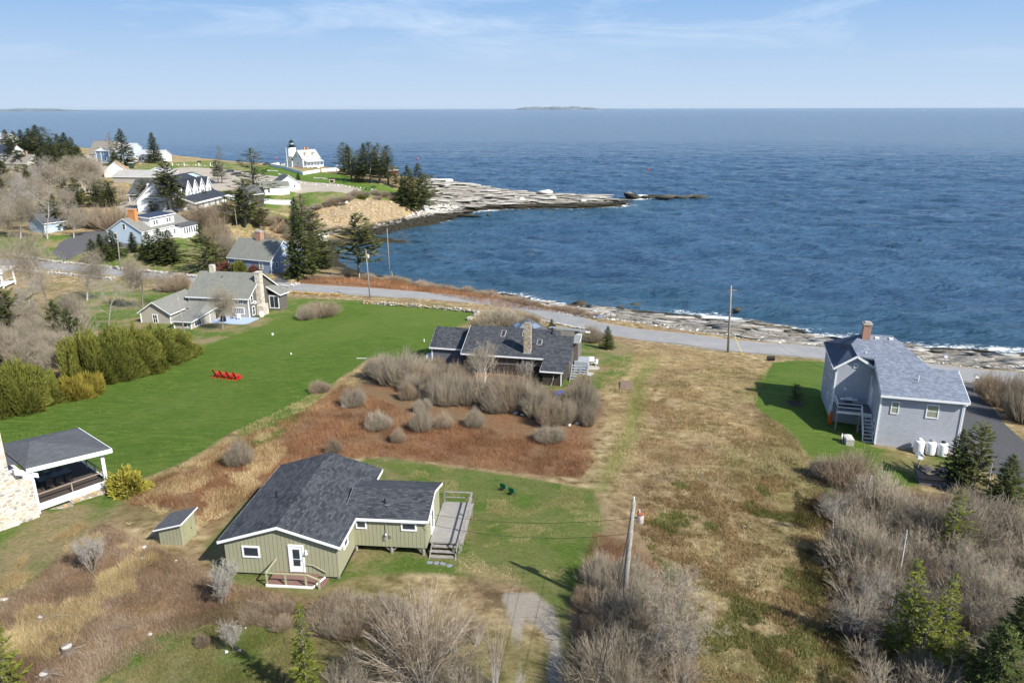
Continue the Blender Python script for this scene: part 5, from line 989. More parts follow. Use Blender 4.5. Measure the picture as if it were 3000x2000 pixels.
# ------------------------------------------------------------------ vegetation generators
def segs_mesh(name, S, mats, n=3, attr=None, extra=None):
    """S: array rows p0(3) p1(3) r0 r1 v"""
    S = np.asarray(S); p0 = S[:, :3]; p1 = S[:, 3:6]; r0 = S[:, 6]; r1 = S[:, 7]; d = p1-p0; d /= np.linalg.norm(d, axis=1)[:, None]+1e-9
    ref = np.where(np.abs(d[:, 2:3]) < .9, np.array([[0, 0, 1.]]), np.array([[1., 0, 0]])); a = np.cross(d, ref); a /= np.linalg.norm(a, axis=1)[:, None]+1e-9; b = np.cross(d, a)
    m = len(S); V = np.zeros((m, 2*n, 3))
    for k in range(n):
        t = 2*math.pi*k/n; o = a*math.cos(t)+b*math.sin(t); V[:, k] = p0+o*r0[:, None]; V[:, n+k] = p1+o*r1[:, None]
    base = (np.arange(m)*2*n)[:, None]; Fq = np.concatenate([base+np.array([[k, (k+1) % n, n+(k+1) % n, n+k]]) for k in range(n)], 0)
    return mkmesh(name, V.reshape(-1, 3), Fq, mats, attrs={'v': ('FLOAT', np.repeat(S[:, 8], 2*n))})
def ribbons(c, d, L_, W_, rg, v, name, mat, taper=.25, up=None):
    """leaf / blade quads: base centre c, direction d, length, width"""
    c = np.asarray(c); d = d/(np.linalg.norm(d, axis=1)[:, None]+1e-9); r = rg.normal(size=d.shape)
    if up is not None: r = np.cross(d, np.array([0, 0, 1.]))+rg.normal(size=d.shape)*up
    s = np.cross(d, r) if up is None else r; s /= np.linalg.norm(s, axis=1)[:, None]+1e-9
    L_ = np.asarray(L_)[:, None]; W_ = np.asarray(W_)[:, None]
    V = np.stack([c-s*W_*.5, c+s*W_*.5, c+d*L_+s*W_*.5*taper, c+d*L_-s*W_*.5*taper], 1)
    n = len(c); Fq = np.arange(n*4).reshape(n, 4)
    return mkmesh(name, V.reshape(-1, 3), Fq, mat, attrs={'v': ('FLOAT', np.repeat(v, 4))})
BARK = varmat('grey_bark', (.15, .13, .105), (.36, .32, .27)); BIRCH = varmat('birch_bark', (.42, .40, .36), (.66, .64, .60)); DEADW = varmat('dead_wood', (.30, .28, .25), (.45, .43, .40))
TWIG = varmat('grey_twigs', (.165, .138, .098), (.46, .40, .305)); TWIGR = varmat('reddish_twigs', (.165, .122, .08), (.45, .36, .26)); TWIGW = varmat('pale_twigs', (.24, .215, .19), (.44, .41, .365))
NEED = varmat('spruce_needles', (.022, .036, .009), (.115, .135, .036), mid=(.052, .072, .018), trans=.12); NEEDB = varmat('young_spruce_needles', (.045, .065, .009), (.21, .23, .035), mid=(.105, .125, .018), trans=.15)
NEEDP = varmat('pitch_pine_needles', (.035, .05, .014), (.145, .15, .045), mid=(.085, .098, .026), trans=.12); NEEDG = varmat('grey_spruce_needles', (.06, .065, .045), (.15, .155, .11)); CEDAR = varmat('cedar_sprays', (.035, .052, .010), (.24, .235, .05), mid=(.115, .13, .025), trans=.15)
RUSTL = varmat('rusty_evergreen', (.09, .055, .012), (.28, .21, .04), mid=(.15, .14, .02)); RHODO = varmat('yellow_leaves', (.10, .11, .02), (.40, .34, .06), mid=(.24, .22, .035)); REDB = varmat('red_brown_leaves', (.07, .025, .02), (.19, .085, .06))
def conifer(seed, H_, R_b, levels, base=.08, droop=.25, gap=.0, mat=NEED, sp=.42, wsp=.2, dens=1.0, power=.85, dead=0.0, lean=0, irregular=.25):
    rg = np.random.default_rng(seed); C = []; D = []; LL = []; WW = []; VV_ = []; S = []
    nb = int(levels*6); lx, ly = rg.normal(size=2)*lean
    cen = lambda t: np.array([lx*t*t*H_, ly*t*t*H_, t*H_])
    for i in range(10): S.append([*cen(i/10), *cen((i+1)/10), .018*H_*(1-i/10)+.015, .018*H_*(1-(i+1)/10)+.012, rg.random()])
    lobe = rg.random(8)*irregular*2+1-irregular
    for i in range(nb):
        t = base+(1-base)*((i+rg.random())/nb); az = i*2.4+rg.normal()*.3
        Lb = R_b*(max(0, 1-t)**power)*(lobe[int(az/(2*math.pi)*8) % 8])*(.75+.5*rg.random())+.10
        if rg.random() < gap: continue
        u = np.array([math.cos(az), math.sin(az), 0]); c0 = cen(t); rise = -droop*(1-t)+.25*t
        isdead = rg.random() < dead*(1.3-t)
        n = max(2, int(Lb/.42)); pts = [c0+u*Lb*k/n+np.array([0, 0, Lb*(rise*k/n+.16*(k/n)**2)]) for k in range(n+1)]
        for k in range(n): S.append([*pts[k], *pts[k+1], .028*(1-k/n)+.008, .028*(1-(k+1)/n)+.006, rg.random()])
        if isdead:
            for _ in range(int(3*n)):
                k = rg.integers(1, n+1); dv = u+rg.normal(size=3)*.7; e = pts[k]+dv/np.linalg.norm(dv)*.5; S.append([*pts[k], *e, .010, .004, rg.random()])
            continue
        m = int((3+Lb*9)*dens); q = rg.random(m)**.7
        side = np.cross(u, [0, 0, 1.]); vb = rg.random()
        for k in range(m):
            pos = c0+u*Lb*q[k]+np.array([0, 0, Lb*(rise*q[k]+.16*q[k]**2)]); sg = rg.choice([-1, 1]); dv = u*(.7+.5*rg.random())+side*sg*(.9*(1.1-q[k]*.6))+np.array([0, 0, rg.normal()*.22+.10])
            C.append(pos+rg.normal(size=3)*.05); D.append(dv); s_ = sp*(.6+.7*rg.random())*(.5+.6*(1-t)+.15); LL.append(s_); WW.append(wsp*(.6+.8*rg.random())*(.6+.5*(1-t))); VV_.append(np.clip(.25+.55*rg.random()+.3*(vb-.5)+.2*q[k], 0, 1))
    for _ in range(12): C.append(cen(.94+.05*rg.random())); D.append(np.array([rg.normal()*.4, rg.normal()*.4, 1])); LL.append(sp*.7); WW.append(wsp*.5); VV_.append(.7)
    return ribbons(C, np.array(D), LL, WW, rg, np.array(VV_), 'crown', mat, .35, up=.45), segs_mesh('trunk', S, BARK)
def bare(seed, H_, spread, stems=1, depth=4, kids=4, r0=None, tw=8, up=.35, trunk_frac=.3, wob=.25):
    """leafless tree: recursive limbs then a haze of twigs"""
    rg = np.random.default_rng(seed); S = []; T = []
    r0 = r0 or H_*.014
    def grow(p, d, L_, r, lev):
        n = 3; q = p.copy(); dd = d.copy()
        for k in range(n):
            dd = dd+rg.normal(size=3)*wob*.35+np.array([0, 0, up*.12]); dd /= np.linalg.norm(dd); q2 = q+dd*L_/n; ra = r*(1-.22*k); rb = r*(1-.22*(k+1))
            (S if lev < depth-1 else T).append([*q, *q2, ra, rb, rg.random()])
            if lev < depth and (k > 0 or lev > 0):
                for _ in range(kids if k == n-1 else max(1, kids//2)):
                    a = rg.normal(size=3); a -= a.dot(dd)*dd; a /= np.linalg.norm(a); nd_ = dd*(.75-.1*lev)+a*spread*(.6+.6*rg.random()); nd_[2] += up*.35; nd_ /= np.linalg.norm(nd_)
                    grow(q2-dd*L_/n*rg.random()*.8, nd_, L_*(.48+.28*rg.random()), max(rb*.55, .004), lev+1)
            q = q2
        if lev == depth:
            for _ in range(tw):
                dv = dd+rg.normal(size=3)*.55; dv /= np.linalg.norm(dv); a = q-dd*L_*rg.random(); T.append([*a, *(a+dv*L_*(.35+.4*rg.random())), .006, .003, rg.random()])
    for s in range(stems):
        az = rg.random()*6.3; tilt = 0.05 if stems == 1 else (.25+.45*rg.random()); d = np.array([math.cos(az)*tilt, math.sin(az)*tilt, 1]); d /= np.linalg.norm(d)
        grow(np.array([rg.normal()*.12*(stems > 1), rg.normal()*.12*(stems > 1), -.1]), d, H_*(trunk_frac+.12), r0*(1 if stems == 1 else .7), 0)
    S = np.array(S); T = np.array(T); top = max(S[:, 5].max(), T[:, 5].max()); f_ = H_/top
    for A in (S, T): A[:, :6] *= f_
    return S, T
def thick(T, w_): T = T.copy(); T[:, 6] = np.maximum(T[:, 6], w_); T[:, 7] = np.maximum(T[:, 7], w_*.6); return T
def bush(seed, n, Rr, Hh, lean=.5, tw=.008, sub=5):
    rg = np.random.default_rng(seed); S = []
    rt = rg.random(n)**.5; az = rg.random(n)*6.283
    for i in range(n):
        b0 = np.array([math.cos(az[i])*rt[i]*Rr*.55, math.sin(az[i])*rt[i]*Rr*.55, -.05]); hh_ = Hh*math.sqrt(max(.1, 1-rt[i]**2*.75))*(.72+.38*rg.random())*(1+.22*math.sin(az[i]*2+seed)+.14*math.sin(az[i]*5+rt[i]*6+seed))
        tip = np.array([math.cos(az[i])*rt[i]*Rr, math.sin(az[i])*rt[i]*Rr, hh_])+rg.normal(size=3)*.12; mid = b0*.4+tip*.6+np.array([0, 0, -.05*hh_])+rg.normal(size=3)*.07
        v = rg.random()
        S.append([*b0, *mid, tw*1.6, tw*1.1, v*.7]); S.append([*mid, *tip, tw*1.1, tw*.5, v])
        for _ in range(sub):
            k = .35+.6*rg.random(); a = b0+(mid-b0)*min(1, k/.6) if k < .6 else mid+(tip-mid)*(k-.6)/.4
            dv = (tip-b0)/hh_+rg.normal(size=3)*.45; dv[2] = abs(dv[2]); dv /= np.linalg.norm(dv); l_ = hh_*(.14+.2*rg.random()); S.append([*a, *(a+dv*l_), tw*.7, tw*.35, np.clip(v+rg.normal()*.15, 0, 1)])
    return np.array(S)
def fan(seed, n, Rr, Hh, r0, sub=10, subl=.3, basef=.1):
    rg = np.random.default_rng(seed); S = []; T = []
    for i in range(n):
        rt = rg.random()**.5; az = rg.random()*6.283; b0 = np.array([math.cos(az)*rt*Rr*basef, math.sin(az)*rt*Rr*basef, -.05]); hh_ = Hh*math.sqrt(max(.12, 1-rt**2*.7))*(.7+.35*rg.random()); out = np.array([math.cos(az), math.sin(az), 0])*rt*Rr
        pts = [b0+out*(t**1.1)+np.array([0, 0, hh_*(t**.9)])+rg.normal(size=3)*.05*Hh*.2*t for t in (0, .25, .5, .75, 1)]; v = rg.random()
        for k in range(4): S.append([*pts[k], *pts[k+1], r0*(1-.22*k), r0*(1-.22*(k+1)), v])
        for _ in range(sub):
            t = .25+.75*rg.random(); k = min(3, int(t*4)); a = pts[k]+(pts[k+1]-pts[k])*(t*4-k); dv = (pts[k+1]-pts[k]); dv = dv/np.linalg.norm(dv)+rg.normal(size=3)*.38; dv /= np.linalg.norm(dv); l_ = Hh*subl*(1.15-t)*(.5+rg.random()); e = a+dv*l_
            T.append([*a, *e, r0*.38, r0*.15, np.clip(v+rg.normal()*.2, 0, 1)])
            for _ in range(3): q = a+(e-a)*(.3+.7*rg.random()); d2 = dv+rg.normal(size=3)*.4; T.append([*q, *(q+d2*l_*.35*(.5+rg.random())), r0*.2, r0*.1, rg.random()])
    return np.array(S), np.array(T)
def dome(seed, n, Rx, Ry, Hh, L_, W_, mat, upb=1.0, name='foliage', inner=.55, lump=.25):
    rg = np.random.default_rng(seed); az = rg.random(n)*6.283; ph = np.arcsin(np.clip(rg.random(n)*1.05-.05, -.05, 1)); rad = inner+(1-inner)*rg.random(n)**.35
    lf = 1+lump*np.sin(az*3+seed)*np.cos(ph*4)+lump*.7*np.sin(az*7+ph*5+seed*2)
    o = np.stack([np.cos(az)*np.cos(ph), np.sin(az)*np.cos(ph), np.sin(ph)], -1); c = o*rad[:, None]*lf[:, None]*np.array([Rx, Ry, Hh*.88]); c[:, 2] = np.maximum(c[:, 2], .05)
    d = o+np.array([0, 0, upb])+rg.normal(size=(n, 3))*.28; v = np.clip(rg.random(n)*.6+(rad-inner)*.7, 0, 1)  # inner sprays coloured darker, painting the shade inside the foliage
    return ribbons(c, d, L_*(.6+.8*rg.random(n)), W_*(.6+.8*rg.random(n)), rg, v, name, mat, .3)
# ---- templates
TPL = {}
def mesh_tpl(key, parts): TPL[key] = parts
for k, s in enumerate((11, 12, 13)):
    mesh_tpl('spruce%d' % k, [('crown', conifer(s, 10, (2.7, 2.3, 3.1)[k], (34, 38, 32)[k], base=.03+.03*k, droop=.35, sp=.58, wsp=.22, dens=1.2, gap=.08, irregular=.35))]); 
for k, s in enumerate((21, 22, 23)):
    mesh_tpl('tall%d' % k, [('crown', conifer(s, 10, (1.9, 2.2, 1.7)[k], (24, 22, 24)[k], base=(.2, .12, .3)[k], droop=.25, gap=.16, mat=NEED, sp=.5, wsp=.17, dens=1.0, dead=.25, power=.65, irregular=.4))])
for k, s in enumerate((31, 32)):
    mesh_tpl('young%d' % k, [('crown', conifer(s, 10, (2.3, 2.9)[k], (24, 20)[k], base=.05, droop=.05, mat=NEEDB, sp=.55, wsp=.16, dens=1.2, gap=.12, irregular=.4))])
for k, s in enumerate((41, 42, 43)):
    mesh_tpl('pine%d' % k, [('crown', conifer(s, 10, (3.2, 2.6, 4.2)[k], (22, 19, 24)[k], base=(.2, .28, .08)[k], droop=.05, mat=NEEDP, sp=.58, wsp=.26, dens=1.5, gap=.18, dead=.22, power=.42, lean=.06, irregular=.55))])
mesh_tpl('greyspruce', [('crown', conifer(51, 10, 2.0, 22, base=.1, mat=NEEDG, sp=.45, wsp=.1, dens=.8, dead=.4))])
def split(parts):
    out = []
    for nm, val in parts:
        if isinstance(val, tuple): out += [('crown', val[0]), ('trunk', val[1])]
        else: out.append((nm, val))
    return out
for k in list(TPL): TPL[k] = split(TPL[k])
def bt(key, S, T, bark, twig): TPL[key] = [('trunk', segs_mesh('trunk', S, bark, 5)), ('crown', segs_mesh('crown', T, twig))]
def mkbare(key, seed, H_, spread, bark, twig, w_, **k): S, T = bare(seed, H_, spread, **k); bt(key, thick(S, w_*1.2), thick(T, w_), bark, twig)
mkbare('bigbare', 61, 10, .75, DEADW, TWIG, .0065, depth=4, kids=4, tw=2, up=.35, trunk_frac=.34, r0=.2)
mkbare('bigbare2', 62, 10, .95, DEADW, TWIGW, .007, depth=4, kids=3, tw=3, up=.1, trunk_frac=.30)
mkbare('roundbare', 63, 10, 1.0, BARK, TWIG, .006, depth=4, kids=4, tw=3, up=.55, trunk_frac=.18)
mkbare('birch0', 64, 10, .55, BIRCH, TWIGW, .009, depth=4, kids=3, tw=4, up=.6, trunk_frac=.42)
mkbare('birch1', 65, 10, .65, BIRCH, TWIG, .009, depth=4, kids=3, tw=4, stems=3, up=.7, trunk_frac=.30)
bt('alder0', *fan(66, 26, 1.7, 5, .035, 11, .28, .25), BARK, TWIG)
bt('alder1', *fan(67, 22, 1.5, 5, .032, 12, .26, .2), DEADW, TWIGR)
bt('alder2', *fan(68, 34, 2.4, 5, .034, 12, .30, .35), BARK, TWIG)
bt('alderbig', *fan(69, 80, 3.2, 6, .030, 16, .26, .08), DEADW, TWIGR)
mkbare('sapling', 70, 3, .5, BARK, TWIGW, .007, depth=3, kids=3, tw=3, stems=6, up=.8, trunk_frac=.35)
for k, s in enumerate((71, 72, 73)): TPL['bush%d' % k] = [('crown', segs_mesh('twigs', bush(s, 1100, 1.5, 1.7, tw=.0065), (TWIG, TWIG, TWIGR)[k]))]
TPL['brush'] = [('crown', segs_mesh('twigs', bush(75, 700, 1.5, 1.3, tw=.007, sub=4), TWIGR))]
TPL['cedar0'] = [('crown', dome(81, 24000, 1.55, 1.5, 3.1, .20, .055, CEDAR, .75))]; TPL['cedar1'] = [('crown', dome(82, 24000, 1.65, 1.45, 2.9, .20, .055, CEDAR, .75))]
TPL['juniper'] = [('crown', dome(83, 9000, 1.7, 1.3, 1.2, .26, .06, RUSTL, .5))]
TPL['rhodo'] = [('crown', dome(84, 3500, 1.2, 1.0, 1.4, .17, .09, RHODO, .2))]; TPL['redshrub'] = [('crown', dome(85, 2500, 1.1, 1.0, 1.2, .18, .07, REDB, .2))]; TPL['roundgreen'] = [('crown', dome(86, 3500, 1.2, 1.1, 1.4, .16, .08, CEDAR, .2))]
WIDE = {'spruce': 1.18, 'tall': 1.9, 'pine': 1.2, 'greyspruce': 1.2}
THGT = {'spruce': 10, 'tall': 10, 'young': 10, 'pine': 10, 'greyspruce': 10, 'bigbare': 10, 'roundbare': 10, 'birch': 10, 'alderbig': 6, 'alder': 5, 'sapling': 3, 'bush': 1.75, 'brush': 1.4, 'cedar': 3.2, 'juniper': 1.3, 'rhodo': 1.5, 'redshrub': 1.3, 'roundgreen': 1.5}
KIND = {'spruce': ('spruce_tree', 'spruce tree'), 'tall': ('spruce_tree', 'spruce tree'), 'young': ('spruce_tree', 'spruce tree'), 'pine': ('pine_tree', 'pine tree'), 'greyspruce': ('spruce_tree', 'spruce tree'), 'bigbare': ('bare_tree', 'tree'), 'roundbare': ('bare_tree', 'tree'), 'birch': ('birch_tree', 'birch tree'), 'alderbig': ('alder_shrub', 'shrub'), 'alder': ('alder_shrub', 'shrub'), 'sapling': ('bare_shrub', 'shrub'), 'bush': ('bare_bush', 'bush'), 'brush': ('bare_bush', 'bush'), 'cedar': ('cedar_bush', 'cedar bush'), 'juniper': ('juniper_bush', 'bush'), 'rhodo': ('leafy_bush', 'bush'), 'redshrub': ('leafy_bush', 'bush'), 'roundgreen': ('leafy_bush', 'bush')}
def kbase(k):
    for n in sorted(THGT, key=len, reverse=True):
        if k.startswith(n): return n
prng = random.Random(5)
def plant(key, x, y, h, label, group=None, wide=1.0, rz=None, zo=0):
    kb = kbase(key); s = h/THGT[kb]; wide = wide*(WIDE.get(kb, 1) if y > 90 else 1); nm, cat = KIND[kb]; z = gz(x, y)-.03+zo; rz = prng.random()*6.28 if rz is None else rz
    parts = TPL[key]
    if len(parts) == 1:
        o = link(nm, parts[0][1], None, (x, y, z)); o.scale = (s*wide, s*wide, s); o.rotation_euler[2] = rz
    else:
        o = link(nm, None, None, (x, y, z)); o.scale = (s*wide, s*wide, s); o.rotation_euler[2] = rz
        for pn, me in parts: link(pn, me, o)
    return tag(o, label, cat, group)
def PT(px, py, top, key, label, group=None, wide=1.0, width=None):
    """plant at the spot whose ground is seen at (px, py), reaching up to image row `top`"""
    x, y, z = G(px, py, H); h = max(.4, Hz(x, y, top)-z)
    if width:
        sc_ = math.hypot(y, CZ-z)/F; wide = width*sc_/(h/THGT[kbase(key)]*{'bush': 3.1, 'brush': 3.1, 'spruce': 5, 'young': 5, 'cedar': 3.2, 'pine': 6, 'juniper': 3.4, 'rhodo': 2.4, 'redshrub': 2.2, 'roundgreen': 2.4}.get(kbase(key), 5))
    return plant(key, x, y, h, label, group, wide)
# ---- spruces and pines, one by one
for a in [
 (1009,500,416,'tall0','tallest dark spruce at the left of the stand by the lighthouse'), (1030,530,432,'tall1','dark spruce in front of the left end of the point stand'), (1069,516,420,'spruce1','dense spruce in the middle of the point stand'),
 (1087,536,416,'tall2','tall open spruce with bare lower trunk, middle of the point stand'), (1112,533,420,'tall1','tall spruce right of centre in the point stand'), (1139,541,426,'tall2','rightmost tall spruce of the point stand, bare trunk leaning'), (1022,512,424,'spruce0','broad dark spruce second from the left in the point stand'), (1128,522,440,'spruce2','bushy spruce low at the right of the point stand'), (1055,535,470,'spruce0','low dark spruce filling the front of the point stand'), (1160,552,500,'pine0','small spruce between the point stand and the bluff pair'), (1050,508,440,'tall0','shorter spruce between the point stand trunks'), (1100,512,432,'spruce1','dark spruce at the back of the point stand'),
 (1197,608,485,'spruce0','dark broad spruce on the bluff edge, left of the pair'), (1228,606,479,'spruce2','dark broad spruce on the bluff edge, right of the pair'), (1245,600,512,'pine0','lower grey-green spruce at the seaward bluff edge'), (1180,585,512,'spruce1','short spruce behind the bluff pair'),
 (874,528,504,'spruce2','tiny lone spruce on the grass before the lighthouse fence'), (749,598,434,'tall1','tall lone spruce with bare trunk by the mid shed'), (652,538,427,'greyspruce','thin ragged spruce with a bare tip by the car park'), (640,536,470,'pine1','low pine beside the thin ragged spruce'),
 (721,668,528,'pine0','twisted pine over the cove bank, left one'), (765,676,610,'pine1','twisted pine over the cove bank, right one'), (700,650,560,'pine2','low spreading pine near the inn terrace'), (745,650,600,'pine0','small pine between the two twisted pines'),
 (880,815,580,'spruce1','tallest dark spruce right of the slate blue cape',None,.72), (925,785,618,'pine0','open spruce behind the tall one by the cove'), (858,815,715,'spruce0','bushy spruce against the slate blue cape wall',None,.7), (918,798,680,'spruce2','broad spruce on the cove side of the group'), (945,782,690,'spruce0','seaward spruce of the group by the cove'), (890,700,570,'tall1','slender spruce on the bank behind the slate blue cape'),
 (1053,820,625,'pine1','lone sparse pine with a bare top standing by the cove road'), (604,794,690,'pine2','big rounded yellow-green pine by the road left of the slate blue cape'), (640,780,715,'pine2','lower part of the rounded pine clump by the road'), (589,712,652,'spruce2','small blue-green spruce on the lawn right of the pale blue cape'),
 (275,769,700,'spruce0','leftmost spruce of the row before the pale blue cape',None,1.3), (301,759,685,'spruce1','second spruce of the row before the pale blue cape',None,1.3), (334,756,674,'spruce0','third spruce of the row, before the blue gable',None,1.3), (318,765,712,'spruce2','low spruce filling the row before the blue gable',None,1.3), (393,740,680,'spruce1','spruce at the corner of the blue gable',None,1.3), (439,760,679,'spruce0','spruce in front of the white wall, left of the big pair',None,1.3), (474,769,669,'spruce2','large dark spruce of the big pair',None,1.3), (502,771,674,'spruce0','large dark spruce at the right end of the row',None,1.3), (420,752,715,'spruce2','low spruce filling the row by the white wall'),
 (365,485,378,'spruce0','broad tall spruce right of the blue shops'), (340,492,440,'spruce2','lower spruce at the foot of the broad tall one'), (331,476,388,'greyspruce','grey dying spruce behind the blue shops'), (454,478,388,'spruce1','narrow pointed spruce beside the white single-storey building'), (508,620,473,'pine1','tall ragged pine in front of the inn'), (495,618,500,'tall1','second trunk of the ragged pines before the inn'), (526,624,560,'pine0','low pine right of the ragged pines before the inn'), (424,612,524,'pine1','ragged pine before the garage wing'), (446,622,590,'pine2','low pine before the garage wing'), (598,600,556,'pine2','small pine against the inn windows'),
 (222,609,542,'spruce0','dark green spruce in the left wood, left of the white birch'), (286,601,537,'spruce2','dark green spruce in the left wood, right of the white birch'), (329,606,551,'spruce1','spruce at the right edge of the left wood'), (168,640,592,'young1','yellow-green spruce behind the small white garage'), (130,640,600,'spruce0','spruce left of the yellow-green one behind the garage')]: PT(*a)
grp = 'far spruces on the left headland'
for i, (x, b_, t, k) in enumerate([(120,470,366,'spruce1'),(139,474,372,'tall0'),(27,452,380,'spruce0'),(71,452,380,'spruce1'),(48,450,384,'spruce2'),(108,462,386,'spruce0'),(85,470,400,'spruce2'),(178,468,392,'spruce0'),(199,470,388,'spruce1'),(217,478,402,'spruce2'),(235,488,427,'spruce0'),(255,505,458,'spruce1'),(240,520,455,'pine0'),(262,530,470,'tall1'),(5,470,415,'spruce0'),(155,480,400,'spruce2'),(190,490,420,'pine2'),(165,500,430,'spruce0'),(135,510,430,'tall1'),(128,540,440,'spruce1'),(215,510,440,'spruce0'),(0,520,440,'spruce1'),(15,560,470,'spruce2'),(40,480,405,'spruce0'),(228,545,480,'pine0'),(95,450,375,'spruce1'),(60,500,440,'pine1')]):
    PT(x, b_, t, k, 'dark spruce in the far stand on the left headland', grp, wide=1.25)
grp = 'bare trees of the left wood'
rr = random.Random(8)
for i in range(34):
    x = rr.uniform(-60, 330); b_ = rr.uniform(540, 700) if x < 220 else rr.uniform(540, 610)
    PT(x, b_, b_-rr.uniform(75, 115), rr.choice(['bigbare', 'bigbare2', 'roundbare', 'birch0', 'birch1', 'roundbare']), 'leafless grey tree in the dense wood at left', grp, wide=1.15)
for i in range(26):
    x = rr.uniform(-40, 400); b_ = rr.uniform(480, 560) if x < 300 else rr.uniform(555, 600)
    PT(x, b_, b_-rr.uniform(30, 55), rr.choice(['roundbare', 'alder0', 'alder1']), 'low leafless brushy tree behind the left wood', 'low brush behind the left wood', wide=1.6)
for i in range(16): x = rr.uniform(-30, 320); b_ = rr.uniform(560, 680) if x < 220 else rr.uniform(555, 610); PT(x, b_, b_-rr.uniform(50, 85), rr.choice(['spruce0', 'pine2', 'spruce2', 'pine0']), 'evergreen among the bare trees of the left wood', 'evergreens in the left wood', wide=1.1)
for a in [(139,700,500,'bigbare2','big bare tree with pale spreading limbs above the small garage'), (262,596,500,'birch1','white multi-stemmed birch between two dark spruces'), (60,700,560,'bigbare','bare tree left of the small white garage'), (142,908,655,'roundbare','tall grey birch with a wide twiggy crown over the left road'),
 (91,932,805,'birch0','white forked birch trunk at left, in front of the veranda'), (64,955,842,'birch0','leaning white birch at left by the yellow pine'), (110,935,870,'birch1','short broken white birch at left'), (319,972,790,'bigbare2','wide pinkish bare tree left of the taupe annexe'), (255,880,718,'bigbare','bare pointed tree rising above the left road'), (418,902,728,'roundbare','dense round-crowned bare tree beside the pole by the road'), (653,965,820,'roundbare','grey bare tree at the corner of the pale blue deck'),
 (1420,1140,1000,'birch1','pale bare birch in front of the log house'), (1395,1130,1020,'birch0','thin bare birch left of the log house windows'), (1545,1125,1052,'sapling','small bare sapling against the log wall'), (1240,2015,1700,'alderbig','large many-stemmed bare alder at bottom centre'), (1450,2015,1800,'alder1','small pinkish alder right of the big one',None,.6), (1890,1935,1600,'birch1','white birch in the brush beside the near pole'),
 (1990,1960,1835,'sapling','small silvery bare shrub at the edge of the near pole brush'), (648,1770,1640,'sapling','bare multi-stemmed shrub before the olive cottage porch'), (690,1905,1810,'sapling','tiny bare shrub beside two round stones'), (270,1680,1570,'sapling','bare shrub with stones in the rough grass, left')]: PT(*a)
for a in [(2793,1420,1262,'spruce0','large dark spruce by the grey house corner and gas tanks',None,1.0), (2855,1425,1245,'pine2','brownish open spruce beside the asphalt drive',None,.8), (2940,1475,1330,'spruce2','wide dark spruce at the right, below the drive',None,1.1), (2778,1640,1435,'young1','open green spruce standing in the grey thicket',None,1.0), (2640,1935,1640,'young0','bright yellow-green young spruce in the thicket, left of the pair',None,1.0), (2739,1990,1680,'young0','bright narrow young spruce, right of the pair',None,.8), (2690,1990,1760,'young1','lower bright spruce between the pair',None,.9), (2790,2040,1850,'young1','bright low spruce at the bottom of the thicket',None,1.2), (2965,2010,1720,'spruce1','dark spruce cut by the right edge at the bottom',None,1.0), (2890,2110,1830,'spruce2','dark wide spruce in the bottom right corner',None,1.2), (2419,1482,1430,'young1','small yellow-green evergreen at the thicket corner',None,1.6),
 (905,2070,1765,'young0','bright young spruce with a bare gap below its tip, bottom centre-left',None,.75), (15,2020,1780,'young1','yellow-green spruce cut by the left edge at bottom',None,.8), (1616,966,934,'spruce2','small spruce behind the log house roof',None,1.2), (1779,1022,955,'spruce0','neat young spruce on the grass by the road',None,1.0), (2329,1172,1125,'pine2','small dark dwarf pine in the shade of the grey house',None,1.0), (1500,960,935,'roundbare','bare bush top behind the log house',None,1.5)]: PT(*a[:5], a[5], a[6])
# bushes round the log house, measured in a picture detail (x, base, top, width)
B = [(500,700,450,500),(330,660,470,300),(700,720,560,300),(900,885,640,330),(1060,890,640,300),(1010,800,560,300),(820,820,560,300),(1250,900,640,260),(1450,940,640,380),(1600,960,700,300),(1330,960,760,260),(1800,1080,860,260),(1900,1060,840,280),(2080,1010,680,300),(2000,900,700,260),(2140,900,740,180),(1700,1000,760,300),(1560,840,640,300),(1380,830,620,260),(1180,980,900,10),(580,850,700,180),(330,1110,950,250),(690,1120,930,230),(880,1100,960,190),(700,960,840,180),(1150,1090,930,190),(490,1220,1090,140),(1800,1210,1080,290),(110,910,750,230),(-180,790,690,200),(2120,1080,900,150)]
for i, (x, b_, t, wd) in enumerate(B):
    if wd < 20: continue
    PT(1000+x/2.94, 880+b_/2.94, 880+(t+(b_-t)*.14)/2.94, 'bush%d' % (i % 3), 'dense grey leafless bush in the thicket before the log house' if i < 19 else 'lone grey leafless bush standing in the red-brown brambles', 'grey bushes of the log house thicket' if i < 19 else 'lone grey bushes in the brambles', width=wd/2.94*1.05)
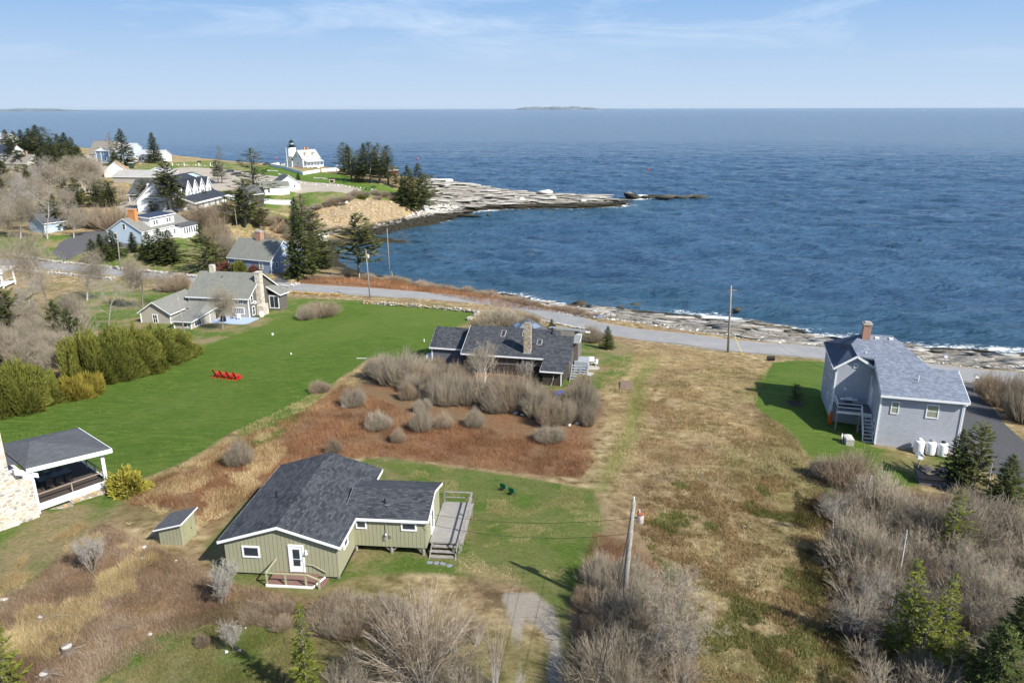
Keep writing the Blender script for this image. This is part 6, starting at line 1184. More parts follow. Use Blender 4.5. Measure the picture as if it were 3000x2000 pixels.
for i, (x, b_, t, wd, lb) in enumerate([(1470,955,912,150,'reddish bare bush between road and log house'),(1540,948,920,90,'small bare bush between road and the hexagonal roof'),(1735,1002,960,70,'round pinkish bare bush beside the neat young spruce'),(945,925,885,110,'grey bare bush on the grass above the mown field'),(900,935,900,60,'lower end of the grey bare bush above the mown field'),(512,850,805,95,'round bare bush on the road verge above the taupe cottage'),(215,668,610,80,'round pinkish bush left of the small pale blue cape drive'),(330,668,605,120,'wide pinkish bush behind the cape drive'),(270,665,615,70,'bare bush between the two pinkish ones'),(590,660,605,120,'tawny bare hedge between inn terrace and pale blue cape'),(650,650,600,90,'tawny bush at the end of the inn hedge'),(640,720,640,80,'pinkish bare hedge bush beside the cape lawn'),(670,755,690,70,'pinkish bare bush above the slate blue cape'),(980,1330,1290,50,'pale bare shrub behind the olive cottage roof'),(700,1360,1300,90,'pale grey shrub left of the olive roof'),(2480,1420,1330,170,'round grey bush at the edge of the right lawn'),(2420,1400,1345,100,'grey bush at the field edge below the right lawn'),(2930,1185,1105,130,'tall brown bush mass beside the asphalt drive'),(3010,1235,1115,150,'brown bush at the right edge above the drive'),(2890,1150,1100,80,'brown bush end nearest the grey house'),(1290,1050,1018,40,'dry bush at the slate wing corner'),(595,1890,1860,40,'low bare shrub in the rough grass')]):
    PT(x, b_, t, ('bush0', 'bush2', 'bush1', 'brush')[i % 4], lb, width=wd*1.1)
w_ = np.array(WP([(1090,1060),(1210,1085),(1290,1075),(1400,1120),(1600,1150),(1720,1130),(1745,1190),(1700,1240),(1560,1215),(1400,1200),(1300,1185),(1180,1140)], H)); r_ = random.Random(12); c_ = 0
while c_ < 34:
    x = r_.uniform(w_[:, 0].min(), w_[:, 0].max()); y = r_.uniform(w_[:, 1].min(), w_[:, 1].max())
    if sdist(np.array([x]), np.array([y]), w_)[0] > 0: plant('bush%d' % (c_ % 3), x, y, r_.uniform(.9, 1.8), 'dense grey leafless bush in the thicket before the log house', 'grey bushes of the log house thicket', wide=r_.uniform(.8, 1.25)); c_ += 1
# hedge cedars
for x, b_, t, wd, k, lb in [(262,1120,962,130,'cedar0','tall yellow-green cedar at the left end of the big hedge'),(330,1108,955,140,'cedar1','tall yellow-green cedar, second in the big hedge'),(400,1088,945,140,'cedar0','tall yellow-green cedar, middle of the big hedge'),(460,1065,940,140,'cedar1','tall yellow-green cedar, fourth in the big hedge'),(520,1045,955,110,'cedar0','yellow-green cedar at the right end of the big hedge'),(350,1060,945,120,'cedar0','cedar at the back of the big hedge'),
 (10,1210,1050,130,'cedar1','yellow-green cedar cut by the left edge above the lawn'),(75,1200,1045,130,'cedar0','bushy yellow-green cedar near the left edge'),(130,1180,1070,110,'cedar1','cedar at the right end of the left clump'),(30,1165,1060,120,'cedar0','cedar behind the left clump')]: PT(x, b_, t+14, k, lb, width=wd*1.0)
for x, b_, t, wd, k, lb in [(300,1118,985,110,'cedar1','lower cedar between the first and second of the big hedge'),(365,1100,975,110,'cedar0','lower cedar between the second and third of the big hedge'),(430,1078,965,110,'cedar1','lower cedar between the third and fourth of the big hedge'),(490,1056,970,100,'cedar0','lower cedar between the fourth and last of the big hedge'),(310,1080,965,120,'cedar1','back cedar near the left end of the big hedge'),(430,1045,948,120,'cedar1','back cedar near the right end of the big hedge'),(40,1205,1075,120,'cedar0','lower cedar in front of the left clump')]: PT(x, b_, t+22, k, lb, width=wd*1.0)
for x, b_, t, wd, lb in [(205,1168,1108,110,'low rusty green juniper between the two cedar clumps'),(260,1148,1098,100,'low orange-tinted juniper at the foot of the big hedge')]: PT(x, b_, t, 'juniper', lb, width=wd*1.0)
for x, b_, t, wd, k, lb in [(375,1442,1372,95,'rhodo','yellow-leaved rhododendron at the corner of the big lawn'),(702,798,762,40,'roundgreen','round clipped green shrub before the slate blue cape'),(745,802,775,28,'redshrub','dark red shrub before the slate blue cape'),(552,672,655,30,'roundgreen','low green shrub beside the sunroom of the pale blue cape'),(1060,584,570,22,'roundgreen','small green shrub on the bluff rim'),(665,790,765,50,'redshrub','reddish shrub left of the slate blue cape'),(715,806,798,60,'roundgreen','low bright yellow-green bed before the slate blue cape')]: PT(x, b_, t, k, lb, width=wd*1.1)
# evergreens and bare trees in the wood left of the cedars
for i, (x, b_, t, k) in enumerate([(40,1010,850,'pine2'),(15,980,870,'pine0'),(175,1010,880,'spruce0'),(215,1040,905,'spruce2'),(130,990,895,'young1'),(5,1060,930,'spruce1'),(75,1000,905,'pine0'),(240,1030,930,'spruce0')]): PT(x, b_, t, k, 'evergreen in the copse above the cedars at left', 'evergreens in the left copse')
for i in range(30): x = rr.uniform(-30, 245); b_ = 1010+rr.uniform(0, 120)-x*.12; PT(x, b_, b_-rr.uniform(90, 150), rr.choice(['alder0', 'alder1', 'birch1', 'roundbare']), 'leafless grey stem cluster in the copse behind the cedars', 'bare stems in the left copse', wide=1.0)
# near-pole brush, bottom-centre brush, right thicket
def fill(poly, n, keys, hmin, hmax, label, group, seed, wide=(.9, 1.25)):
    w_ = WP(poly, H); q = np.array(w_); r_ = random.Random(seed); c = 0; pts = []
    tries = 0
    while c < n and tries < 20000:
        tries += 1; x = r_.uniform(q[:, 0].min(), q[:, 0].max()); y = r_.uniform(q[:, 1].min(), q[:, 1].max())
        if sdist(np.array([x]), np.array([y]), w_)[0] < 0: continue
        if any((x-a)**2+(y-b_)**2 < (.55 if tries < 4000 else .25) for a, b_ in pts): continue
        pts.append((x, y)); c += 1; plant(r_.choice(keys), x, y, r_.uniform(hmin, hmax), label, group, wide=r_.uniform(*wide))
fill([(1750,1760),(1800,1700),(1900,1690),(1985,1800),(2020,1930),(2050,2060),(1700,2080),(1690,1930)], 26, ['alder0', 'alder2', 'alder1', 'bush0'], 1.5, 2.8, 'leafless grey shrub in the brush round the near pole', 'grey brush round the near pole', 3)
fill([(1690,1800),(1760,1690),(1790,1720),(1760,1900),(1700,1900)], 8, ['brush', 'bush2'], .8, 1.3, 'low reddish bare bush at the left side of the pole brush', 'low reddish bushes by the near pole', 4)
PT(2970,1930,1640,'birch1','white birch at the right edge of the thicket'); PT(2440,1580,1440,'birch0','small pale birch at the field edge of the thicket'); PT(2860,1760,1580,'birch1','thin white birch behind the open green spruce'); PT(2560,1900,1700,'bigbare2','sprawling pale dead shrub left of the yellow-green spruce'); PT(2700,1560,1450,'bigbare2','pale tangled bare tree at the top of the thicket')
fill([(2440,1500),(2560,1500),(2680,1530),(2820,1550),(3060,1600),(3100,2080),(2600,2120),(2500,1900),(2470,1700),(2420,1560)], 105, ['alder2', 'alder0', 'alder2', 'alder1', 'alder0', 'bush1'], 1.9, 3.5, 'leafless grey alder in the big thicket at lower right', 'grey alders of the right thicket', 5, (1.0, 1.4))
fill([(920,1800),(1180,1790),(1160,1850),(960,1860)], 15, ['bush0', 'bush1', 'brush'], .9, 1.25, 'upright brown-grey bush in the belt below the olive cottage', 'brown-grey bushes below the olive cottage', 6)
fill([(950,1990),(1120,1960),(1400,1970),(1430,2060),(950,2090)], 16, ['alder1', 'alder0', 'alder2'], 1.5, 2.7, 'leafless pinkish alder at the bottom edge', 'alders along the bottom edge', 7)
fill([(1180,1850),(1400,1840),(1420,1960),(1150,1960)], 7, ['alder1', 'alder2'], 1.6, 2.5, 'slim pinkish alder behind the big one at bottom centre', 'alders behind the big one', 8)
fill([(720,1790),(850,1790),(870,1850),(720,1830)], 6, ['brush'], .4, .7, 'low dark reddish brush right of the bare porch shrub', 'low brush right of the porch shrub', 9)
for i in range(40):
    t = i/39; x = 880+t*860; y_ = np.interp(x, [880,1000,1143,1237,1340,1518,1705,1760], [822,822,830,848,858,893,928,938])-4-rr.random()*6; PT(x, y_, y_-rr.uniform(9, 17), 'brush', 'low tawny bush on the verge between road and water', 'tawny verge bushes', wide=1.7)
for i in range(40): x = rr.uniform(860, 1180); y_ = np.interp(x, [860,950,1050,1180], [640,612,583,588])-rr.uniform(0, 14); PT(x, y_, y_-rr.uniform(9, 16), rr.choice(['brush', 'bush0']), 'grey-brown scrub bush on the bluff top', 'scrub along the bluff rim', wide=1.6)
for i in range(26): x = rr.uniform(760, 930); y_ = rr.uniform(630, 745); PT(x, y_, y_-rr.uniform(14, 26), rr.choice(['brush', 'bush0', 'bush2', 'pine2']), 'grey scrub bush on the cove bank', 'scrub on the cove bank', wide=1.4)
for x, b_, t, k, lb in [(2430,1500,1430,'birch0','leaning broken birch snag at the thicket corner'),(2628,1700,1555,'birch0','slim white dead trunk rising from the thicket')]: pass
def snag(px, py, top, r0, lb, lean=(0, 0)):
    x, y, z = G(px, py, H); h_ = Hz(x, y, top)-z; o = link('dead_trunk', None, None, (x, y, z)); tag(o, lb, 'dead tree'); b = MB(); b.tube([(0, 0, -.1), (lean[0]*h_*.5, lean[1]*h_*.5, h_*.5), (lean[0]*h_, lean[1]*h_, h_)], [r0, r0*.8, r0*.45], 7); b.build('trunk', plain('silver_dead_wood', (.5, .48, .45), .8, .25, 6), o)
    S = []
    for k in range(7): zb = h_*(.3+.09*k); a = k*2.4; S.append([lean[0]*zb, lean[1]*zb, zb, lean[0]*zb+.5*math.cos(a), lean[1]*zb+.5*math.sin(a), zb+.25, .02, .008, .5])
    link('branches', segs_mesh('branches', S, DEADW), o)
snag(2628, 1720, 1552, .09, 'slim white dead trunk rising from the right thicket'); snag(2530, 1500, 1390, .08, 'broken grey snag at the left edge of the right thicket', (.05, 0)); snag(2548, 1500, 1385, .07, 'leaning pale snag beside the broken grey one', (.25, .1)); snag(2890, 1440, 1345, .07, 'white dead stub in front of the brownish spruce')
# ------------------------------------------------------------------ ground cover (uncountable)
def scatter(name, n, poly_px, L_, W_, mat, label, seed, dfun=None, tilt=.5, clump=True, mask=None, ymax=None):
    rg = np.random.default_rng(seed); w_ = np.array(WP(poly_px, H)); k = 0; X = []; Y = []
    while k < n:
        x = rg.uniform(w_[:, 0].min(), w_[:, 0].max(), n*2); y = rg.uniform(w_[:, 1].min(), w_[:, 1].max(), n*2); ok = sdist(x, y, w_) > 0
        if clump: ok &= fbm(x*.9, y*.9, 3)+rg.random(len(x))*.35 > .55
        if mask is not None: ok &= mask(x, y)
        x = x[ok]; y = y[ok]; X.append(x); Y.append(y); k += len(x)
        if len(x) == 0: break
    x = np.concatenate(X)[:n]; y = np.concatenate(Y)[:n]; z = sample(H, x, y); d = rg.normal(size=(len(x), 3))*tilt+np.array([0, 0, 1.0])
    v = np.clip(fbm(x*.35+9, y*.35, 3)*1.3-.2+rg.normal(size=len(x))*.22, 0, 1)
    me = ribbons(np.stack([x, y, z-.02], -1), d, L_*(.5+rg.random(len(x))), W_*(.6+.8*rg.random(len(x))), rg, v, name, mat, .1)
    return tag(link(name, me), label, None, kind='stuff')
zval = lambda k: (lambda x, y: sample(Z[k], x, y))
BRM = varmat('bramble_stems', (.11, .048, .024), (.48, .29, .165), mid=(.27, .135, .066)); STR = varmat('dry_grass_blades', (.20, .14, .06), (.68, .56, .32), mid=(.46, .355, .18)); GRB = varmat('green_grass_blades', (.055, .11, .015), (.24, .33, .075), mid=(.12, .20, .032)); MOSS = varmat('mixed_grass_blades', (.075, .08, .02), (.46, .38, .19), mid=(.22, .195, .075))
scatter('brambles', 90000, [(560,1560),(380,1480),(400,1430),(700,1290),(900,1200),(1000,1125),(1250,1230),(1745,1300),(1745,1420),(1500,1388),(1110,1338),(860,1400),(700,1480)], .42, .016, BRM, 'red-brown bramble stems', 1, tilt=.6, mask=lambda x, y: zval('bramble')(x, y) > .5)
RGH = varmat('mixed_dead_stems', (.10, .062, .038), (.52, .43, .32), mid=(.27, .19, .125))
scatter('rough_stems', 110000, [(-100,2030),(-100,1800),(60,1640),(300,1500),(470,1580),(640,1700),(900,1770),(900,1900),(480,2000),(250,2040)], .34, .011, RGH, 'mixed brown and straw dead stems', 2, tilt=.8, mask=lambda x, y: zval('bramble')(x, y) > .45)
scatter('thicket_litter', 40000, [(2380,1460),(2560,1430),(3100,1500),(3100,2100),(2500,2100),(2440,1700)], .5, .014, BRM, 'brown litter and stems under the thicket', 3, tilt=.7)
scatter('thicket_litter', 16000, [(1740,1560),(1700,1700),(1680,2050),(2050,2050),(1980,1700),(1850,1600)], .45, .012, BRM, 'brown litter and stems under the brush', 4, tilt=.7)
scatter('dry_grass', 120000, [(1750,1080),(1900,1010),(2130,1040),(2260,1070),(2210,1190),(2330,1280),(2400,1400),(2400,1560),(2450,1750),(2560,2050),(2060,2050),(1980,1750),(1860,1560),(1760,1420),(1800,1280)], .24, .022, STR, 'dry tawny meadow grass', 5, tilt=.8)
scatter('dry_grass', 30000, [(985,1118),(1080,1060),(1100,1080),(900,1230),(740,1340),(560,1450),(400,1480),(340,1440),(520,1370),(700,1260)], .22, .02, STR, 'dry tawny meadow grass', 6, tilt=.8)
MEL = [(1860,1370),(2380,1340),(2420,1440),(2450,1750),(2560,2050),(2060,2050),(1985,1760),(1880,1580)]
GT = varmat('meadow_green_tufts', (.06, .08, .015), (.26, .27, .085), mid=(.14, .155, .038)); RT = varmat('meadow_rust_tufts', (.10, .055, .022), (.34, .21, .10), mid=(.19, .115, .05)); DT = varmat('dark_wet_tussocks', (.022, .02, .008), (.11, .10, .035), mid=(.05, .045, .016))
scatter('green_tussocks', 36000, MEL, .26, .026, GT, 'green tussocks in the lower meadow', 21, tilt=.8, clump=False, mask=lambda x, y: fbm(x*.42+3, y*.42, 4) > .53+np.clip((y-49)*.016, 0, .2))
scatter('rusty_tussocks', 36000, MEL, .26, .026, RT, 'rust brown tussocks in the lower meadow', 22, tilt=.8, clump=False, mask=lambda x, y: fbm(x*.5+13, y*.5+7, 4) > .49+np.clip((y-52)*.012, 0, .2))
scatter('dark_tussocks', 16000, [(2330,1440),(2440,1480),(2480,1700),(2620,2050),(2400,2050),(2380,1800),(2330,1600)], .30, .03, DT, 'dark wet tussocks beside the thicket', 23, tilt=.8, clump=False, mask=lambda x, y: fbm(x*.6+23, y*.6+7, 3) > .42)
scatter('dark_tussocks', 9000, MEL, .22, .03, DT, 'dark gaps between the meadow tussocks', 24, tilt=.9, clump=False, mask=lambda x, y: fbm(x*.8+31, y*.8+2, 4) > .58)
scatter('rusty_tussocks', 30000, [(1860,1090),(2260,1075),(2210,1190),(2330,1280),(2400,1440),(1880,1440),(1860,1280)], .2, .024, RT, 'rust brown stems in the upper meadow', 25, tilt=.8, clump=False, mask=lambda x, y: fbm(x*.2+3, y*.2+1, 4) > .52)
scatter('green_tussocks', 14000, [(1860,1090),(2260,1075),(2210,1190),(2330,1280),(2400,1440),(1880,1440),(1860,1280)], .2, .024, GT, 'green tufts in the upper meadow', 26, tilt=.8, clump=False, mask=lambda x, y: fbm(x*.25+43, y*.25+1, 4) > .56)
scatter('pale_stems', 50000, [(-100,1900),(60,1640),(300,1500),(470,1580),(640,1700),(700,1760),(600,1800),(420,1860),(200,1950)], .36, .016, STR, 'pale dead stems in the rough', 27, tilt=.9, clump=False, mask=lambda x, y: fbm(x*.4+5, y*.4+9, 4) > .5)
scatter('pale_stems', 26000, [(560,1560),(400,1470),(560,1375),(700,1290),(800,1250),(860,1300),(760,1420),(680,1500)], .36, .016, STR, 'pale dead stems left of the olive roof', 28, tilt=.9, clump=False, mask=lambda x, y: fbm(x*.4+5, y*.4+9, 4) > .46)
scatter('grass_tufts', 30000, [(1900,1400),(2400,1380),(2450,1750),(2560,2050),(2060,2050),(1980,1750)], .22, .02, MOSS, 'green and straw grass tufts', 7, tilt=.8)
scatter('grass_tufts', 50000, [(300,2010),(420,1900),(700,1810),(900,1870),(1000,2020)], .14, .014, MOSS, 'green and straw grass tufts', 8, tilt=.8)
scatter('yard_grass', 60000, [(640,1700),(700,1690),(1040,1690),(1060,1600),(1045,1350),(1250,1358),(1740,1435),(1770,1540),(1700,1720),(1480,1740),(1200,1760),(900,1780)], .09, .012, MOSS, 'patchy yard grass', 9, tilt=.9)
scatter('lawn_grass', 90000, [(-20,1340),(0,1230),(180,1172),(330,1112),(620,1008),(900,912),(1065,892),(1390,921),(1285,985),(1215,1060),(1090,1045),(985,1115),(698,1253),(421,1398),(260,1465),(60,1380)], .13, .03, varmat('lawn_blades', (.050, .110, .011), (.23, .295, .062), mid=(.108, .176, .023)), 'short mown lawn grass', 14, tilt=.9, clump=False)
scatter('yard_grass', 60000, [(1045,1350),(1250,1358),(1740,1435),(1770,1540),(1700,1720),(1450,1620),(1100,1400)], .09, .012, GRB, 'green yard grass', 10, tilt=.9)
scatter('straw_patches', 34000, [(1060,1350),(1250,1358),(1740,1435),(1770,1540),(1700,1720),(1450,1700),(1100,1640)], .10, .016, STR, 'straw coloured patches in the yard grass', 31, tilt=.9, clump=False, mask=lambda x, y: fbm(x*.38+51, y*.38+9, 4) > .535)
scatter('straw_patches', 2600, [(1425,1462),(1483,1462),(1487,1507),(1425,1507)], .10, .02, STR, 'square straw patch in the yard grass', 32, tilt=.9, clump=False)
scatter('verge_stems', 26000, [(880,815),(1000,812),(1143,822),(1237,840),(1340,856),(1518,882),(1760,936),(1705,925),(1518,905),(1237,856),(1060,836),(880,832)], .7, .05, BRM, 'tawny stems on the road verge', 11, tilt=.4, clump=False)
# ------------------------------------------------------------------ rocks
def rockmesh(seed, n=14, flat=.6, rough=.35):
    rg = np.random.default_rng(seed); import bmesh
    bm = bmesh.new(); pts = rg.normal(size=(n, 3)); pts /= np.linalg.norm(pts, axis=1)[:, None]; pts *= (1-rough+rough*rg.random(n))[:, None]; pts[:, 2] *= flat
    for p in pts: bm.verts.new(p)
    r = bmesh.ops.convex_hull(bm, input=bm.verts); bmesh.ops.delete(bm, geom=[v for v in bm.verts if not v.link_faces], context='VERTS'); bmesh.ops.triangulate(bm, faces=bm.faces)
    V = np.array([v.co[:] for v in bm.verts]); bm.verts.index_update(); Fq = np.array([[v.index for v in f.verts] for f in bm.faces]); bm.free(); return V, Fq
RKS = [rockmesh(100+i, 13, .62) for i in range(12)]; SLB = [rockmesh(200+i, 16, .5, .15) for i in range(8)]
def rocks(name, X, Y, Zs, sz, rot, sc3, mat, lib, seed, parent=None, label=None, kind='stuff', zrot=None):
    rg = np.random.default_rng(seed); Vs = []; Fs = []; vv = []; n = 0
    for i in range(len(X)):
        V, Fq = lib[rg.integers(len(lib))]; a = rot[i]; t = rg.normal()*(.12 if sc3[i][0] < 2 else .035); S_ = V*np.array(sc3[i])*sz[i]
        x = S_[:, 0]*math.cos(a)-S_[:, 1]*math.sin(a); y = S_[:, 0]*math.sin(a)+S_[:, 1]*math.cos(a); z = S_[:, 2]+x*t
        Vs.append(np.stack([x+X[i], y+Y[i], z+Zs[i]], -1)); Fs.append(Fq+n); n += len(V); vv.append(np.full(len(V), rg.random()))
    me = mkmesh(name, np.concatenate(Vs), np.concatenate(Fs), mat, attrs={'v': ('FLOAT', np.concatenate(vv))}); o = link(name, me, parent)
    return tag(o, label, None, kind=kind) if kind else o
def rockmat(name, lo, mid, hi, wetz=True, lich=None):
    m, N, L, b = newmat(name); a = nd(N, 'Attribute', attribute_name='v'); g = N.new('ShaderNodeNewGeometry'); n = noise(N, L, g.outputs['Position'], 1.6, 7, .7); n2 = noise(N, L, g.outputs['Position'], 5, 5, .7)
    ad = nd(N, 'Math', operation='MULTIPLY_ADD', i_1=.5); L.new(a.outputs['Fac'], ad.inputs[0]); L.new(n, ad.inputs[2]); c = ramp(N, L, ad.outputs[0], (.4, lo), (.72, mid), (1.0, hi))
    c = mixc(N, L, ramp(N, L, n2, (.5, 0.0), (.75, .5)), c, lo)
    if lich: c = mixc(N, L, ramp(N, L, noise(N, L, g.outputs['Position'], .8, 4), (.54, 0.0), (.60, .8)), c, lich)
    if wetz:
        s = N.new('ShaderNodeSeparateXYZ'); L.new(g.outputs['Position'], s.inputs[0]); z_ = nd(N, 'Math', operation='MULTIPLY_ADD', i_1=1.2); L.new(n, z_.inputs[0]); L.new(s.outputs[2], z_.inputs[2])
        c = mixc(N, L, ramp(N, L, nd_half(N, L, z_.outputs[0]), (.42, 1.0), (.58, 0.0)), c, (.035, .033, .022))
    L.new(c, b.inputs[0]); b.inputs['Roughness'].default_value = .9
    bp = nd(N, 'Bump', i_Strength=.7, i_Distance=.15); L.new(n2, bp.inputs['Height']); L.new(bp.outputs[0], b.inputs['Normal']); return m
def nd_half(N, L, v): m_ = nd(N, 'MapRange'); m_.inputs[1].default_value = .0; m_.inputs[2].default_value = 4.6; L.new(v, m_.inputs[0]); return m_.outputs[0]
RKM = rockmat('shore_rock', (.08, .07, .055), (.24, .22, .19), (.46, .44, .40)); RKP = rockmat('point_ledge', (.20, .185, .16), (.35, .33, .295), (.50, .48, .44)); RKW = rockmat('pale_rubble', (.26, .24, .20), (.55, .52, .46), (.78, .76, .71)); RKL = rockmat('lichened_stone', (.20, .18, .15), (.42, .39, .34), (.62, .59, .53), False, (.50, .30, .06)); RKF = rockmat('field_stone', (.28, .26, .23), (.50, .48, .44), (.70, .68, .64), False)
rg = np.random.default_rng(77)
# slabs of ledge on the near shore, laid along the strike
def pick(n, poly, cond=None):
    w_ = np.array(poly); X = []; Y = []
    while sum(map(len, X)) < n:
        x = rg.uniform(w_[:, 0].min(), w_[:, 0].max(), n*3); y = rg.uniform(w_[:, 1].min(), w_[:, 1].max(), n*3); ok = sdist(x, y, w_) > 0
        if cond is not None: ok &= cond(x, y)
        X.append(x[ok]); Y.append(y[ok])
    return np.concatenate(X)[:n], np.concatenate(Y)[:n]
shore_poly = rock_r+[(220,100),(220,142),(121,136)]+[P(a, b, -.6)[:2] for a, b in SHP[:16]]
x, y = pick(900, shore_poly); z = sample(H, x, y); st_ = rg.normal(size=900)*.12
rocks('ledge_slabs', x, y, z+.05, .5+1.1*rg.random(900)**2, R_(-14)+st_, [(2.6+1.8*rg.random(), .8, .42) for _ in range(900)], RKM, SLB, 1, label='tilted grey ledge slabs along the near shore')
x, y = pick(2600, rock_r+[(220,100)]+[(a+b*0-3, c) for (a, c), b in zip([P(p, q+16, 4)[:2] for p, q in ((3000,1062),(2700,1026),(2430,990),(2133,960),(1901,930),(1760,912))], range(6))] if False else shore_poly, lambda a, b: (near_line(a, b, RL[::3])[0] < 11)); z = sample(H, x, y)
rocks('rubble', x, y, z, .10+.34*rg.random(2600)**3, rg.random(2600)*6.3, [(1.2, .9, .9)]*2600, RKW, RKS, 2, label='pale broken rubble along the road edge')
# cobble beach under the bluff
bp_ = WP([(1255,655),(1160,680),(1090,692),(1000,690),(955,700),(960,735),(985,745),(975,760),(950,740),(920,700),(905,690),(1000,682),(1090,668),(1180,640),(1250,600),(1330,600),(1370,620),(1300,648)], H0)
x, y = pick(3400, bp_); z = sample(H, x, y); rocks('cobbles', x, y, z, .25+1.0*rg.random(3400)**3, rg.random(3400)*6.3, [(1.2, .95, .8)]*3400, RKW, RKS, 3, label='pale boulders and cobbles of the cove beach')
x, y = pick(420, WP([(905,690),(900,650),(960,600),(1060,575),(1150,582),(1200,630),(1180,660),(1080,680)], H0)); z = sample(H, x, y); rocks('bluff_stones', x, y, z, .15+.5*rg.random(420)**3, rg.random(420)*6.3, [(1.1, 1, .9)]*420, RKW, RKS, 4, label='loose stones on the eroded bluff face')
pen = [p for p in WP([(1255,600),(1235,545)], H)]+[(-75,480),(-42,460),(-18,434),(2,414),(20,406),(44,402),(60,388),(56,368)]+[P(a, b, 0)[:2] for a, b in ((1752,609),(1518,614),(1396,617),(1368,628),(1290,645))]
x, y = pick(950, pen); z = sample(H, x, y); rocks('point_slabs', x, y, z-.1, .8+2.2*rg.random(950)**2.5, R_(-14)+rg.normal(size=950)*.1, [(3.4+2*rg.random(), 1.1, .34) for _ in range(950)], RKP, SLB, 5, label='long ledge slabs of the rocky point')
for (px, py, w_, h_, lb) in [(1595,560,52,22,'huge pale slab boulder at the crest of the rocky point'),(1570,545,50,12,'long pale ledge block behind the huge slab on the point'),(1668,566,26,12,'pale rounded boulder right of the huge slab'),(1528,583,24,14,'pale pointed boulder low on the point, left of centre'),(1512,574,16,8,'small pale boulder beside the pointed one on the point'),(1620,577,28,11,'pale flat boulder in the middle of the point'),(1707,587,24,11,'squarish pale boulder near the tip of the point'),(1523,600,20,11,'pale boulder above the waterline of the point'),(1305,528,56,14,'long pale crest block near the spruces on the point'),(1660,558,30,8,'low pale block behind the rounded boulder on the point')]:
    gx_, gy_, gz_ = G(px, py+h_*.3, H); k = gy_/F*1.04; V, Fq = rockmesh(int(px), 16, .55, .2); o = link('boulder', mkmesh('boulder', V*np.array([w_*k*.5, w_*k*.32, h_*k*.9]), Fq, RKW, attrs={'v': ('FLOAT', np.full(len(V), .8))}), None, (gx_, gy_, gz_+h_*k*.12)); tag(o, lb, 'boulder')
def islet(name, px0, px1, py, h_, label, seed, dark):
    p0 = P(px0, py, 0); p1 = P(px1, py, 0); n = 7; L_ = p1[0]-p0[0]; r_ = np.random.default_rng(seed); t = (np.arange(n)+.5)/n
    return rocks(name, p0[0]+L_*t, np.full(n, p0[1])+r_.normal(size=n)*.6, np.full(n, .0), L_/n*(.7+.3*r_.random(n)), np.full(n, -.1)+r_.normal(size=n)*.15, [(1.3, .55, h_/(L_/n)) for _ in range(n)], dark, SLB, seed, label=None, kind=None)
DRK = rockmat('weedy_rock', (.025, .023, .015), (.06, .055, .035), (.11, .10, .075), False)
o = islet('reef', 1850, 2060, 577, 2.6, '', 5, DRK); tag(o, 'low dark weed-covered reef off the tip of the point', 'reef')
V, Fq = rockmesh(7, 18, .6, .2); p0 = P(1872, 575, 0); o = link('sea_rock', mkmesh('sea_rock', V*np.array([9.5, 5, 6.5]), Fq, RKM, attrs={'v': ('FLOAT', np.full(len(V), .6))}), None, p0); tag(o, 'tilted grey rock standing at the left end of the reef', 'sea rock')
for px, py, w_, h_, lb in [(1430,629,14,4,'small wet rock off the inner cove shore'),(1378,620,20,2.5,'flat wet rock by the shore of the point'),(1700,893,60,5,'dark rocks in the surf by the near shore'),(1820,900,30,3,'low dark reef rock in the surf'),(1860,893,36,2.6,'long low dark reef rock offshore in the surf'),(2160,906,34,3.2,'dark rock awash beyond the road pole'),(2040,928,36,2.5,'flat black weedy rock at the surf edge'),(1170,815,60,1.5,'long thin dark rock below the verge in the cove'),(1400,867,80,3.2,'layered dark ledge by the verge'),(1060,706,90,2.5,'dark sloping ledge spit in the inner cove'),(1160,704,44,1.5,'thin wet tail of the ledge spit')]:
    p0 = P(px, py, 0); k = math.hypot(p0[1], CZ)/F; V, Fq = rockmesh(int(px)+1, 16, .5, .25); o = link('rock', mkmesh('rock', V*np.array([w_*k*.55, w_*k*.3, h_*.45]), Fq, DRK if 'dark' in lb or 'black' in lb or 'wet' in lb else RKM, attrs={'v': ('FLOAT', np.full(len(V), .5))}), None, (p0[0], p0[1], 0)); tag(o, lb, 'rock')
# single stones in the grass
for i, (px, py, w_, lb) in enumerate([(1010,1192,34,'large pale lichened boulder beside the brambles, left'),(1362,1180,28,'pale boulder in front of the log house thicket'),(1668,1247,18,'white boulder at the right end of the thicket'),(1690,1243,24,'grey boulder behind the white one'),(1158,1117,16,'grey boulder under the left thicket bush'),(1182,1121,14,'second grey boulder under the left thicket bush'),(1510,1212,26,'grey flat boulder at the thicket edge'),(1530,1218,18,'pale stone beside the flat boulder'),(224,1603,22,'pale grey stone beneath the bare shrub at left'),(422,1605,20,'flat grey stone near the olive shed'),(417,1638,18,'flat grey stone below the one by the shed'),(12,1758,24,'white boulder at the left edge'),(332,1700,12,'small white stone on the brush pile'),(702,1911,15,'round grey stone under the small bare tree'),(663,1912,14,'round tan stone under the small bare tree'),(2425,1842,16,'white stone in the meadow by the right thicket'),(2182,1542,12,'pale stone in the middle of the meadow'),(516,1642,8,'small tan stone right of the flat stones'),(440,1863,18,'long pale stone in the rough grass at bottom left'),(305,1873,10,'small tan stone in the bottom left brambles'),(720,1842,9,'small white stone above the two round ones'),(105,1395,8,'tiny stone by the fieldstone footing')]):
    gx_, gy_, gz_ = G(px, py, H); k = math.hypot(gy_, CZ-gz_)/F; V, Fq = rockmesh(300+i, 15, .55, .25); o = link('stone', mkmesh('stone', V*w_*k*.52, Fq, RKF, attrs={'v': ('FLOAT', np.full(len(V), .4+.5*rr.random()))}), None, (gx_, gy_, gz_+w_*k*.1)); o.rotation_euler[2] = i; tag(o, lb, 'stone')
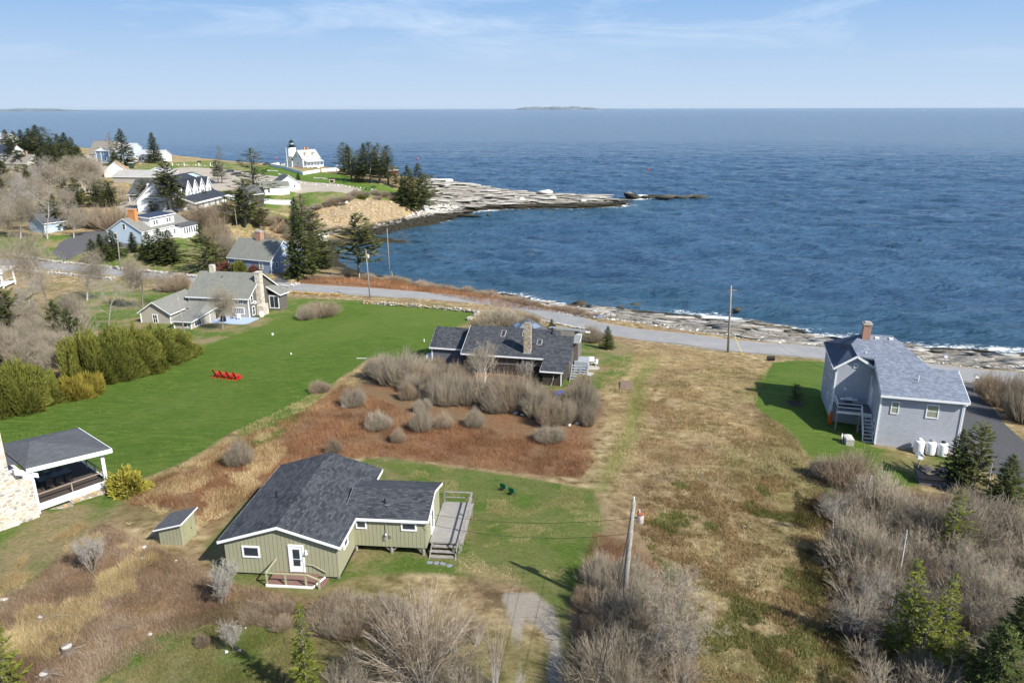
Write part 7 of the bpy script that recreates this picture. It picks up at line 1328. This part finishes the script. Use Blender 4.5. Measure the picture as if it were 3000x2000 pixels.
# stone walls
def stonewall(pts, h_, wd, label, mat, seed, size=.3):
    L3 = resample([G(a, b, H) for a, b in pts], .5); r_ = np.random.default_rng(seed); X = []; Y = []; Zs = []
    per = int(2.2/size)
    for p in L3:
        for _ in range(per): X.append(p[0]+r_.normal()*wd*.3); Y.append(p[1]+r_.normal()*wd*.3); Zs.append(p[2]*0+gz(p[0], p[1])+r_.random()*h_)
    n = len(X); o = rocks('stone_wall', X, Y, Zs, size*(.6+.7*r_.random(n)), r_.random(n)*6.3, [(1.3, .9, .7)]*n, mat, RKS, seed, kind=None); tag(o, label, 'stone wall')
stonewall([(1066,889),(1120,893),(1270,904),(1400,918)], .6, .5, 'low lichened stone wall along the head of the mown lawn', RKL, 11)
stonewall([(1400,918),(1385,932),(1372,938)], .5, .6, 'short return of the lawn wall beside the gravel track', RKL, 12)
stonewall([(815,853),(900,862),(1000,867)], .5, .3, 'orange lichened kerb wall between cottage lawn and road', rockmat('orange_lichen_stone', (.30,.20,.08), (.50,.33,.10), (.60,.45,.2), False), 13, .22)
stonewall([(0,748),(80,757),(200,775),(300,783),(400,794),(470,802),(580,814)], .6, .9, 'tumbled grey stone wall on the far side of the left road', RKF, 14)
stonewall([(50,793),(130,800),(230,810),(330,820)], .5, .8, 'tumbled stone wall on the near side of the left road', RKF, 15)
stonewall([(1560,937),(1640,952),(1720,968)], .3, .4, 'row of white edging stones beside the road, behind the log house', RKW, 16, .2)
stonewall([(780,838),(830,842),(870,835)], .5, 1.2, 'heap of flat stones by the slate blue cape drive', RKF, 17)
stonewall([(1355,972),(1330,975)], .4, .4, 'orange lichened stones at the lawn corner by the log house', RKL, 18)
stonewall([(767,500),(810,503)], .4, 1.0, 'ledge outcrop on the lighthouse lawn, upper left', RKF, 19, .5); stonewall([(820,512),(842,517)], .5, 1.2, 'pale ledge outcrop in the middle of the lighthouse lawn', RKW, 20, .6); stonewall([(760,518),(815,523)], .4, 1.2, 'ledge outcrop beside the car park verge', RKF, 21, .5); stonewall([(922,523),(958,525)], .4, 1.0, 'long flat outcrop on the lawn below the fence', RKF, 22, .5)
for i in range(34):
    t = i/33; px = 740+t*360; py = np.interp(px, [740,820,900,1000,1100], [527,532,540,545,556])+rr.uniform(-2, 2); gx_, gy_, gz_ = G(px, py, H); V, Fq = RKS[i % 12]; o = link('boulder', mkmesh('boulder', V*rr.uniform(.4, .9), Fq, RKW, attrs={'v': ('FLOAT', np.full(len(V), .7))}) if i < 6 else bpy.data.objects['boulder.%03d' % (10+i % 6)].data, None, (gx_, gy_, gz_+.1)); tag(o, 'small white boulder in the row edging the lighthouse car park', 'boulder', 'white boulders edging the car park')
for i in range(22):
    px = 480+i*8.5+rr.uniform(-3, 3); py = 482+i*.35+rr.uniform(-1, 1.5); gx_, gy_, gz_ = G(px, py, H); o = link('boulder', bpy.data.objects['boulder.%03d' % (10+i % 6)].data, None, (gx_, gy_, gz_+.1)); tag(o, 'small white boulder along the seaward edge of the car park', 'boulder', 'white boulders on the seaward car park edge')
for px, py, w_ in ((993,608,13),(1013,606,15),(965,608,10),(1052,607,9)): gx_, gy_, gz_ = G(px, py-8, H); k = gy_/F; V, Fq = rockmesh(int(px), 15, .7); tag(link('boulder', mkmesh('boulder', V*w_*k*.6, Fq, RKW, attrs={'v': ('FLOAT', np.full(len(V), .7))}), None, (gx_, gy_, gz_+.4)), {993: 'round grey boulder at the near edge of the car park tip', 1013: 'largest round boulder at the near edge of the car park tip', 965: 'small boulder left of the two round ones by the car park', 1052: 'small pale boulder beside the picnic tables on the bluff'}[px], 'boulder')
# ------------------------------------------------------------------ utility poles and wires
POLE = plain('weathered_pole', (.29, .265, .225), .85, .25, 5, bump=.4); INS = plain('porcelain', (.62, .63, .64), .3, .05)
def pole(px, py, top, r, label, lean=(0, 0), topx=None, arm=False, xf=None):
    x, y, z = G(px, py, H) if not isinstance(px, tuple) else px
    h_ = Hz(x, y, top)-z; 
    if topx is not None:
        # lean so the top stands where the photograph shows it
        tx_ = P(topx, top, z+h_); lean = ((tx_[0]-x), 0)
    o = thing('utility_pole', (x, y, z), 0, label, 'utility pole'); b = MB(); b.tube([(0, 0, -.5), (lean[0]*.5, lean[1]*.5, h_*.5), (lean[0], lean[1], h_)], [r, r*.85, r*.68], 10); b.build('pole', POLE, o, smooth=True)
    b = MB(); b.tube([(lean[0], lean[1], h_), (lean[0], lean[1], h_+.25)], .05, 8); b.build('insulator', INS, o)
    if arm: b = MB(); b.bar((lean[0]-.3, 0, h_-.5), (lean[0]+.9, 0, h_-.45), .09, .1); b.build('crossarm', POLE, o)
    if xf:
        dz = h_-xf[0]; b = MB(); c = (lean[0]*.95+xf[1], -.1); b.lathe([(.14, dz), (.2, dz+.04), (.2, dz+.52), (.21, dz+.56), (.1, dz+.62)], 14, c); t = b.build('transformer', xf[2], o, smooth=False); b = MB(); b.lathe([(.21, dz+.55), (.215, dz+.6), (.05, dz+.65)], 14, c); b.build('lid', plain('rusty_lid', (.30, .10, .05), .8, .2), t) if xf[3] else None
        b = MB(); b.tube([(c[0]-.06, c[1], dz+.6), (c[0]-.06, c[1], dz+.85)], .035, 6); b.build('bushing', INS, t); b = MB(); b.bar((lean[0]*.95, 0, dz+.3), (c[0]-.1, c[1], dz+.3), .05, .05); b.build('bracket', M['black'], t)
    return o, Vector((x+lean[0], y+lean[1], z+h_)), Vector((x, y, z))
np_, nt_, nb_ = pole(1822, 1800, 1466, .19, 'thick weathered pole with a rusty-lidded transformer, nearest the camera', topx=1857, xf=(1.35, .42, plain('rust_streaked_grey', (.50, .42, .38), .6, .35, 2.5), True))
rp_, rt_, rb_ = pole(2133, 1031, 841, .19, 'tall pole on the field side of the road, right of centre', topx=2142, arm=True)
m1, mt1, _ = pole(1084, 873, 735, .14, 'leaning pole with white transformer by the road bend', topx=1072, xf=(1.4, .4, TW, False))
m2, mt2, _ = pole(1143, 820, 672, .13, 'pole with yellow guy sleeve on the sea side of the road', topx=1134)
m3, mt3, _ = pole(354, 795, 680, .14, 'leaning pole by the left road, before the spruce row', topx=342)
m4, mt4, _ = pole(545, 1000, 876, .11, 'thin leaning pole behind the cedar hedge, by the taupe annexe', topx=522)
m5, mt5, _ = pole(703, 730, 615, .10, 'thin leaning pole behind the slate blue cape', topx=688)
m6, mt6, _ = pole(710, 545, 488, .12, 'slim pole by the car park left of the lone tall spruce', topx=708); m7, mt7, _ = pole(363, 495, 457, .14, 'pale pole before the blue shops', topx=360)
def wire(a, b_, sag, label, r=.012, nm='wire'):
    a = Vector(a); b_ = Vector(b_); n = 18; pts = [a.lerp(b_, i/n)-Vector((0, 0, sag*4*(i/n)*(1-i/n))) for i in range(n+1)]; m_ = MB(); m_.tube(pts, r, 4, False); o = m_.build(nm, M['black'] if r < .017 else M['metal']); return tag(o, label, 'wire')
E1 = Vector(P(1640, 2600, 24.0)); E2 = Vector(P(1600, 2600, 23.3)); E3 = Vector(P(1615, 2600, 22.5))
wire(nt_+Vector((-.05, 0, -.2)), E1, .5, 'upper grey line running from the nearest pole toward the bottom edge', .014); wire(nt_+Vector((-.1, 0, -1.0)), E2, .4, 'middle grey line running from the nearest pole toward the bottom edge', .014); wire(nt_+Vector((-.1, 0, -2.4)), E3, .4, 'lower grey line running from the nearest pole toward the bottom edge', .014)
th = R_(-5); hx = lambda x, y, z: (-18.4+x*math.cos(th)-y*math.sin(th), 41.9+x*math.sin(th)+y*math.cos(th), 17.4+z)
wire(nt_+Vector((0, 0, -1.1)), hx(9.65, 4.1, 2.7), .75, 'upper service wire from the nearest pole to the olive roof mast', .012); wire(nt_+Vector((0, 0, -2.1)), hx(11.9, 3.4, 2.0), .7, 'lower service wire from the nearest pole to the olive wing', .012)
wire(rt_+Vector((0, 0, -1.0)), mt2+Vector((0, 0, -2.6)), 2.2, 'long dark wire over the shore between the road poles', .013); wire(mt2+Vector((0, 0, -2.5)), m3.location+Vector((0, 0, 7)), 2.0, 'dark wire from the yellow-sleeved pole to the left road', .013)
q5 = g5.matrix_world @ Vector((-3.6, 7, 5.0)); wire(rt_+Vector((0, 0, -1.5)), q5, 1.6, 'service wire from the tall road pole to the grey house', .012)
wire(mt3, m3.location+Vector((60, -12, 6)), 1.5, 'thin wire crossing before the slate blue cape', .010) if False else None
for a, b_, lb in ((P(2163, 975, 10.2)[:2], G(2177, 1041, H), 'yellow guy wire guard beside the tall road pole'),):
    x, y, z = b_; o = thing('guy_guard', (x, y, z), 0, lb, 'guy wire'); m_ = MB(); m_.tube([(0, 0, 0), (-1.15, 1.2, 2.6)], .045, 6); m_.build('sleeve', plain('yellow_plastic', (.70, .55, .10), .5), o); m_ = MB(); m_.tube([(-1.15, 1.2, 2.6), (rt_.x-x, rt_.y-y, rt_.z-z-1)], .012, 4); m_.build('cable', M['metal'], o)
x, y, z = G(1146, 822, H); o = tag(MB().tube([(0, 0, 0), (-.2, 0, 2.6)], .06, 6).build('guy_guard', plain('yellow_plastic', (.70, .55, .10), .5), None, (x+.5, y-.2, z)), 'yellow sleeve at the foot of the cove pole', 'guy wire')
# ------------------------------------------------------------------ garden furniture
RED = plain('red_paint', (.58, .012, .012), .4, .08)
def adirondack(x, y, rz, label, group, first=None):
    z = gz(x, y)
    if first: c = copytree(first); c.location = (x, y, z); c.rotation_euler[2] = rz; tag(c, label, None, group); return c
    c = thing('garden_chair', (x, y, z), math.degrees(rz), label, 'chair', group)     # faces local -y
    s = MB()
    for k in range(6): s.add([( -.26,-.32+.1*k,.36-.018*k),(.26,-.32+.1*k,.36-.018*k),(.26,-.24+.1*k,.345-.018*k),(-.26,-.24+.1*k,.345-.018*k),(-.26,-.32+.1*k,.33-.018*k),(.26,-.32+.1*k,.33-.018*k),(.26,-.24+.1*k,.315-.018*k),(-.26,-.24+.1*k,.315-.018*k)], [(0,1,2,3),(7,6,5,4),(0,4,5,1),(1,5,6,2),(2,6,7,3),(3,7,4,0)])
    s.build('seat', RED, c); b = MB()
    for k in range(5): xx = -.22+.11*k; hh_ = .95+.1*math.cos((k-2)*.6); b.bar((xx*.85, .22, .24), (xx*1.15, .52, hh_), .1, .022, (0, -1, .3))
    b.bar((-.27, .3, .5), (.27, .3, .5), .05, .03); b.build('backrest', RED, c)
    for sx2 in (-1, 1):
        a = MB(); a.box(sx2*.34-.07, sx2*.34+.07, -.42, .34, .54, .565); a.build('armrest', RED, c); l = MB(); l.box(sx2*.31-.02, sx2*.31+.02, -.38, -.29, 0, .54); l.build('leg', RED, c); l = MB(); l.bar((sx2*.28, -.3, .33), (sx2*.28, .62, .03), .03, .1); l.build('leg', RED, c)
    return c
p0 = G(638, 1104, H); p1 = G(697, 1112, H); rzc = R_(-42)+math.pi; fc = None
for i, lb in enumerate(('red slatted lawn chair at the left end of the row', 'red slatted lawn chair, second from the left in the row', 'red slatted lawn chair, third from the left in the row', 'red slatted lawn chair at the right end of the row')):
    t = i/3; c = adirondack(p0[0]+(p1[0]-p0[0])*t, p0[1]+(p1[1]-p0[1])*t, rzc, lb, 'red lawn chairs in a row', fc); fc = fc or c
for c in [o for o in bpy.data.objects if o.get('group') == 'red lawn chairs in a row']: c.scale = (1.1, 1.1, 1.1)
GRN = plain('green_canvas', (.015, .20, .09), .7, .08); GRN2 = GRN
for i, (px, py, lb) in enumerate(((1478, 1438, 'green canvas folding chair, left one on the yard grass'), (1503, 1452, 'green canvas folding chair, right one on the yard grass'))):
    x, y, z = G(px, py, H); c = thing('folding_chair', (x, y, z), 150, lb, 'chair', 'green folding chairs'); c.scale = (.85, .85, .85)
    b = MB(); b.bar((0, -.25, .42), (0, .22, .36), .5, .02); b.build('seat', GRN, c); b = MB(); b.bar((0, .24, .36), (0, .42, .95), .52, .02, (0, 1, 0)); b.build('backrest', GRN, c)
    for sx2 in (-.27, .27): b = MB(); b.tube([(sx2, -.28, 0), (sx2, .3, .5), (sx2, .44, 1.0)], .014, 6); b.tube([(sx2, .35, 0), (sx2, -.28, .42), (sx2, -.28, .6)], .014, 6); b.tube([(sx2, -.28, .6), (sx2, .32, .6)], .02, 6); b.build('frame', M['black'], c)
def picnic(px, py, rz, mat, label, sc_=1.0, group=None):
    x, y, z = G(px, py, H); c = thing('picnic_table', (x, y, z), rz, label, 'picnic table', group); c.scale = (sc_,)*3
    b = MB(); [b.box(-.36+.15*k, -.23+.15*k, -.9, .9, .72, .76) for k in range(5)]; b.build('tabletop', mat, c)
    for s in (-1, 1): b = MB(); [b.box(s*.75-.14+.15*k, s*.75-.01+.15*k, -.9, .9, .42, .46) for k in range(2)]; b.build('bench', mat, c)
    for yy in (-.6, .6):
        b = MB(); b.bar((-.3, yy, .72), (-.75, yy, 0), .09, .06); b.bar((.3, yy, .72), (.75, yy, 0), .09, .06); b.bar((-.88, yy+.05, .39), (.88, yy+.05, .39), .05, .09); b.build('leg_frame', mat, c)
    return c
picnic(1731, 1068, -8, TW, 'white picnic table on the lawn beside the log house', 1.1)
DG = plain('dark_green_paint', (.03, .06, .04), .6)
for px, py, rz, lb in ((1012+0, 536, 20, 'dark picnic table under the left end of the point stand'), (1042, 562, 10, 'dark picnic table on the bluff rim, left one'), (1076, 557, 10, 'dark picnic table on the bluff rim, middle one'), (1095, 551, 30, 'dark green bench table at the right of the bluff lawn'), (1087, 537, 0, 'brown picnic table in the shade of the point stand')): picnic(px, py, rz, DG, lb, 1.3)
x, y, z = G(973, 536, H); c = thing('sign_block', (x, y, z), 20, 'grey stone block marker on the lighthouse lawn', 'marker'); b = MB(); b.prism([(-1.4, -.6), (1.2, -.7), (1.4, .5), (-1.2, .7)], 0, 1.6); b.build('block', RUBBLE, c); b = MB(); b.box(-.9, .5, -.78, -.7, .4, 1.3); b.build('plaque', M['black'], c)
o = tag(MB().prism([(-1.2, -.7), (.9, -.9), (1.3, .1), (.3, .8), (-1, .6)], 0, .06).build('stone_slab', M['concrete'], None, tuple(Vector(G(1731, 1078, H))+Vector((0, 0, .02)))), 'grey stone slab before the white picnic table', 'slab')
c = thing('pallet', G(1722, 1098, H), -35, 'weathered slatted pallet at the corner of the log house deck', 'pallet'); b = MB(); [b.box(-.6, .6, -.5+.24*k, -.38+.24*k, .1, .13) for k in range(5)]; b.build('slats', M['white2'], c); b = MB(); [b.box(x_-.04, x_+.04, -.5, .58, 0, .098) for x_ in (-.55, 0, .55)]; b.build('runner', M['greyw'], c)
c = thing('footbridge', G(1835, 1132, H), -10, 'small brown plank bridge over the ditch in the field', 'footbridge'); b = MB(); [b.box(-.75, .75, -1.6+.2*k, -1.42+.2*k, .12, .17) for k in range(16)]; b.build('planks', plain('brown_planks', (.20, .145, .105), .9, .2), c); b = MB(); b.box(-.7, -.6, -1.6, 1.6, 0, .118); b.box(.6, .7, -1.6, 1.6, 0, .118); b.build('beam', M['greyw'], c)
c = thing('planter_bed', G(2327, 1184, H), -5, 'square timber edged bed in the shade of the grey house', 'planter'); b = MB(); [b.box(*q4, 0, .22) for q4 in ((-.95, .95, -.95, -.85), (-.95, .95, .85, .95), (-.95, -.85, -.85, .85), (.85, .95, -.85, .85))]; b.build('timber_edge', plain('dark_timber', (.11, .095, .08), .9), c); c.scale = (.8, .8, .8); b = MB(); b.box(-.85, .85, -.85, .85, 0, .12); b.build('soil', plain('soil', (.07, .05, .035), .95), c)
for px, py, top, lb in ((2766, 1070, 1038, 'white birdhouse on a post across the road'), (2852, 1150, 1096, 'white birdhouse on a post beside the brown bushes'), (2684, 1400, 1328, 'white birdhouse on a post by the dark landing')):
    x, y, z = G(px, py, H); h_ = Hz(x, y, top)-z; c = thing('birdhouse', (x, y, z), -10, lb, 'birdhouse'); b = MB(); b.tube([(0, 0, 0), (0, 0, h_-.5)], .05, 6); b.build('post', M['greyw'], c); b = MB(); b.box(-.22, .22, -.22, .22, h_-.5, h_-.15); b.build('box', TW, c); b = MB(); b.yprof([(-.32, h_-.17), (0, h_+.08), (.32, h_-.17), (.32, h_-.12), (0, h_+.14), (-.32, h_-.12)], -.28, .28); b.build('roof', M['white2'], c)
# dark-roofed landing with lobster traps
c = thing('shed', G(2692, 1418, H), -16, 'low black-roofed shed by the drive carrying two lobster traps', 'shed'); c.location.z -= .2; b = MB(); b.box(0, 2.7, 0, 1.9, -.3, .8); b.build('wall', SD_SLATE, c); b = MB(); b.slab([(-.15, -.2, .9), (2.85, -.2, .9), (2.85, 2.05, 1.0), (-.15, 2.05, 1.0)], .1); b.build('roof', M['black'], c)
bpy.context.view_layer.update()
for i, (lx, ly, rz, lb) in enumerate(((.9, 1.2, 15, 'wooden slatted lobster trap with rounded top, left on the black roof'), (2.1, 1.2, -50, 'wooden slatted lobster trap lying right of the other on the black roof'))):
    p = c.matrix_world @ Vector((lx, ly, .97)); t = thing('lobster_trap', tuple(p), rz, lb, 'lobster trap'); b = MB()
    for k in range(9):
        a = math.pi*k/8; b.bar((.42*math.cos(a), -.5, .02+.45*math.sin(a)), (.42*math.cos(a), .5, .02+.45*math.sin(a)), .06, .02)
    b.build('slats', M['greyw'], t); b = MB()
    for yy in (-.48, 0, .48):
        for k in range(8): a, a2 = math.pi*k/8, math.pi*(k+1)/8; b.bar((.39*math.cos(a), yy, .02+.42*math.sin(a)), (.39*math.cos(a2), yy, .02+.42*math.sin(a2)), .04, .04)
    b.box(-.4, .4, -.5, .5, 0, .03); b.build('frame', plain('trap_wood', (.18, .15, .12), .9), t)
# bicycles on the rocks
def bike(px, py, rz, col, label):
    x, y, z = G(px, py, H); c = thing('bicycle', (x, y, z), rz, label, 'bicycle', 'bicycles parked on the shore rocks'); mt = plain('bike_paint', col, .4)
    for xx in (-.52, .52):
        b = MB(); n = 18
        for k in range(n): a, a2 = 2*math.pi*k/n, 2*math.pi*(k+1)/n; b.tube([(xx+.34*math.cos(a), 0, .35+.34*math.sin(a)), (xx+.34*math.cos(a2), 0, .35+.34*math.sin(a2))], .022, 5)
        w_ = b.build('wheel', M['black'], c); b = MB(); [b.tube([(xx, 0, .35), (xx+.33*math.cos(2*math.pi*k/8), 0, .35+.33*math.sin(2*math.pi*k/8))], .005, 4) for k in range(8)]; b.build('spokes', M['metal'], w_)
    b = MB(); [b.tube([p_, q_], .026, 6) for p_, q_ in (((-.52, 0, .35), (-.12, 0, .33)), ((-.12, 0, .33), (-.22, 0, .85)), ((-.22, 0, .8), (.38, 0, .85)), ((-.12, 0, .33), (.38, 0, .8)), ((-.52, 0, .35), (-.2, 0, .78)), ((.52, 0, .35), (.36, 0, .95)))]; b.build('frame', mt, c)
    b = MB(); b.tube([(.34, -.26, 1.0), (.36, 0, .96), (.34, .26, 1.0)], .016, 6); b.build('handlebar', M['black'], c); b = MB(); b.box(-.36, -.1, -.06, .06, .88, .93); b.build('saddle', M['black'], c)
bike(1746, 934, 100, (.03, .15, .55), 'blue bicycle standing on the rubble, left one'); bike(1760, 937, -10, (.03, .22, .60), 'blue bicycle leaning on the rubble, right one')
for px, py, rz, col, lb in ((1771, 932, 0, (.5, .5, .2), 0),): pass
# ------------------------------------------------------------------ cars, bins, odds and ends on the headland
def car(px, py, rz, col, label, pickup=False, sc_=1.0):
    x, y, z = G(px, py, H); c = thing('parked_car', (x, y, z), rz, label, 'car'); c.scale = (sc_,)*3; mt = plain('car_paint', col, .25, .05, spec=.6)
    prof = [(-2.2, .35), (2.25, .35), (2.3, .75), (1.3, .95), (.6, 1.45), (-.5, 1.5) if pickup else (-1.9, 1.48), (-.7, .98) if pickup else (-2.2, .95), (-2.25, .9)]
    b = MB(); b.xprof([(a, h) for a, h in prof], -.88, .88); body = b.build('body', mt, c)
    b = MB(); b.xprof([(1.18, .98), (.57, 1.4), (-.45, 1.44) if pickup else (-1.75, 1.42), (-.6, 1.0) if pickup else (-1.95, .98)], -.89, .89); b.build('windows', M['glass'], c)
    for yy in (-1.4, 1.45):
        for xx in (-.8, .8): b = MB(); b.tube([(xx-.1, yy, .34), (xx+.1, yy, .34)], .34, 14); w_ = b.build('wheel', M['black'], c); b = MB(); b.tube([(xx-.115, yy, .34), (xx+.115, yy, .34)], .18, 10); b.build('rim', M['metal'], w_)
    for xx in (-.65, .65): b = MB(); b.box(xx-.15, xx+.15, 2.24, 2.32, .6, .74); b.build('headlight', INS, c); b = MB(); b.box(xx-.12, xx+.12, -2.3, -2.2, .65, .85); b.build('tail_light', plain('red_lens', (.5, .01, .01), .3), c)
car(784, 484, 95, (.02, .02, .025), 'black pickup truck parked left of the lighthouse', True, 1.15); car(692, 514, 100, (.012, .014, .03), 'dark estate car parked in the gravel car park, nearest the lone pole', False, 1.1); car(672, 506, 95, (.02, .03, .07), 'dark blue car behind the ragged thin spruce', False, 1.05); car(640, 501, 95, (.03, .05, .08), 'dark car at the left of the parked group', False, 1.05); car(240, 532, 60, (.6, .6, .6), 'white car half hidden among the far left trees'); car(402, 478, 10, (.5, .52, .55), 'silver car beside the white single-storey building'); car(425, 477, 10, (.3, .32, .36), 'grey car beside the white single-storey building')
def bin_(px, py, w_, h_, label):
    x, y, z = G(px, py, H); c = thing('waste_container', (x, y, z), -5, label, 'waste bin'); b = MB(); b.yprof([(-w_*.42, 0), (w_*.42, 0), (w_*.5, h_), (-w_*.5, h_)], -.8, .8); b.build('body', DG, c); b = MB(); b.yprof([(-w_*.53, h_+.003), (w_*.53, h_+.003), (w_*.45, h_+.25), (-w_*.45, h_+.25)], -.9, .9); b.build('lid', INS if h_ > 2 else DG, c)
bin_(386, 494, 2.4, 3.0, 'tall dark green waste container with a pale lid by the car park'); bin_(312, 486, 3.4, 1.2, 'low dark green skip in front of the blue shops')
for px, py, lb in ((585, 477, 'left'), (699, 475, 'right')): c = thing('bench', G(px, py, H), 0, 'dark bench facing the sea on the headland edge, %s one' % lb, 'bench'); b = MB(); b.box(-1.2, 1.2, -.3, .3, .5, .6); b.build('seat', M['black'], c); b = MB(); b.box(-1.2, 1.2, -.34, -.28, .62, 1.2); b.build('backrest', M['black'], c); [MB().box(x_-.06, x_+.06, -.3, .3, 0, .5).build('leg', M['black'], c) for x_ in (-1, 1)]
for i, px in enumerate((583, 617, 636, 505, 540)): tag(MB().tube([(0, 0, 0), (0, 0, 1.6)], .25, 8).build('bollard', TW, None, G(px, 486, H)), 'short white post on the seaward verge of the car park', 'bollard', 'white posts on the car park verge')
c = thing('driftwood_stairs', G(800, 690, H), 20, 'pale wooden beach stairs on the cove bank behind the slate blue cape', 'stairs'); railing(c, [(0, 0, 0), (4, 5, 3)], 1.2, .12, 1, plain('raw_timber', (.42, .28, .15), .8)); stairs(c, 1, 0, -1.5, .5, 1.5, 3, 'S', plain('raw_timber', (.42, .28, .15), .8), 5)
for i, (px, py, a, lb) in enumerate(((960, 690, 2.4, 'fallen grey trunk on the cobble beach below the bluff'), (945, 680, 2.2, 'second fallen trunk beside the first on the beach'), (895, 622, 2.3, 'bare fallen trunk slanting down the cove bank'))): x, y, z = G(px, py, H); o = MB().tube([(-7*math.cos(a), -4*math.sin(a)*0, 1.8), (0, 0, .9), (6*math.cos(a)*-1, 0, .1)], [.3, .25, .15], 7).build('log', plain('grey_driftwood', (.40, .37, .33), .9, .2), None, (x, y, z)); o.rotation_euler[2] = i*.3; tag(o, lb, 'log')
# small things in the lawn and the rough
for px, py, s_, lb in ((799, 982, .25, 'small white marker box on the lawn edge'), (853, 1038, .16, 'tiny white stake cap on the mown lawn'), (1243, 1002, .12, 'white stake near the slate wing shadow')): x, y, z = G(px, py, H); tag(MB().box(-s_/2, s_/2, -s_/2, s_/2, 0, s_*(4 if s_ < .15 else 1.4)).build('marker', TW, None, (x, y, z)), lb, 'marker')
tag(MB().bar((0, 0, .04), (1.5, -.15, .06), .16, .05).build('plank', M['white2'], None, G(1045, 1050, H)), 'white plank lying at the edge of the mown lawn', 'plank')
tag(MB().bar((0, 0, .06), (1.6, -.6, .05), .12, .04).build('plank', M['white2'], None, tuple(Vector(plocal(g1, -.9, .9, 0))*1+Vector((0, 0, gz(*plocal(g1, -.9, .9, 0)[:2])-17.4+.05)))), 'thin pale plank in the grass beside the olive cottage', 'plank') if False else None
def stump(px, py, r_, h_, label):
    x, y, z = G(px, py, H); o = thing('tree_stump', (x, y, z), px, label, 'stump'); b = MB(); b.tube([(0, 0, -.1), (.03, 0, h_*.5), (0, .05, h_)], [r_*1.35, r_, r_*.95], 10); b.build('trunk', plain('stump_bark', (.17, .14, .12), .95, .3, 8), o); b = MB(); b.tube([(0, .05, h_+.003), (0, .05, h_+.02)], r_*.85, 10); b.build('cut_face', plain('cut_wood', (.52, .49, .44), .9, .15, 9), o)
    S = []
    for k in range(7): a = k*.9; S.append([0, 0, .1, r_*3*math.cos(a), r_*3*math.sin(a), -.03, .07, .03, .4])
    link('roots', segs_mesh('roots', S, BARK, 5), o)
stump(200, 1910, .30, .42, 'grey cut stump with a pale top in the bottom left brambles'); stump(125, 1818, .18, .25, 'rotten orange-brown stump beside the fallen branch, left'); stump(135, 1985, .25, .25, 'split pale stump at the bottom left')
for px, py, L_, a, lb in ((165, 1815, 2.2, .3, 'dark crooked fallen branch in the bottom left brambles'), (150, 1985, 1.6, .1, 'grey forked log at the bottom left edge'), (365, 1842, 1.0, .2, 'peeled tan branch on the brambles'), (270, 1672, .8, -.5, 'white curved stick at the foot of the bare shrub')):
    x, y, z = G(px, py, H); S = [[-L_/2, 0, .1, 0, .1, .18, .05, .045, .1], [0, .1, .18, L_/2, -.1, .1, .045, .025, .1], [0, .1, .18, .3, .4, .3, .025, .01, .1], [-L_/4, 0, .12, -L_/3, -.3, .25, .025, .01, .2]]; o = link('fallen_branch', segs_mesh('fallen_branch', S, BARK, 6), None, (x, y, z)); o.rotation_euler[2] = a; tag(o, lb, 'branch')
o = link('kayak', MB().lathe([(.03, 0), (.26, .7), (.32, 1.8), (.24, 3.0), (.03, 3.9)], 10).build('k', plain('faded_red_hull', (.55, .10, .08), .5)).data, None, G(1625, 1170, H)); bpy.data.objects.remove(bpy.data.objects['k']); o.rotation_euler = (R_(92), 0, R_(-40)); o.location.z += .45; tag(o, 'faded red kayak half hidden in the log house thicket', 'kayak')
o = link('kayak', bpy.data.objects['kayak.001'].data.copy() if 'kayak.001' in bpy.data.objects else o.data.copy(), None, G(1655, 1155, H)); o.data.materials.clear(); o.data.materials.append(plain('dark_blue_hull', (.04, .06, .25), .5)); o.rotation_euler = (R_(93), 0, R_(-50)); o.location.z += .45; tag(o, 'dark blue kayak lying behind the red one in the thicket', 'kayak')
tag(MB().tube([(-.5, 0, .35), (.5, 0, .35)], .36, 12).build('culvert', M['black'], None, G(2258, 1056, H)), 'black culvert pipe end at the ditch head by the lawn', 'culvert')
x, y, z = P(2705, 324, 0); c = thing('motorboat', (x, y, .2), 80, 'distant white motorboat below the horizon at right', 'boat'); c.scale = (2.2,)*3; b = MB(); b.prism([(-1.2, -4), (1.2, -4), (1.3, 1), (0, 5), (-1.3, 1)], 0, 1.4); b.build('hull', TW, c); b = MB(); b.box(-.9, .9, -1.5, 1.5, 1.403, 3.2); b.build('cabin', TW, c)
for px, py, col, lb in ((809, 464, (.7, .1, .2), 'pink lobster buoy off the lighthouse'), (1225, 467, (.7, .1, .2), 'pink lobster buoy beyond the point stand'), (1900, 499, (.6, .08, .06), 'red lobster buoy off the reef')): x, y, z = P(px, py, 0); tag(MB().lathe([(.1, -.6), (.5, 0), (.5, 1.0), (.15, 1.5)], 10).build('buoy', plain('buoy_paint', col, .5), None, (x, y, .1)), lb, 'buoy')
# ------------------------------------------------------------------ air
HAZE = 9e-6
if HAZE:
    m = bpy.data.materials.new('haze_air'); m.use_nodes = True; N = m.node_tree.nodes; L = m.node_tree.links; N.remove(N['Principled BSDF']); v = N.new('ShaderNodeVolumePrincipled'); v.inputs['Color'].default_value = (.80, .89, 1, 1); v.inputs['Density'].default_value = HAZE; v.inputs['Anisotropy'].default_value = .2; L.new(v.outputs[0], N['Material Output'].inputs['Volume'])
    o = MB().box(-46000, 46000, -500, 33500, -12, 75).build('haze', m); tag(o, kind='stuff')
